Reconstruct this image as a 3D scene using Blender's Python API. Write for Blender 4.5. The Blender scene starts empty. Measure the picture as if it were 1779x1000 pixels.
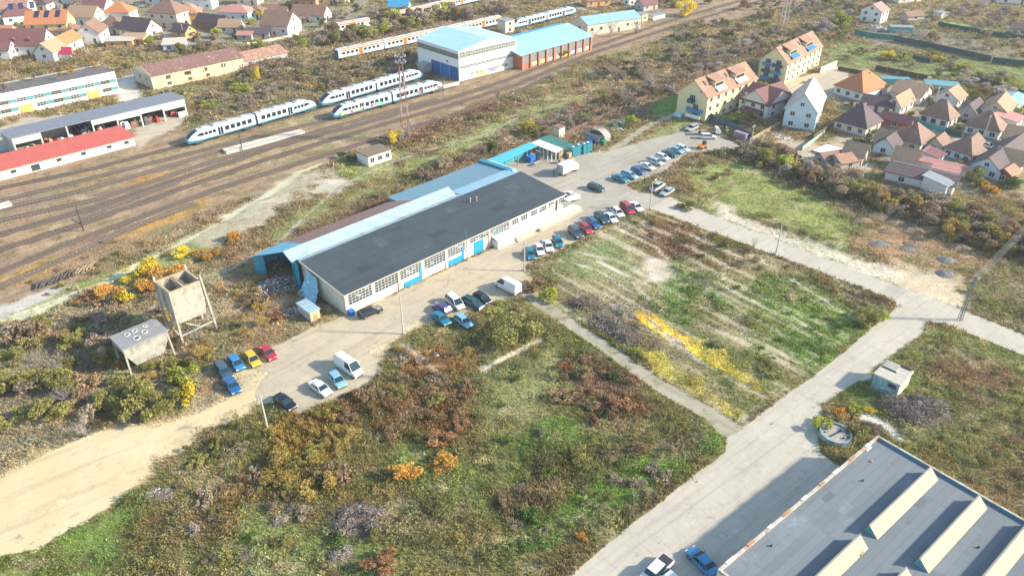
import bpy, bmesh, math, random
import numpy as np
from mathutils import Vector, Matrix
random.seed(7); rng=np.random.default_rng(7)
D=bpy.data; C=bpy.context.scene.collection
# ------------------------------------------------------------ survey: the camera doubles as theodolite
F=1300.0; PITCH=math.radians(32); CH=75.0
def G(u,v,z=0.0):
    """survey point: sight line through (u,v) of the 1779x1000 photograph cut with the level z -> world x,y"""
    x=(u-889.5)/F; y=-(v-500)/F
    d=(x, math.cos(PITCH)+y*math.sin(PITCH), -math.sin(PITCH)+y*math.cos(PITCH))
    t=(z-CH)/d[2]; return Vector((d[0]*t,d[1]*t,z))
WA=math.radians(45.3); WO=Vector((-29.5,110.9,0))
EX=Vector((math.cos(WA),math.sin(WA),0)); EY=Vector((-EX.y,EX.x,0))
def WP(x,y,z=0): return WO+EX*x+EY*y+Vector((0,0,z))      # yard frame: x along the railway, y away from the street
def WL(u,v,z=0):
    p=G(u,v,z)-WO; return p.dot(EX),p.dot(EY)
# ------------------------------------------------------------ materials
MATS={}
def nodes(name):
    m=D.materials.new(name); m.use_nodes=True; nt=m.node_tree
    return m,nt,nt.nodes['Principled BSDF']
def mat(name,col,rough=.75,var=.18,scale=1.2,metal=0,col2=None,s2=.25,t2=.5,w2=.12,stripe=None,bump=0,spec=None,coat=0):
    if name in MATS: return MATS[name]
    m,nt,b=nodes(name); N=nt.nodes; L=nt.links
    tc=N.new('ShaderNodeTexCoord'); 
    nz=N.new('ShaderNodeTexNoise'); nz.inputs['Scale'].default_value=scale; nz.inputs['Detail'].default_value=6; nz.inputs['Roughness'].default_value=.65
    L.new(tc.outputs['Object'],nz.inputs['Vector'])
    mx=N.new('ShaderNodeMix'); mx.data_type='RGBA'
    mr=N.new('ShaderNodeMapRange'); mr.inputs[1].default_value=.3; mr.inputs[2].default_value=.7
    L.new(nz.outputs['Fac'],mr.inputs[0]); L.new(mr.outputs[0],mx.inputs[0])
    mx.inputs[6].default_value=[c*(1-var) for c in col[:3]]+[1]; mx.inputs[7].default_value=[min(1,c*(1+var)) for c in col[:3]]+[1]
    out=mx.outputs[2]
    if col2:
        n2=N.new('ShaderNodeTexNoise'); n2.inputs['Scale'].default_value=s2; n2.inputs['Detail'].default_value=8; n2.inputs['Roughness'].default_value=.7
        L.new(tc.outputs['Object'],n2.inputs['Vector'])
        r2=N.new('ShaderNodeMapRange'); r2.inputs[1].default_value=t2; r2.inputs[2].default_value=t2+w2
        L.new(n2.outputs['Fac'],r2.inputs[0])
        m2=N.new('ShaderNodeMix'); m2.data_type='RGBA'; L.new(r2.outputs[0],m2.inputs[0]); L.new(out,m2.inputs[6]); m2.inputs[7].default_value=list(col2[:3])+[1]; out=m2.outputs[2]
    if stripe:   # (axis vector, period, dark factor) : ribs of sheet metal, tile courses
        ax,per,dk=stripe
        vm=N.new('ShaderNodeVectorMath'); vm.operation='DOT_PRODUCT'; vm.inputs[1].default_value=ax; L.new(tc.outputs['Object'],vm.inputs[0])
        ml=N.new('ShaderNodeMath'); ml.operation='MULTIPLY'; ml.inputs[1].default_value=2*math.pi/per; L.new(vm.outputs['Value'],ml.inputs[0])
        sn=N.new('ShaderNodeMath'); sn.operation='SINE'; L.new(ml.outputs[0],sn.inputs[0])
        bp=N.new('ShaderNodeBump'); bp.inputs['Strength'].default_value=dk; bp.inputs['Distance'].default_value=per*.25; L.new(sn.outputs[0],bp.inputs['Height']); L.new(bp.outputs[0],b.inputs['Normal'])
    elif bump:
        n3=N.new('ShaderNodeTexNoise'); n3.inputs['Scale'].default_value=scale*4; n3.inputs['Detail'].default_value=6; L.new(tc.outputs['Object'],n3.inputs['Vector'])
        bp=N.new('ShaderNodeBump'); bp.inputs['Strength'].default_value=bump; bp.inputs['Distance'].default_value=.1; L.new(n3.outputs['Fac'],bp.inputs['Height']); L.new(bp.outputs[0],b.inputs['Normal'])
    L.new(out,b.inputs['Base Color']); b.inputs['Roughness'].default_value=rough; b.inputs['Metallic'].default_value=metal
    if spec is not None: b.inputs['Specular IOR Level'].default_value=spec
    if coat: b.inputs['Coat Weight'].default_value=coat; b.inputs['Coat Roughness'].default_value=.08
    MATS[name]=m; return m
def leafmat(name,ca,cb,tr=.25):
    if name in MATS: return MATS[name]
    m,nt,b=nodes(name); N=nt.nodes; L=nt.links
    ge=N.new('ShaderNodeNewGeometry'); oi=N.new('ShaderNodeObjectInfo')
    mx=N.new('ShaderNodeMix'); mx.data_type='RGBA'; mx.inputs[6].default_value=list(ca)+[1]; mx.inputs[7].default_value=list(cb)+[1]
    L.new(ge.outputs['Random Per Island'],mx.inputs[0])
    hs=N.new('ShaderNodeHueSaturation'); mr=N.new('ShaderNodeMapRange'); mr.inputs[3].default_value=1.0; mr.inputs[4].default_value=1.5
    L.new(oi.outputs['Random'],mr.inputs[0]); L.new(mr.outputs[0],hs.inputs['Value']); L.new(mx.outputs[2],hs.inputs['Color'])
    L.new(hs.outputs[0],b.inputs['Base Color']); b.inputs['Roughness'].default_value=.8; b.inputs['Specular IOR Level'].default_value=.15
    if tr:
        t=N.new('ShaderNodeBsdfTranslucent'); L.new(hs.outputs[0],t.inputs['Color']); ms=N.new('ShaderNodeMixShader'); ms.inputs[0].default_value=tr
        L.new(b.outputs[0],ms.inputs[1]); L.new(t.outputs[0],ms.inputs[2]); L.new(ms.outputs[0],N['Material Output'].inputs['Surface'])
    MATS[name]=m; return m
def attrmat(name,shader_noise=True,tr=0):
    m,nt,b=nodes(name); N=nt.nodes; L=nt.links
    at=N.new('ShaderNodeAttribute'); at.attribute_name='Col'
    hs=N.new('ShaderNodeHueSaturation'); L.new(at.outputs['Color'],hs.inputs['Color'])
    if shader_noise:
        tc=N.new('ShaderNodeTexCoord'); tot=None
        for sc,amp in ((.35,.5),(2.2,.7),(9,.5)):
            nz=N.new('ShaderNodeTexNoise'); nz.inputs['Scale'].default_value=sc; nz.inputs['Detail'].default_value=4; L.new(tc.outputs['Object'],nz.inputs['Vector'])
            s=N.new('ShaderNodeMath'); s.operation='MULTIPLY_ADD'; s.inputs[1].default_value=amp; L.new(nz.outputs['Fac'],s.inputs[0])
            if tot is None: s.inputs[2].default_value=1-.85
            else: L.new(tot.outputs[0],s.inputs[2])
            tot=s
        L.new(tot.outputs[0],hs.inputs['Value'])
    else:
        ge=N.new('ShaderNodeNewGeometry'); mr=N.new('ShaderNodeMapRange'); mr.inputs[3].default_value=.78; mr.inputs[4].default_value=1.28
        L.new(ge.outputs['Random Per Island'],mr.inputs[0]); L.new(mr.outputs[0],hs.inputs['Value'])
    L.new(hs.outputs[0],b.inputs['Base Color']); b.inputs['Roughness'].default_value=.9; b.inputs['Specular IOR Level'].default_value=.1
    if tr:
        t=N.new('ShaderNodeBsdfTranslucent'); L.new(hs.outputs[0],t.inputs['Color']); ms=N.new('ShaderNodeMixShader'); ms.inputs[0].default_value=tr
        L.new(b.outputs[0],ms.inputs[1]); L.new(t.outputs[0],ms.inputs[2]); L.new(ms.outputs[0],N['Material Output'].inputs['Surface'])
    return m
# ------------------------------------------------------------ mesh builder
def feltmat(name,c1,c2,seam,w=9,h=1.0,rough=.85):
    m,nt,b=nodes(name); N=nt.nodes; L=nt.links; tc=N.new('ShaderNodeTexCoord'); br=N.new('ShaderNodeTexBrick'); br.inputs['Scale'].default_value=1; br.inputs['Brick Width'].default_value=w; br.inputs['Row Height'].default_value=h; br.inputs['Mortar Size'].default_value=.035; br.inputs['Mortar Smooth'].default_value=.5
    L.new(tc.outputs['Object'],br.inputs['Vector']); br.inputs['Color1'].default_value=list(c1)+[1]; br.inputs['Color2'].default_value=list(c2)+[1]; br.inputs['Mortar'].default_value=list(seam)+[1]; br.inputs['Bias'].default_value=-.1
    out=br.outputs['Color']
    for s,lo,hi,f,cc in ((.12,.5,.62,.35,[q*1.35 for q in c2]),(.45,.56,.70,.45,[q*.62 for q in c1]),(2.5,.5,.75,.35,[q*1.25 for q in c1]),(.25,.63,.68,.5,[q*1.7 for q in c2])):
        nz=N.new('ShaderNodeTexNoise'); nz.inputs['Scale'].default_value=s; nz.inputs['Detail'].default_value=8; nz.inputs['Roughness'].default_value=.7; L.new(tc.outputs['Object'],nz.inputs['Vector'])
        r=N.new('ShaderNodeMapRange'); r.inputs[1].default_value=lo; r.inputs[2].default_value=hi; r.inputs[4].default_value=f; L.new(nz.outputs['Fac'],r.inputs[0])
        x=N.new('ShaderNodeMix'); x.data_type='RGBA'; L.new(r.outputs[0],x.inputs[0]); L.new(out,x.inputs[6]); x.inputs[7].default_value=list(cc)+[1]; out=x.outputs[2]
    L.new(out,b.inputs['Base Color']); b.inputs['Roughness'].default_value=rough; MATS[name]=m; return m
class MB:
    def __init__(s): s.v=[]; s.f=[]; s.m=[]
    def poly(s,pts,m=0):
        i=len(s.v); s.v+=[tuple(p) for p in pts]; s.f.append(tuple(range(i,i+len(pts)))); s.m.append(m); return s
    def box(s,x0,x1,y0,y1,z0,z1,m=0):
        return s.prism([(x0,y0),(x1,y0),(x1,y1),(x0,y1)],z0,z1,m)
    def prism(s,p,z0,z1,m=0,mt=None):
        n=len(p); i=len(s.v)
        zz0=z0 if hasattr(z0,'__len__') else [z0]*n; zz1=z1 if hasattr(z1,'__len__') else [z1]*n
        s.v+=[(q[0],q[1],z) for q,z in zip(p,zz0)]+[(q[0],q[1],z) for q,z in zip(p,zz1)]
        s.f.append(tuple(i+n-1-k for k in range(n))); s.m.append(m)
        s.f.append(tuple(i+n+k for k in range(n))); s.m.append(m if mt is None else mt)
        for k in range(n): s.f.append((i+k,i+(k+1)%n,i+n+(k+1)%n,i+n+k)); s.m.append(m)
        return s
    def slab(s,pts,t=.15,m=0,mt=None):        # thick sheet under an arbitrary planar polygon (top given, ccw from above)
        n=len(pts); i=len(s.v); s.v+=[tuple(p) for p in pts]+[(p[0],p[1],p[2]-t) for p in pts]
        s.f.append(tuple(range(i,i+n))); s.m.append(m if mt is None else mt)
        s.f.append(tuple(i+2*n-1-k for k in range(n))); s.m.append(m)
        for k in range(n): s.f.append((i+k,i+n+k,i+n+(k+1)%n,i+(k+1)%n)); s.m.append(m)
        return s
    def tube(s,a,b,r0,r1=None,n=6,m=0,cap=True):
        a=Vector(a);b=Vector(b); r1=r0 if r1 is None else r1
        d=(b-a).normalized(); u=d.orthogonal().normalized(); w=d.cross(u); i=len(s.v)
        for P,r in ((a,r0),(b,r1)):
            for k in range(n):
                t=2*math.pi*k/n; s.v.append(tuple(P+u*(r*math.cos(t))+w*(r*math.sin(t))))
        for k in range(n): s.f.append((i+k,i+(k+1)%n,i+n+(k+1)%n,i+n+k)); s.m.append(m)
        if cap: s.f.append(tuple(i+n-1-k for k in range(n))); s.m.append(m); s.f.append(tuple(i+n+k for k in range(n))); s.m.append(m)
        return s
    def loft(s,secs,m=0,cap=True,closed=True):
        n=len(secs[0]); i=len(s.v)
        for q in secs: s.v+=[tuple(p) for p in q]
        for j in range(len(secs)-1):
            for k in range(n if closed else n-1):
                s.f.append((i+j*n+k,i+j*n+(k+1)%n,i+(j+1)*n+(k+1)%n,i+(j+1)*n+k)); s.m.append(m)
        if cap: s.f.append(tuple(i+n-1-k for k in range(n))); s.m.append(m); l=i+(len(secs)-1)*n; s.f.append(tuple(l+k for k in range(n))); s.m.append(m)
        return s
    def mesh(s,name,mats,smooth=False):
        me=D.meshes.new(name); me.from_pydata(s.v,[],s.f); 
        for m in (mats if isinstance(mats,(list,tuple)) else [mats]): me.materials.append(m)
        me.polygons.foreach_set('material_index',s.m)
        if smooth: me.polygons.foreach_set('use_smooth',[True]*len(s.f))
        bm=bmesh.new(); bm.from_mesh(me); bmesh.ops.recalc_face_normals(bm,faces=bm.faces); bm.to_mesh(me); bm.free()
        return me
    def build(s,name,mats,parent=None,smooth=False,loc=None,rz=0):
        return link(name,s.mesh(name,mats,smooth),parent,loc,rz)
def link(name,me,parent=None,loc=None,rz=0,mats=None):
    o=D.objects.new(name,me); C.objects.link(o)
    if parent is not None: o.parent=parent
    if loc is not None: o.location=loc
    if rz: o.rotation_euler=(0,0,rz)
    if mats:
        for i,m in enumerate(mats): o.material_slots[i].link='OBJECT'; o.material_slots[i].material=m
    return o
def tag(o,label,cat,group=None,kind=None):
    if label: o['label']=label
    if cat: o['category']=cat
    if group: o['group']=group
    if kind: o['kind']=kind
    return o
def thing(name,label,cat,loc=(0,0,0),rz=0,group=None):
    o=D.objects.new(name,None); C.objects.link(o); o.location=loc; o.rotation_euler=(0,0,rz); o.empty_display_size=.5
    return tag(o,label,cat,group)
def struct(o): o['kind']='structure'; return o
def copy_tree(o,parent=None):
    c=o.copy(); C.objects.link(c); c.parent=parent
    for ch in list(o.children): copy_tree(ch,c)
    return c
def lerp(a,b,t): return a+(b-a)*t
# ------------------------------------------------------------ shared materials
glass=mat('window_glass',(.05,.065,.075),.15,.3,.8,spec=.6)
glassL=mat('window_glass_bright',(.22,.26,.28),.2,.3,.8,spec=.6)
white=mat('white_paint',(.78,.77,.73),.6,.06,1.5,col2=(.6,.57,.5),s2=.5,t2=.6)
conc=mat('weathered_concrete',(.38,.36,.31),.9,.2,2,col2=(.28,.27,.24),s2=.6,t2=.52,bump=.3)
steel=mat('grey_steel',(.35,.36,.37),.5,.2,2,metal=.5)
rust=mat('rust',(.25,.13,.08),.9,.35,2)
dark=mat('dark_recess',(.04,.04,.045),.9)
wood=mat('raw_wood',(.38,.27,.16),.85,.3,2)
bluep=mat('bright_blue_paint',(.02,.30,.62),.45,.1,1)
rubber=mat('tyre_rubber',(.02,.02,.02),.9)
# ------------------------------------------------------------ value noise and distance helpers
_lat=rng.random((256,256))
def vnoise(x,y,s,ox=0.):
    x=x/s+ox*17.3+1000; y=y/s+ox*9.1+1000; xi=np.floor(x).astype(int); yi=np.floor(y).astype(int); fx=x-xi; fy=y-yi
    fx=fx*fx*(3-2*fx); fy=fy*fy*(3-2*fy)
    a=_lat[xi&255,yi&255]; b=_lat[(xi+1)&255,yi&255]; c=_lat[xi&255,(yi+1)&255]; d=_lat[(xi+1)&255,(yi+1)&255]
    return (a*(1-fx)+b*fx)*(1-fy)+(c*(1-fx)+d*fx)*fy
def fbm(x,y,s,o=0.): return (vnoise(x,y,s,o)+.5*vnoise(x,y,s/2.1,o+1)+.25*vnoise(x,y,s/4.3,o+2))/1.75
def sdf(P,x,y,closed=True):
    """signed distance (inside positive) to a polygon, or minus the distance to a polyline"""
    n=len(P); d=np.full(x.shape,1e9); ins=np.zeros(x.shape,bool)
    for i in range(n if closed else n-1):
        ax,ay=P[i]; bx,by=P[(i+1)%n]; ex,ey=bx-ax,by-ay
        t=np.clip(((x-ax)*ex+(y-ay)*ey)/(ex*ex+ey*ey+1e-9),0,1)
        d=np.minimum(d,np.hypot(x-ax-t*ex,y-ay-t*ey))
        if closed: ins^=((ay>y)!=(by>y))&(x<(bx-ax)*(y-ay)/((by-ay) if abs(by-ay)>1e-9 else 1e-9)+ax)
    return np.where(ins,d,-d) if closed else -d
def pxw(pts): return [tuple(G(u,v)[:2]) for u,v in pts]
# zones: (survey points, colour, tuft height m, tuft density, edge softness m[, line width])
OLIVE=(.21,.175,.08); BROWN=(.21,.145,.085); REDB=(.17,.09,.052); GREEN=(.12,.165,.04); LGRN=(.24,.25,.09); DRY=(.29,.235,.13); YEL=(.75,.50,.04)
DIRT=(.44,.37,.26); GREY=(.38,.345,.30); TAN=(.235,.165,.108); SAND=(.66,.53,.32)
Z=[
 ([(-120,860),(90,770),(150,738),(250,722),(330,715),(455,668),(470,690),(350,765),(300,800),(250,860),(180,905),(60,965),(-120,1010)],(.50,.40,.24),.15,.35,3),
 ([(470,600),(600,545),(720,500),(860,450),(930,470),(905,520),(790,560),(690,600),(660,680),(560,715),(480,730),(440,690),(380,700),(370,630)],(.42,.35,.22),.15,.45,2.5),
 ([(-300,300),(240,240),(480,190),(760,140),(900,60),(1340,-25),(1500,-25),(1180,62),(1000,112),(900,155),(600,275),(380,362),(0,548),(-300,680)],TAN,.12,.45,2),
 ([(-100,520),(110,442),(352,348),(356,362),(120,462),(-100,545)],(.36,.22,.07),.2,.9,1.6),
 ([(300,305),(440,262),(640,200),(650,208),(450,280),(300,325)],(.30,.22,.12),.2,.8,2),
 ([(220,330),(280,315),(300,300),(250,300)],(.36,.21,.09),.2,.8,1),
 ([(-100,560),(120,500),(300,430),(430,350),(470,365),(300,470),(110,570),(-100,660)],LGRN,.2,.9,1.5),
 ([(-100,560),(60,510),(168,440),(190,445),(80,520),(-100,600)],GREY,.05,.1,.8),
 ([(150,470),(350,370),(400,345),(420,360),(300,420),(180,470)],(.24,.17,.10),.3,.9,1),
 ([(120,430),(235,410),(190,470),(60,510)],(.25,.17,.10),.3,.6,1),
 ([(340,395),(450,345),(480,325),(520,300),(560,288),(590,300),(560,322),(500,352),(440,400),(360,440),(330,420)],(.34,.295,.205),.12,.5,2.5),
 ([(545,308),(590,303),(626,318),(590,336),(545,328)],(.40,.365,.28),.05,.15,1.2),
 ([(440,425),(520,375),(620,325),(700,285),(800,238),(900,192),(980,162),(1010,172),(860,250),(720,300),(600,365),(480,425)],(.23,.225,.095),.25,.9,2.5),
 ([(590,270),(700,262),(690,285),(620,325),(585,300)],LGRN,.3,.9,1.5),
 ([(480,428),(560,385),(650,335),(740,292),(830,252),(900,215),(1000,185),(1080,150),(1180,105),(1300,60),(1360,100),(1200,180),(1090,212),(1000,248),(900,250),(800,290),(660,352),(500,428)],(.22,.155,.095),.5,1,2.5),
 ([(620,262),(760,215),(860,165),(900,185),(760,240),(640,262)],(.20,.12,.07),.6,1,3),
 ([(0,560),(120,520),(280,470),(440,440),(480,470),(500,560),(380,690),(300,720),(150,745),(0,830),(-100,860)],(.275,.23,.145),.45,1,3),
 ([(390,440),(450,430),(520,540),(560,555),(450,640),(400,620)],(.29,.205,.12),.4,1,3),
 ([(0,600),(100,580),(180,620),(140,700),(0,720)],(.24,.205,.14),.5,1,3),
 ([(900,540),(1000,470),(930,460),(1000,430),(1120,365),(1550,528),(1300,742),(1250,715),(1000,560)],(.255,.225,.115),.25,.9,1),
 ([(1060,385),(1130,368),(1300,420),(1310,440),(1180,400)],(.20,.19,.08),.5,1,1.5),
 ([(1090,390),(1200,388),(1310,425),(1290,478),(1180,455),(1130,430)],(.19,.115,.06),.5,1,3),
 ([(1140,462),(1240,470),(1270,535),(1200,575),(1120,520)],(.13,.185,.045),.4,1,2),
 ([(960,440),(1060,418),(1110,470),(1020,482),(975,462)],(.21,.24,.10),.2,.9,1.5),
 ([(1300,480),(1420,470),(1548,525),(1500,585),(1400,650),(1330,590),(1300,530)],(.15,.20,.05),.35,1,2.5),
 ([(1200,580),(1300,620),(1400,650),(1300,730),(1200,660)],(.19,.20,.065),.35,1,2.5),
 ([(1380,440),(1500,490),(1550,530),(1500,560),(1400,480)],(.17,.145,.065),.6,1,2),
 ([(1125,452),(1158,458),(1160,480),(1135,492),(1150,505),(1120,498),(1098,488),(1120,475)],(.46,.39,.30),.1,.3,1.6),
 ([(1000,510),(1110,530),(1140,600),(1120,625),(1050,580)],(.22,.18,.14),.4,.9,2),
 ([(1102,538),(1135,545),(1175,575),(1215,600),(1222,628),(1170,592),(1110,560)],YEL,.35,1.6,.7),
 ([(1215,600),(1250,618),(1300,648),(1340,672),(1320,690),(1270,660),(1218,626)],(.52,.44,.09),.35,1.4,.9),
 ([(1080,590),(1120,600),(1220,660),(1295,715),(1280,728),(1180,668),(1085,612)],(.40,.34,.09),.3,1.2,1),
 ([(-50,1080),(-50,975),(150,905),(330,780),(460,705),(640,655),(700,580),(900,512),(1268,748),(1266,778),(1100,905),(960,1020),(800,1100)],(.185,.165,.065),.45,1,1),
 ([(460,730),(560,700),(620,740),(610,830),(560,880),(470,860)],(.28,.195,.05),.9,1.2,2.5),
 ([(600,690),(700,650),(800,665),(825,740),(780,790),(700,770),(640,760)],(.19,.12,.055),.8,1.1,2.5),
 ([(560,820),(640,790),(700,850),(640,890),(560,880)],(.22,.17,.075),.5,1,2),
 ([(700,620),(760,600),(830,640),(760,660),(690,650)],(.26,.16,.06),.4,1,2),
 ([(960,640),(1060,600),(1125,640),(1110,720),(1030,740),(970,690)],(.20,.11,.065),.7,1.1,2),
 ([(830,650),(960,600),(1000,640),(960,720),(880,760),(840,700)],(.24,.23,.10),.3,1,3),
 ([(980,560),(1040,560),(1110,620),(1000,640)],(.13,.15,.045),.7,1,2),
 ([(920,740),(1000,700),(1060,740),(980,800),(900,860),(850,800)],(.155,.20,.055),.4,1,3),
 ([(680,760),(780,790),(860,830),(860,900),(760,880),(700,830)],(.17,.19,.06),.5,1,3),
 ([(860,860),(960,800),(1060,790),(1100,830),(1000,880),(900,920)],(.16,.12,.06),.8,1.1,3),
 ([(1010,830),(1140,780),(1240,760),(1180,830),(1060,910),(960,960),(900,930)],(.15,.215,.05),.35,1,2.5),
 ([(940,970),(1060,900),(1230,800),(1200,840),(1060,945),(960,1030)],(.19,.14,.07),.6,1,2),
 ([(-80,1100),(-80,990),(100,935),(200,885),(260,870),(250,940),(180,1010),(100,1100)],(.15,.20,.05),.3,1.1,2),
 ([(280,860),(440,850),(520,900),(420,960),(300,920)],(.20,.15,.07),.6,1,3),
 ([(420,900),(600,900),(700,980),(600,1060),(400,1040)],(.19,.21,.075),.4,1,3),
 ([(1180,292),(1300,280),(1420,335),(1488,385),(1470,428),(1240,348)],(.235,.25,.085),.25,.9,2),
 ([(1200,350),(1225,345),(1330,395),(1480,440),(1640,490),(1690,512),(1665,535),(1540,492),(1330,415),(1225,372)],(.47,.42,.32),.2,.5,1.5),
 ([(1480,415),(1560,368),(1720,425),(1680,500),(1560,465)],(.30,.20,.115),.35,.8,2.5),
 ([(1560,450),(1660,480),(1690,510),(1650,528),(1570,490)],(.46,.37,.25),.12,.35,2.5),
 ([(1680,500),(1720,440),(1900,480),(1900,600),(1700,540)],(.20,.17,.085),.4,1,2),
 ([(1130,230),(1190,205),(1225,228),(1100,270),(1075,262)],(.21,.20,.09),.25,.8,1.5),
 ([(1120,190),(1178,160),(1180,215),(1140,205)],(.13,.20,.045),.2,.8,1),
 ([(1600,560),(1850,620),(1900,1050),(1700,900),(1525,752),(1400,748),(1440,690)],(.19,.19,.07),.35,1,1.5),
 ([(1530,640),(1640,600),(1760,660),(1700,700),(1600,640)],(.22,.15,.08),.35,1,2.5),
 ([(1650,760),(1779,740),(1900,900),(1700,880)],(.21,.175,.08),.4,1,3),
 ([(1395,700),(1440,690),(1530,730),(1500,790),(1420,780)],(.24,.20,.08),.4,1,1),
 ([(1170,340),(1225,340),(1240,372),(1190,362)],(.25,.24,.11),.5,1,1.5),
 ([(1240,252),(1330,250),(1480,330),(1640,370),(1850,420),(1850,470),(1700,440),(1560,385),(1430,345),(1300,282),(1220,270)],(.21,.155,.095),.6,1,2),
 ([(1200,35),(1420,60),(1340,120),(1230,110),(1100,160),(980,165),(1100,105)],(.24,.18,.10),.5,1,3),
 ([(1425,85),(1500,75),(1640,110),(1850,165),(1850,190),(1640,150),(1500,150),(1430,115)],(.18,.19,.075),.25,.9,2.5),
 ([(1630,35),(1740,55),(1735,68),(1640,45)],(.20,.27,.07),.2,.8,1.5),
 ([(1640,95),(1900,135),(1900,160),(1700,130),(1640,110)],(.17,.19,.07),.2,.9,2.5),
 ([(1500,45),(1640,60),(1779,90),(1779,110),(1600,90),(1500,75)],(.19,.16,.11),.3,.8,2),
 ([(1300,235),(1430,250),(1480,240),(1520,300),(1390,275),(1300,262)],(.38,.31,.22),.1,.2,2),
 ([(1370,140),(1455,118),(1480,135),(1470,165),(1360,178)],(.46,.40,.28),.05,.05,1.5),
 ([(1455,170),(1560,130),(1640,160),(1900,240),(1900,360),(1660,330),(1540,290),(1480,250)],(.26,.225,.15),.2,.6,2),
 ([(-200,60),(130,60),(300,90),(480,60),(640,40),(640,-80),(-300,-80)],(.22,.19,.13),.25,.7,3),
 ([(210,150),(240,138),(340,150),(420,155),(500,140),(560,130),(520,180),(400,200),(330,230),(320,180)],(.20,.16,.09),.5,1,2),
 ([(250,168),(340,150),(345,165),(300,175)],(.16,.17,.06),.3,.9,1),
 ([(180,140),(235,130),(250,170),(210,180)],(.42,.39,.34),.02,.02,.8),
 ([(-50,240),(40,205),(320,185),(325,205),(240,262),(230,225),(-50,270)],(.36,.31,.24),.05,.1,1),
]
LN=[ # painted-on thin bare strips: points, width, colour
 ([(-60,590),(170,500),(266,447),(437,358),(520,300),(560,285)],1.0,(.40,.38,.25)),([(-60,580),(170,494),(262,443),(430,356)],.6,(.42,.40,.28)),
 ([(1240,475),(1330,520),(1440,590)],.35,(.50,.44,.33)),([(1236,484),(1325,532),(1430,598)],.35,(.46,.41,.31)),
 ([(1225,500),(1300,545),(1420,620)],.35,(.46,.41,.31)),([(1300,440),(1400,500),(1470,545)],.5,(.45,.40,.30)),
 ([(1060,500),(1180,590),(1300,650),(1345,690)],.4,(.30,.27,.22)),([(990,455),(1040,470),(1100,510)],.4,(.50,.45,.36)),
 ([(1040,455),(1090,480),(1130,520)],.5,(.48,.42,.34)),([(1000,437),(1080,455),(1140,478)],.45,(.42,.37,.3)),([(1080,400),(1140,430),(1160,450)],.5,(.50,.44,.34)),
 ([(1130,560),(1220,630),(1330,690)],.7,(.33,.29,.24)),([(960,470),(1050,520),(1100,560)],.4,(.44,.39,.3)),
 ([(840,640),(900,610),(940,590)],.8,(.48,.43,.33)),([(700,600),(740,625),(760,650)],.8,(.36,.29,.19)),
 ([(1480,640),(1500,650)],2,(.5,.47,.4)),([(1500,720),(1540,740),(1560,760)],1.2,(.45,.42,.36)),
]
ZW=[(pxw(z[0]),)+tuple(z[1:]) for z in Z]; LW=[(pxw(l[0]),l[1],l[2]) for l in LN]
ROADS={}      # filled below: name -> world polygon
def streak(x,y,ang,across,along,o):
    u=x*math.cos(ang)+y*math.sin(ang); v=-x*math.sin(ang)+y*math.cos(ang); v=v+1.2*(vnoise(x,y,22,o)-.5)
    return vnoise(u,v*along/across,along,o+3)*.6+vnoise(u,v*along/across*1.9,along,o+5)*.4
PLOT=(.255,.225,.115)
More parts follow.
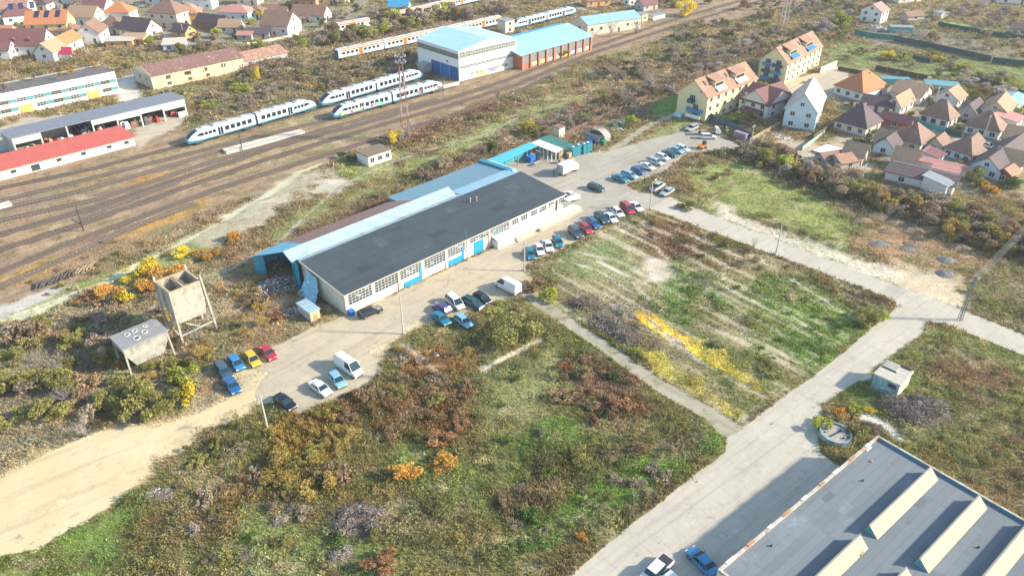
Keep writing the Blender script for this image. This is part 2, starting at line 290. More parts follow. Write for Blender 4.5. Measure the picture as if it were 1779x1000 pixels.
def field(x,y):
    """ground colour, tuft height and tuft density at world points"""
    n=x.shape[0]; col=np.empty((n,3)); a=fbm(x,y,9,5)[:,None]; b=fbm(x,y,3.5,8)[:,None]
    col[:]=np.array(OLIVE)*(1-a)+np.array(BROWN)*a
    h=.35+.5*a[:,0]; den=np.full(n,.9)
    wob=(fbm(x,y,4,3)-.5)*2; PLW=np.zeros(n)
    for P,c,hh,dd,so in ZW:
        xs=[p[0] for p in P]; ys=[p[1] for p in P]; so=so*(1+.004*min(ys))
        k=np.nonzero((x>min(xs)-2*so)&(x<max(xs)+2*so)&(y>min(ys)-2*so)&(y<max(ys)+2*so))[0]
        if not len(k): continue
        w=np.clip((sdf(P,x[k],y[k])+wob[k]*so*1.4)/so+.5,0,1)
        cc=np.array(c)[None,:]
        if c==TAN:
            s1=streak(x[k],y[k],WA,1.1,30,1)[:,None]; s2=streak(x[k],y[k],WA,2.6,40,9)[:,None]; s3=streak(x[k],y[k],WA,.7,14,19)[:,None]
            cc=cc*(1-np.clip((.44-s1)*6,0,.5))+np.array((.19,.135,.10))*np.clip((.44-s1)*6,0,.5)
            cc=cc*(1-np.clip((s2-.55)*6,0,.4))+np.array((.29,.235,.13))*np.clip((s2-.55)*6,0,.4)
            cc=cc*(1-np.clip((s3-.6)*8,0,.45))+np.array((.38,.24,.12))*np.clip((s3-.6)*8,0,.45)
            dd=(.25+.9*np.clip((s2-.42)*6,0,1))[:,0]
        if c==PLOT: PLW[k]=w
        elif c[0]>.33: PLW[k]*=1-w
        elif c[1]>c[0]: PLW[k]*=1-.45*w
        col[k]+=(cc-col[k])*w[:,None]; h[k]+=(hh-h[k])*w; den[k]+=(dd-den[k])*w
    # furrows of the ploughed strip
    k=np.nonzero(PLW>.02)[0]
    if len(k):
        s1=streak(x[k],y[k],math.radians(-49.5),.9,26,33); s2=streak(x[k],y[k],math.radians(-49.5),2.2,30,37); f=np.clip((s1-.58)*9,0,.6)*PLW[k]; g=np.clip((.42-s2)*6,0,.4)*PLW[k]
        col[k]=col[k]*(1-g[:,None])+np.array((.16,.13,.07))*g[:,None]; col[k]=col[k]*(1-f[:,None])+np.array((.48,.42,.31))*f[:,None]; den[k]*=1-.8*f; h[k]*=1-.6*f
    # patchiness: greener and browner drifts, bleached spots
    g=np.clip((fbm(x,y,6,11)-.52)*5,0,1)[:,None]; r=np.clip((fbm(x,y,5,14)-.58)*6,0,1)[:,None]; s=np.clip((fbm(x,y,3,17)-.60)*7,0,1)[:,None]; q=np.clip((fbm(x,y,2.2,23)-.58)*8,0,1)[:,None]
    veg=np.clip(den,0,1)[:,None]
    col=col*(1-.42*g*veg)+np.array((.10,.15,.035))*.42*g*veg
    col=col*(1-.40*r*veg)+np.array((.17,.095,.05))*.40*r*veg
    col=col*(1-.45*s*veg)+np.array((.38,.31,.20))*.45*s*veg
    col=col*(1-.35*q*veg)+np.array((.07,.065,.035))*.35*q*veg
    h=h*(.55+.9*fbm(x,y,2.6,31))
    for P,w_,c in LW:
        xs=[p[0] for p in P]; ys=[p[1] for p in P]
        k=np.nonzero((x>min(xs)-3)&(x<max(xs)+3)&(y>min(ys)-3)&(y<max(ys)+3))[0]
        if not len(k): continue
        w=np.clip((w_+sdf(P,x[k],y[k],False)+wob[k]*w_*.9)/.5,0,1)
        col[k]+=(np.array(c)-col[k])*w[:,None]; den[k]*=1-.9*w
    col*=(.8+.4*b)
    return col,h,den
def rough_poly(P,step=1.2,amp=.3,seed=0):
    r=random.Random(seed); out=[]
    n=len(P)
    for i in range(n):
        a=Vector(P[i]); b=Vector(P[(i+1)%n]); L=(b-a).length; k=max(1,int(L/step)); nrm=Vector((-(b-a).y,(b-a).x))/max(L,1e-6)
        for j in range(k):
            q=a.lerp(b,j/k); q=q+nrm*((float(vnoise(np.array([q.x]),np.array([q.y]),2.5,40)[0])-.5)*2*amp+r.uniform(-.3,.3)*amp); out.append((q.x,q.y))
    return out
def sheet(name,P,z,m,amp=.3,px=True,cat=None):
    P=pxw(P) if px else P
    R=rough_poly(P,1.0,amp,len(D.objects))
    o=MB().poly([(x,y,z) for x,y in R]).build(name,m); 
    if o.data.polygons[0].normal.z<0: o.data.flip_normals()
    struct(o); ROADS.setdefault(name,[]).append(P); return o
def ribbon(name,pts,w,z,m,amp=.25,px=True):
    P=[Vector(p) for p in (pxw(pts) if px else pts)]; Lp=[];Rp=[]
    ws=w if hasattr(w,'__len__') else [w]*len(P)
    for i,p in enumerate(P):
        t=(P[min(i+1,len(P)-1)]-P[max(i-1,0)]).normalized(); n=Vector((-t.y,t.x))*ws[i]/2; Lp.append(tuple(p+n)); Rp.append(tuple(p-n))
    return sheet(name,Lp+Rp[::-1],z,m,amp,False)
def roadmat(name,c1,c2,c3,crack=.5,ang=45,weeds=.0):
    m,nt,b=nodes(name); N=nt.nodes; L=nt.links; tc=N.new('ShaderNodeTexCoord')
    def nz(s,d=8,r=.65):
        n=N.new('ShaderNodeTexNoise'); n.inputs['Scale'].default_value=s; n.inputs['Detail'].default_value=d; n.inputs['Roughness'].default_value=r; L.new(tc.outputs['Object'],n.inputs['Vector']); return n
    def mix(f,a,bb):
        x=N.new('ShaderNodeMix'); x.data_type='RGBA'; L.new(f,x.inputs[0])
        for s,q in ((6,a),(7,bb)):
            if isinstance(q,tuple): x.inputs[s].default_value=list(q)+[1]
            else: L.new(q,x.inputs[s])
        return x.outputs[2]
    def ramp(src,lo,hi,a=0,bv=1):
        r=N.new('ShaderNodeMapRange'); r.inputs[1].default_value=lo; r.inputs[2].default_value=hi; r.inputs[3].default_value=a; r.inputs[4].default_value=bv; L.new(src,r.inputs[0]); return r.outputs[0]
    o=mix(ramp(nz(.07).outputs['Fac'],.4,.6),c1,c2)
    o=mix(ramp(nz(.5,10,.75).outputs['Fac'],.52,.72,0,.75),o,c3)
    o=mix(ramp(nz(6,4).outputs['Fac'],.3,.75,0,.35),o,tuple(c*.6 for c in c3))
    vo=N.new('ShaderNodeTexVoronoi'); vo.feature='DISTANCE_TO_EDGE'; vo.inputs['Scale'].default_value=.16
    nn=nz(.8,3); va=N.new('ShaderNodeVectorMath'); va.operation='MULTIPLY_ADD'; va.inputs[1].default_value=(2.5,2.5,0); L.new(nn.outputs['Color'],va.inputs[0]); L.new(tc.outputs['Object'],va.inputs[2]); L.new(va.outputs[0],vo.inputs['Vector'])
    o=mix(ramp(vo.outputs['Distance'],.0,.007,crack*.8,0),o,tuple(c*.45 for c in c3))
    for a_,amt in ((ang,.40),(ang+6,.25)):
        vr=N.new('ShaderNodeVectorRotate'); vr.rotation_type='Z_AXIS'; vr.inputs['Angle'].default_value=-math.radians(a_); L.new(tc.outputs['Object'],vr.inputs['Vector']); mp=N.new('ShaderNodeMapping'); mp.inputs['Scale'].default_value=(.045,.8,1); L.new(vr.outputs[0],mp.inputs[0])
        st=N.new('ShaderNodeTexNoise'); st.inputs['Scale'].default_value=1.0; st.inputs['Detail'].default_value=5; L.new(mp.outputs[0],st.inputs['Vector']); o=mix(ramp(st.outputs['Fac'],.52,.7,0,amt),o,tuple(c*.82 for c in c3))
    o=mix(ramp(nz(.22,6,.8).outputs['Fac'],.60,.70,0,.7),o,tuple(c*.55 for c in c3))
    o=mix(ramp(nz(.33,5,.7).outputs['Fac'],.60,.72,0,.6),o,tuple(min(.8,c*1.18) for c in c1))
    if crack>.3:
        vb=N.new('ShaderNodeVectorRotate'); vb.rotation_type='Z_AXIS'; vb.inputs['Angle'].default_value=-math.radians(ang); L.new(tc.outputs['Object'],vb.inputs['Vector']); bk_=N.new('ShaderNodeTexBrick'); bk_.offset=0; bk_.inputs['Scale'].default_value=1; bk_.inputs['Brick Width'].default_value=5; bk_.inputs['Row Height'].default_value=3.2; bk_.inputs['Mortar Size'].default_value=.05; bk_.inputs['Mortar Smooth'].default_value=.6; L.new(vb.outputs[0],bk_.inputs['Vector']); o=mix(ramp(bk_.outputs['Fac'],0,1,0,.38),o,tuple(c*.6 for c in c3))
    if weeds: o=mix(ramp(nz(.28,9,.78).outputs['Fac'],.62-weeds*.12,.68-weeds*.1,0,.85),o,(.20,.19,.085))
    L.new(o,b.inputs['Base Color']); b.inputs['Roughness'].default_value=.9; b.inputs['Specular IOR Level'].default_value=.2
    bp=N.new('ShaderNodeBump'); bp.inputs['Strength'].default_value=.3; bp.inputs['Distance'].default_value=.05; L.new(nz(3).outputs['Fac'],bp.inputs['Height']); L.new(bp.outputs[0],b.inputs['Normal'])
    return m
m_conc=roadmat('concrete_road',(.60,.54,.43),(.54,.49,.39),(.42,.37,.29),ang=38)
m_yard=roadmat('worn_yard',(.62,.51,.34),(.54,.46,.33),(.40,.34,.25),ang=46,weeds=.35)
m_asph=roadmat('grey_asphalt',(.42,.375,.30),(.50,.445,.35),(.33,.29,.235))
m_sand=roadmat('sandy_track',(.74,.62,.38),(.70,.54,.29),(.52,.42,.26),.0,ang=35,weeds=.15)
m_dirt=roadmat('dirt_lane',(.48,.42,.31),(.40,.36,.26),(.28,.26,.17),.1,ang=-50,weeds=.8)
m_ball=roadmat('ballast',(.19,.135,.095),(.25,.18,.125),(.12,.09,.07),0,ang=46,weeds=.1)
m_balg=roadmat('old_ballast',(.29,.22,.15),(.33,.265,.18),(.17,.13,.10),0,ang=46,weeds=.7)
# ground sheet
def make_ground():
    ys=[]; y=15.
    while y<900: ys.append(y); y*=1.0042 if y<420 else 1.02
    ys+= [1200,1700,2500,4000]; ys=[-60,-20,0]+ys; ys=np.array(ys); nx=560
    t=np.linspace(-1,1,nx); X=t[None,:]*(np.maximum(ys,30)*.95+40)[:,None]; Y=np.repeat(ys[:,None],nx,1)
    x=X.ravel(); y=Y.ravel(); col,h,den=field(x,y)
    V=np.stack([x,y,np.zeros_like(x)],1); ny=len(ys)
    i=(np.arange(ny-1)[:,None]*nx+np.arange(nx-1)[None,:]).ravel(); Fc=np.stack([i,i+1,i+nx+1,i+nx],1)
    me=D.meshes.new('ground'); me.vertices.add(len(V)); me.vertices.foreach_set('co',V.ravel().astype(np.float32))
    me.loops.add(Fc.size); me.loops.foreach_set('vertex_index',Fc.ravel().astype(np.int32)); me.polygons.add(len(Fc)); me.polygons.foreach_set('loop_start',(np.arange(len(Fc))*4).astype(np.int32))
    me.update(calc_edges=True); at=me.color_attributes.new('Col','FLOAT_COLOR','POINT')
    at.data.foreach_set('color',np.concatenate([np.clip(col*1.36,0,1),np.ones((len(V),1))],1).ravel().astype(np.float32))
    me.materials.append(attrmat('ground_soil_and_grass')); o=link('ground',me); struct(o); return o
make_ground()
# roads, yards and tracks
sheet('concrete_yard',[(1262,748),(1290,740),(1335,737),(1385,722),(1430,700),(1420,745),(1425,785),(1470,815),(1560,830),(1560,1080),(880,1090),(990,1000),(1100,908),(1258,785)],.012,m_conc)
sheet('crossing_road',[(1548,518),(1618,545),(1600,580),(1500,655),(1437,698),(1385,724),(1330,741),(1292,742),(1300,735),(1430,640),(1560,532)],.02,m_conc,.15)
sheet('concrete_road',[(1128,362),(1150,345),(1165,342),(1225,368),(1300,398),(1540,490),(1660,533),(1900,630),(1900,665),(1640,562),(1600,556),(1546,520),(1420,470),(1250,408)],.028,m_conc,.15)
sheet('yard',[(978,372),(975,345),(940,325),(890,300),(868,290),(905,272),(935,262),(985,268),(1062,262),(1110,248),(1195,226),(1240,232),(1310,262),(1265,262),(1196,266),(1150,300),(1088,322),(1110,334),(1160,342),(1128,364),(1080,378),(1010,412),(985,400),(983,385)],.036,m_asph)
sheet('street',[(596,553),(984,370),(1000,398),(1012,414),(985,428),(925,455),(905,470),(916,492),(880,512),(800,548),(720,556),(690,585),(640,610),(660,640),(640,668),(560,702),(520,722),(470,700),(448,702),(445,680),(470,645),(440,640),(460,606),(500,590),(560,562)],.044,m_yard,.5)
ribbon('dirt_track',[(225,775),(300,745),(352,724),(400,702),(455,680)],[5,2.6,2.4,2.4,3.2],.03,m_sand,.35)
sheet('sandy_clearing',[(-120,870),(0,832),(90,785),(150,755),(240,738),(270,745),(318,728),(330,742),(290,775),(250,800),(240,840),(170,893),(60,952),(-120,1000)],.02,m_sand,.8)
ribbon('farm_lane',[(905,498),(960,540),(1050,602),(1140,665),(1230,716),(1275,752)],[3.0,2.6,2.8,2.9,3,4.2],.018,m_dirt,.35)
ribbon('footpath',[(395,470),(440,445),(480,425),(540,368),(590,325),(640,300),(720,268),(840,235),(900,205),(1000,172),(1060,142)],[1,.9,1.1,1.0,1.1,1,.8,.7,.7,.6,.5],.014,m_dirt,.25)
ribbon('footpath',[(340,420),(400,385),(450,350),(520,325),(560,300)],1.6,.012,m_dirt,.5)
ribbon('footpath',[(250,545),(300,512),(350,482),(395,470)],.9,.012,m_dirt,.2)
ribbon('concrete_path',[(1060,262),(1085,248),(1120,222),(1150,208),(1178,196)],[3,2.6,2.2,2,2],.022,m_dirt,.4)
sheet('apartment_yard',[(1345,150),(1372,140),(1450,118),(1475,128),(1465,165),(1400,180),(1350,175)],.03,m_yard,.3)
ribbon('village_street',[(150,-40),(190,5),(255,45),(330,80)],5,.03,m_asph,.2)
ribbon('village_lane',[(380,72),(450,78),(560,52),(640,30)],2.2,.03,m_dirt,.3)
ribbon('village_street',[(1560,222),(1640,238),(1720,258),(1790,270)],3.2,.03,m_asph,.2)
ribbon('village_street',[(1600,232),(1625,205),(1660,180)],2.4,.032,m_dirt,.2)
ribbon('village_street',[(1640,280),(1700,250),(1760,225),(1820,200)],3.,.034,m_asph,.2)
ribbon('far_street',[(985,8),(1020,18),(1040,22)],4,.03,m_dirt,.3)
# railway
TR=[[(-60,345),(0,328),(160,294),(322,252),(545,192),(740,136),(780,124)],
    [(0,350),(120,320),(240,290),(400,250),(586,205),(765,156),(790,150)],
    [(-60,398),(0,384),(170,347),(355,286),(560,226),(760,172)],
    [(-60,458),(0,435),(140,389),(300,333),(448,282),(600,236),(780,184),(900,147),(1020,96),(1180,44),(1345,-5),(1400,-20)],
    [(-60,425),(0,408),(160,362),(330,305),(480,255),(640,212),(780,172),(880,140),(1000,92),(1160,38),(1320,-8)],
    [(-60,495),(0,473),(112,426),(260,372),(376,329),(500,290),(640,246),(800,196),(900,160),(960,130)],
    [(-60,520),(0,498),(100,455),(220,400),(340,354)],
    [(-60,378),(0,364),(140,333),(300,288),(430,248)],[(130,384),(240,342),(308,317)],
    [(400,168),(520,135),(585,107),(735,75),(870,44)],
    [(560,128),(640,112),(738,88)],[(500,72),(600,55),(700,35),(830,2),(880,-10)],[(860,60),(885,54),(1001,24),(1080,4)]]
pole_m=mat('rail_steel',(.16,.12,.10),.5,.3,2,metal=.3); slp=mat('sleeper',(.16,.14,.12),.95,.3,2)
names=['depot track under the two white and blue railcars','track under the graffiti covered railcar','overgrown track nearest the pale platform','main track, darkest of the bundle','main track just behind the darkest one','track on the street side of the main tracks','stub track beside the orange grass strip','weedy track just above the pale platform end','short dark stub with buffer between the main tracks','track under the orange striped trains behind the bushes','short track leading into the depot','farthest track under the hidden orange train','far track under the railcar behind the depot']
for k,tr in enumerate(TR):
    W=[Vector(p) for p in pxw(tr)]
    w=2.7 if k in (3,4) else 2.3
    ribbon('track_bed' if k in (0,3,4,5) else 'weedy_track_bed',[tuple(p) for p in W],w,.05+.004*k,m_ball if k in (3,4,5,0) else m_balg,.55,px=False)
    t=thing('railway_track',names[k],'railway track',(W[0].x,W[0].y,0),0,'railway tracks'); o0=W[0]
    for s in (-1,1):
        mb=MB(); secs=[]
        for i,p in enumerate(W):
            d=(W[min(i+1,len(W)-1)]-W[max(i-1,0)]).normalized(); n=Vector((-d.y,d.x)); q=p-o0+n*s*.75
            secs.append([(q.x+n.x*a,q.y+n.y*a,z) for a,z in ((-.09,.1),(.09,.1),(.09,.3),(-.09,.3))])
        mb.loft(secs).build('rail',pole_m,t)
    mb=MB()
    for i in range(len(W)-1):
        a,b=W[i],W[i+1]; L=(b-a).length; d=(b-a)/L; n=Vector((-d.y,d.x)); c=0
        while c<L:
            q=a+d*c-o0; mb.poly([(q.x+d.x*i2*.12+n.x*j*1.2,q.y+d.y*i2*.12+n.y*j*1.2,.11) for i2,j in ((-1,-1),(1,-1),(1,1),(-1,1))])
            c+=.8
    sl=mb.build('sleepers',slp,t); sl['kind']='stuff'
# ------------------------------------------------------------ cars
CARM={k:mat('car_paint_'+k,c,.3,.04,1,coat=.6) for k,c in dict(white=(.74,.74,.73),silver=(.42,.46,.48),teal=(.01,.18,.27),blue=(.02,.11,.28),navy=(.015,.045,.10),black=(.012,.014,.017),grey=(.07,.085,.095),red=(.42,.03,.04),yellow=(.70,.45,.02),purple=(.09,.07,.22),dgreen=(.02,.07,.075),skyblue=(.22,.44,.56),ltblue=(.04,.22,.42),slate=(.05,.09,.14)).items()}
cglass=mat('car_glass',(.015,.04,.055),.08,.1,1,spec=.7); lampw=mat('headlight_lens',(.8,.8,.78),.2,.02); lampr=mat('tail_light_lens',(.45,.02,.02),.25,.02); rimm=mat('alloy_rim',(.5,.5,.52),.35,.1,metal=.7); trim=mat('black_trim',(.03,.03,.03),.7)
CT={ # L,W, stations (x from rear, belt z, halfwidth), cabin belt x0,x1, roof x0,x1, roof z
 'hatch':(4.0,1.72,[(0,.72,.70),(.12,.92,.80),(.8,.95,.86),(2.6,.93,.86),(3.5,.80,.82),(3.88,.68,.74),(4.0,.55,.68)],.08,3.0,.45,2.25,1.47),
 'sedan':(4.5,1.76,[(0,.70,.72),(.12,.92,.80),(.9,.95,.87),(3.0,.93,.87),(4.0,.80,.83),(4.38,.68,.75),(4.5,.55,.68)],.75,3.3,1.35,2.6,1.43),
 'estate':(4.6,1.78,[(0,.72,.74),(.12,.95,.83),(.9,.97,.88),(3.1,.94,.88),(4.1,.82,.83),(4.48,.70,.76),(4.6,.55,.68)],.08,3.4,.4,2.7,1.48),
 'suv':(4.5,1.86,[(0,.85,.78),(.12,1.08,.86),(.9,1.10,.92),(3.0,1.07,.92),(4.0,.98,.88),(4.4,.85,.82),(4.5,.65,.72)],.08,3.3,.35,2.55,1.72),
 'minivan':(4.6,1.85,[(0,.85,.80),(.1,1.05,.88),(.9,1.06,.92),(3.4,1.02,.91),(4.1,.90,.86),(4.5,.75,.80),(4.6,.6,.7)],.06,3.75,.25,2.75,1.80),
 'van':(5.6,2.0,[(0,1.2,.93),(.08,1.3,.97),(.9,1.3,1.0),(4.3,1.25,1.0),(5.0,1.05,.94),(5.5,.85,.88),(5.6,.65,.8)],.05,4.9,.1,3.9,2.35),
}
_cm={}
def car_meshes(t):
    if t in _cm: return _cm[t]
    L,W,st,cb0,cb1,cr0,cr1,zr=CT[t]; mb=MB(); secs=[]
    for x,zb,hw in st:
        x-=L/2; z0=.28 if .1<x+L/2<L-.1 else .34
        secs.append([(x,-hw*.92,z0),(x,-hw,z0+.18),(x,-hw,zb-.16),(x,-hw*.93,zb),(x,0,zb+.035),(x,hw*.93,zb),(x,hw,zb-.16),(x,hw,z0+.18),(x,hw*.92,z0)])
    mb.loft(secs)
    zb=st[2][1]; hw=st[2][2]*.93; rw=hw*.80; van=t=='van'
    cb0-=L/2;cb1-=L/2;cr0-=L/2;cr1-=L/2
    # roof and pillars (painted), cabin glass behind them
    mb.loft([[(cr0-.06,-rw*.9,zr-.07),(cr0-.06,rw*.9,zr-.07),(cr0-.05,rw*.8,zr-.02),(cr0-.05,-rw*.8,zr-.02)],[(cr0+.2,-rw-.02,zr-.06),(cr0+.2,rw+.02,zr-.06),(cr0+.2,rw*.85,zr+.02),(cr0+.2,-rw*.85,zr+.02)],[(cr1-.2,-rw-.02,zr-.06),(cr1-.2,rw+.02,zr-.06),(cr1-.2,rw*.85,zr+.02),(cr1-.2,-rw*.85,zr+.02)],[(cr1+.05,-rw*.9,zr-.09),(cr1+.05,rw*.9,zr-.09),(cr1+.03,rw*.8,zr-.04),(cr1+.03,-rw*.8,zr-.04)]])
    for s in (-1,1):
        P=[((cb0,s*hw,zb-.02),(cr0,s*rw,zr-.05)),((cb1,s*hw,zb-.02),(cr1,s*rw,zr-.05)),(((cb0+cb1)/2-.1,s*(hw+.012),zb-.02),((cr0+cr1)/2,s*(rw+.012),zr-.05)),((cb0*.72+cb1*.28-.1,s*(hw+.012),zb-.02),(cr0*.78+cr1*.22,s*(rw+.012),zr-.05))]
        for a,b in P: mb.tube(a,b,.055,.045,4)
    if van:   # panelled load space
        for s in (-1,1):
            mb.poly([(cb0,s*(hw+.02),zb-.05),(cb1-1.9,s*(hw+.02),zb-.05),(cb1-2.0,s*(rw+.03),zr-.05),(cr0,s*(rw+.03),zr-.05)])
        mb.poly([(cb0-.02,-hw,zb),(cb0-.02,hw,zb),(cr0-.03,rw,zr-.05),(cr0-.03,-rw,zr-.05)])
    body=mb.mesh('body_'+t,CARM['white'],False)
    gl=MB().loft([[(cb0,-hw,zb-.03),(cb0,hw,zb-.03),(cb1,hw,zb-.03),(cb1,-hw,zb-.03)],[(cr0,-rw,zr-.06),(cr0,rw,zr-.06),(cr1,rw,zr-.06),(cr1,-rw,zr-.06)]]).mesh('glass_'+t,cglass)
    wh=MB().tube((0,-.1,0),(0,.1,0),.32,.32,14).mesh('tyre_'+t,rubber); rm=MB().tube((0,-.105,0),(0,.105,0),.19,.19,10).mesh('rim_'+t,rimm)
    lw=MB().box(-.05,.05,-.2,.2,-.07,.07).mesh('lamp_'+t,lampw); lr=MB().box(-.03,.03,-.14,.14,-.09,.09).mesh('tail_'+t,lampr)
    mir=MB().box(-.06,.06,-.09,.09,-.06,.06).mesh('mirror_'+t,trim); bmp=MB().box(-.05,.05,-.62,.62,-.08,.08).mesh('bumper_'+t,trim)
    _cm[t]=(body,gl,wh,rm,lw,lr,mir,bmp); return _cm[t]
def car(t,colr,label,pos,ang,group=None,cat='car',z=0,name=None,scale=1):
    L,W,st,cb0,cb1,cr0,cr1,zr=CT[t]; M=car_meshes(t)
    e=thing(name or ('parked_van' if t in('van','minivan') else 'parked_car'),label,cat,(pos[0],pos[1],z+.05),ang,group); e.scale=(scale,)*3
    b=link('body',M[0],e,mats=[CARM[colr]]); link('window_glass',M[1],e)
    hw=W/2
    for x in (-L/2+.78,L/2-.82):
        for s in (-1,1):
            w=link('wheel',M[2],e,(x,s*(hw-.13),.31)); link('rim',M[3],w)
    for s in (-1,1):
        link('headlight',M[4],e,(L/2-.1,s*(st[-1][2]-.1),.62 if t not in('van','suv') else .8)); link('tail_light',M[5],e,(-L/2+.06,s*(st[0][2]-.06),.78 if t!='van' else 1.0))
        link('side_mirror',M[6],e,(cb1-L/2-.35,s*(hw+.04),st[3][1]+.06))
    link('bumper',M[7],e,(L/2-.03,0,.42)); link('bumper',M[7],e,(-L/2+.03,0,.42))
    return e
def hd(a,b): A=G(*a);B=G(*b); return math.atan2(B.y-A.y,B.x-A.x)
rowA=hd((918,433),(926,452)); rowC=hd((1068,305),(1092,314)); rowB=hd((1020,380),(1041,399)); near=hd((541,661),(575,686))
CARS=[ # type, colour, centre px, heading, label, group
 ('estate','slate',(389,645),hd((378,631),(400,660)),'dark slate estate car parked nose to tail above the blue one by the concrete hoppers'),
 ('sedan','blue',(403,670),hd((392,655),(414,685)),'deep blue saloon with pale bonnet, nearest the narrow dirt track left of the yard'),
 ('hatch','ltblue',(411,632),hd((401,620),(422,645)),'bright blue hatchback between the dark saloon and the yellow car'),
 ('hatch','yellow',(439,625),hd((430,613),(450,637)),'yellow hatchback parked between the blue and the red car'),
 ('sedan','red',(465,613),hd((452,600),(478,626)),'red saloon at the end of the short row beside the tall hopper'),
 ('sedan','black',(495,699),hd((479,687),(513,712)),'black saloon parked beside the wooden pole by the yellow shrubs'),
 ('sedan','white',(557,675),near,'white saloon on the yard edge next to the pale silver hatchback'),
 ('hatch','skyblue',(586,661),hd((574,647),(599,675)),'pale blue hatchback squeezed between white saloon and white van'),
 ('hatch','purple',(767,536),hd((783,545),(752,528)),'purple hatchback in the front of the grass parking group'),
 ('sedan','teal',(766,554),hd((751,543),(781,566)),'dusty teal saloon tucked behind the purple hatchback'),
 ('minivan','white',(791,527),hd((778,516),(806,540)),'white people carrier parked between the purple and the grey car'),
 ('estate','dgreen',(822,527),hd((807,519),(839,535)),'dark grey green estate car beside the white people carrier'),
 ('hatch','black',(838,519),hd((826,511),(851,527)),'black hatchback at the bush end of the grass parking group'),
 ('hatch','skyblue',(806,559),hd((795,550),(819,568)),'small light blue hatchback parked alone behind the grass group'),
 ('estate','black',(644,542),hd((630,548),(660,536)),'black estate car parked against the white warehouse front'),
 ('hatch','teal',(921,442),rowA,'teal hatchback first of the row of four, right beside the street pole'),
 ('sedan','white',(937,434),rowA,'white saloon next to the teal hatchback nearest the pole'),
 ('sedan','white',(952,428),rowA,'white saloon second from the far end of the row of four'),
 ('hatch','teal',(969,421),rowA,'turquoise hatchback at the far end of the row of four'),
 ('suv','grey',(1000,406),rowB,'dark grey off-roader at the near end of the longer row by the field'),
 ('hatch','red',(1018,398),rowB,'red hatchback between the dark grey off-roader and the blue estate'),
 ('estate','blue',(1031,389),rowB,'blue estate car next to the small red hatchback'),
 ('suv','dgreen',(1045,381),rowB,'dark green off-roader in the middle of the field side row'),
 ('sedan','white',(1061,379),rowB,'white saloon just after the dark green off-roader'),
 ('hatch','white',(1073,370),rowB,'white hatchback just before the red van'),
 ('sedan','white',(1105,360),rowB,'white saloon half hidden behind the red van at the row end'),
 ('estate','dgreen',(1036,327),hd((1021,321),(1053,332)),'dark green estate car driving across the middle of the yard'),
 ('sedan','white',(993,341),hd((982,334),(1008,350)),'white saloon parked at the far corner of the long dark roof'),
 ('sedan','teal',(1078,311),rowC,'dark teal saloon at the near end of the verge row'),
 ('estate','skyblue',(1094,305),rowC,'pale blue estate second in the verge row after the dark teal saloon'),
 ('hatch','blue',(1109,298),rowC,'blue hatchback third in the verge row'),
 ('sedan','white',(1124,290),rowC,'white saloon fourth in the verge row, right after the blue hatchback'),
 ('estate','silver',(1139,282),rowC,'silver estate fifth in the verge row, in its middle'),
 ('hatch','white',(1151,274),rowC,'white hatchback sixth in the verge row'),
 ('sedan','dgreen',(1164,268),rowC,'dark green saloon third from the far end of the verge row'),
 ('sedan','skyblue',(1175,262),rowC,'light blue saloon second from the far end of the verge row'),
 ('hatch','white',(1186,259),rowC,'white hatchback at the far end of the verge row'),
 ('sedan','silver',(1159,334),hd((1171,326),(1146,341)),'silver white saloon parked beside the pickup at the road mouth'),
 ('estate','silver',(1202,223),hd((1210,220),(1193,227)),'silver car closest to the yellow gable with balconies'),
 ('estate','white',(1230,238),hd((1218,238),(1243,239)),'white estate car next to the flatbed truck'),
 ('sedan','ltblue',(1220,976),hd((1241,998),(1200,955)),'large metallic blue saloon beside the flat roof corner in the foreground'),
 ('sedan','white',(1716,254),hd((1701,249),(1732,260)),'white car parked in the lane in front of white walled hip roof houses'),
 ('sedan','grey',(237,7),hd((228,2),(246,12)),'dark car on the shaded street between the tiled roofs top left'),
 ('hatch','silver',(1411,141),hd((1404,145),(1418,137)),'grey hatchback standing in the yard of the farther apartment house'),
 ('sedan','white',(1168,1012),hd((1160,1002),(1182,1022)),'white car cut by the lower frame edge beside the pickup'),
]
for t,c,p,a,l in CARS:
    x=G(*p,.5)
    g='cars parked on the yard'
    o=car(t,c,l,(x.x,x.y),a,g,z=0)
    if 'driving' in l: o.name='estate_car'
x=G(606,636,.9); car('van','white','white panel van parked beside the pale blue hatchback',(x.x,x.y),near,cat='van')
x=G(882,496,.9); car('van','white','large white panel van standing alone where the lane meets the street',(x.x,x.y),hd((905,508),(864,487)),cat='van')
x=G(1090,362,.8); car('minivan','red','red van towering over the white cars in the field side row',(x.x,x.y),rowB,cat='van')
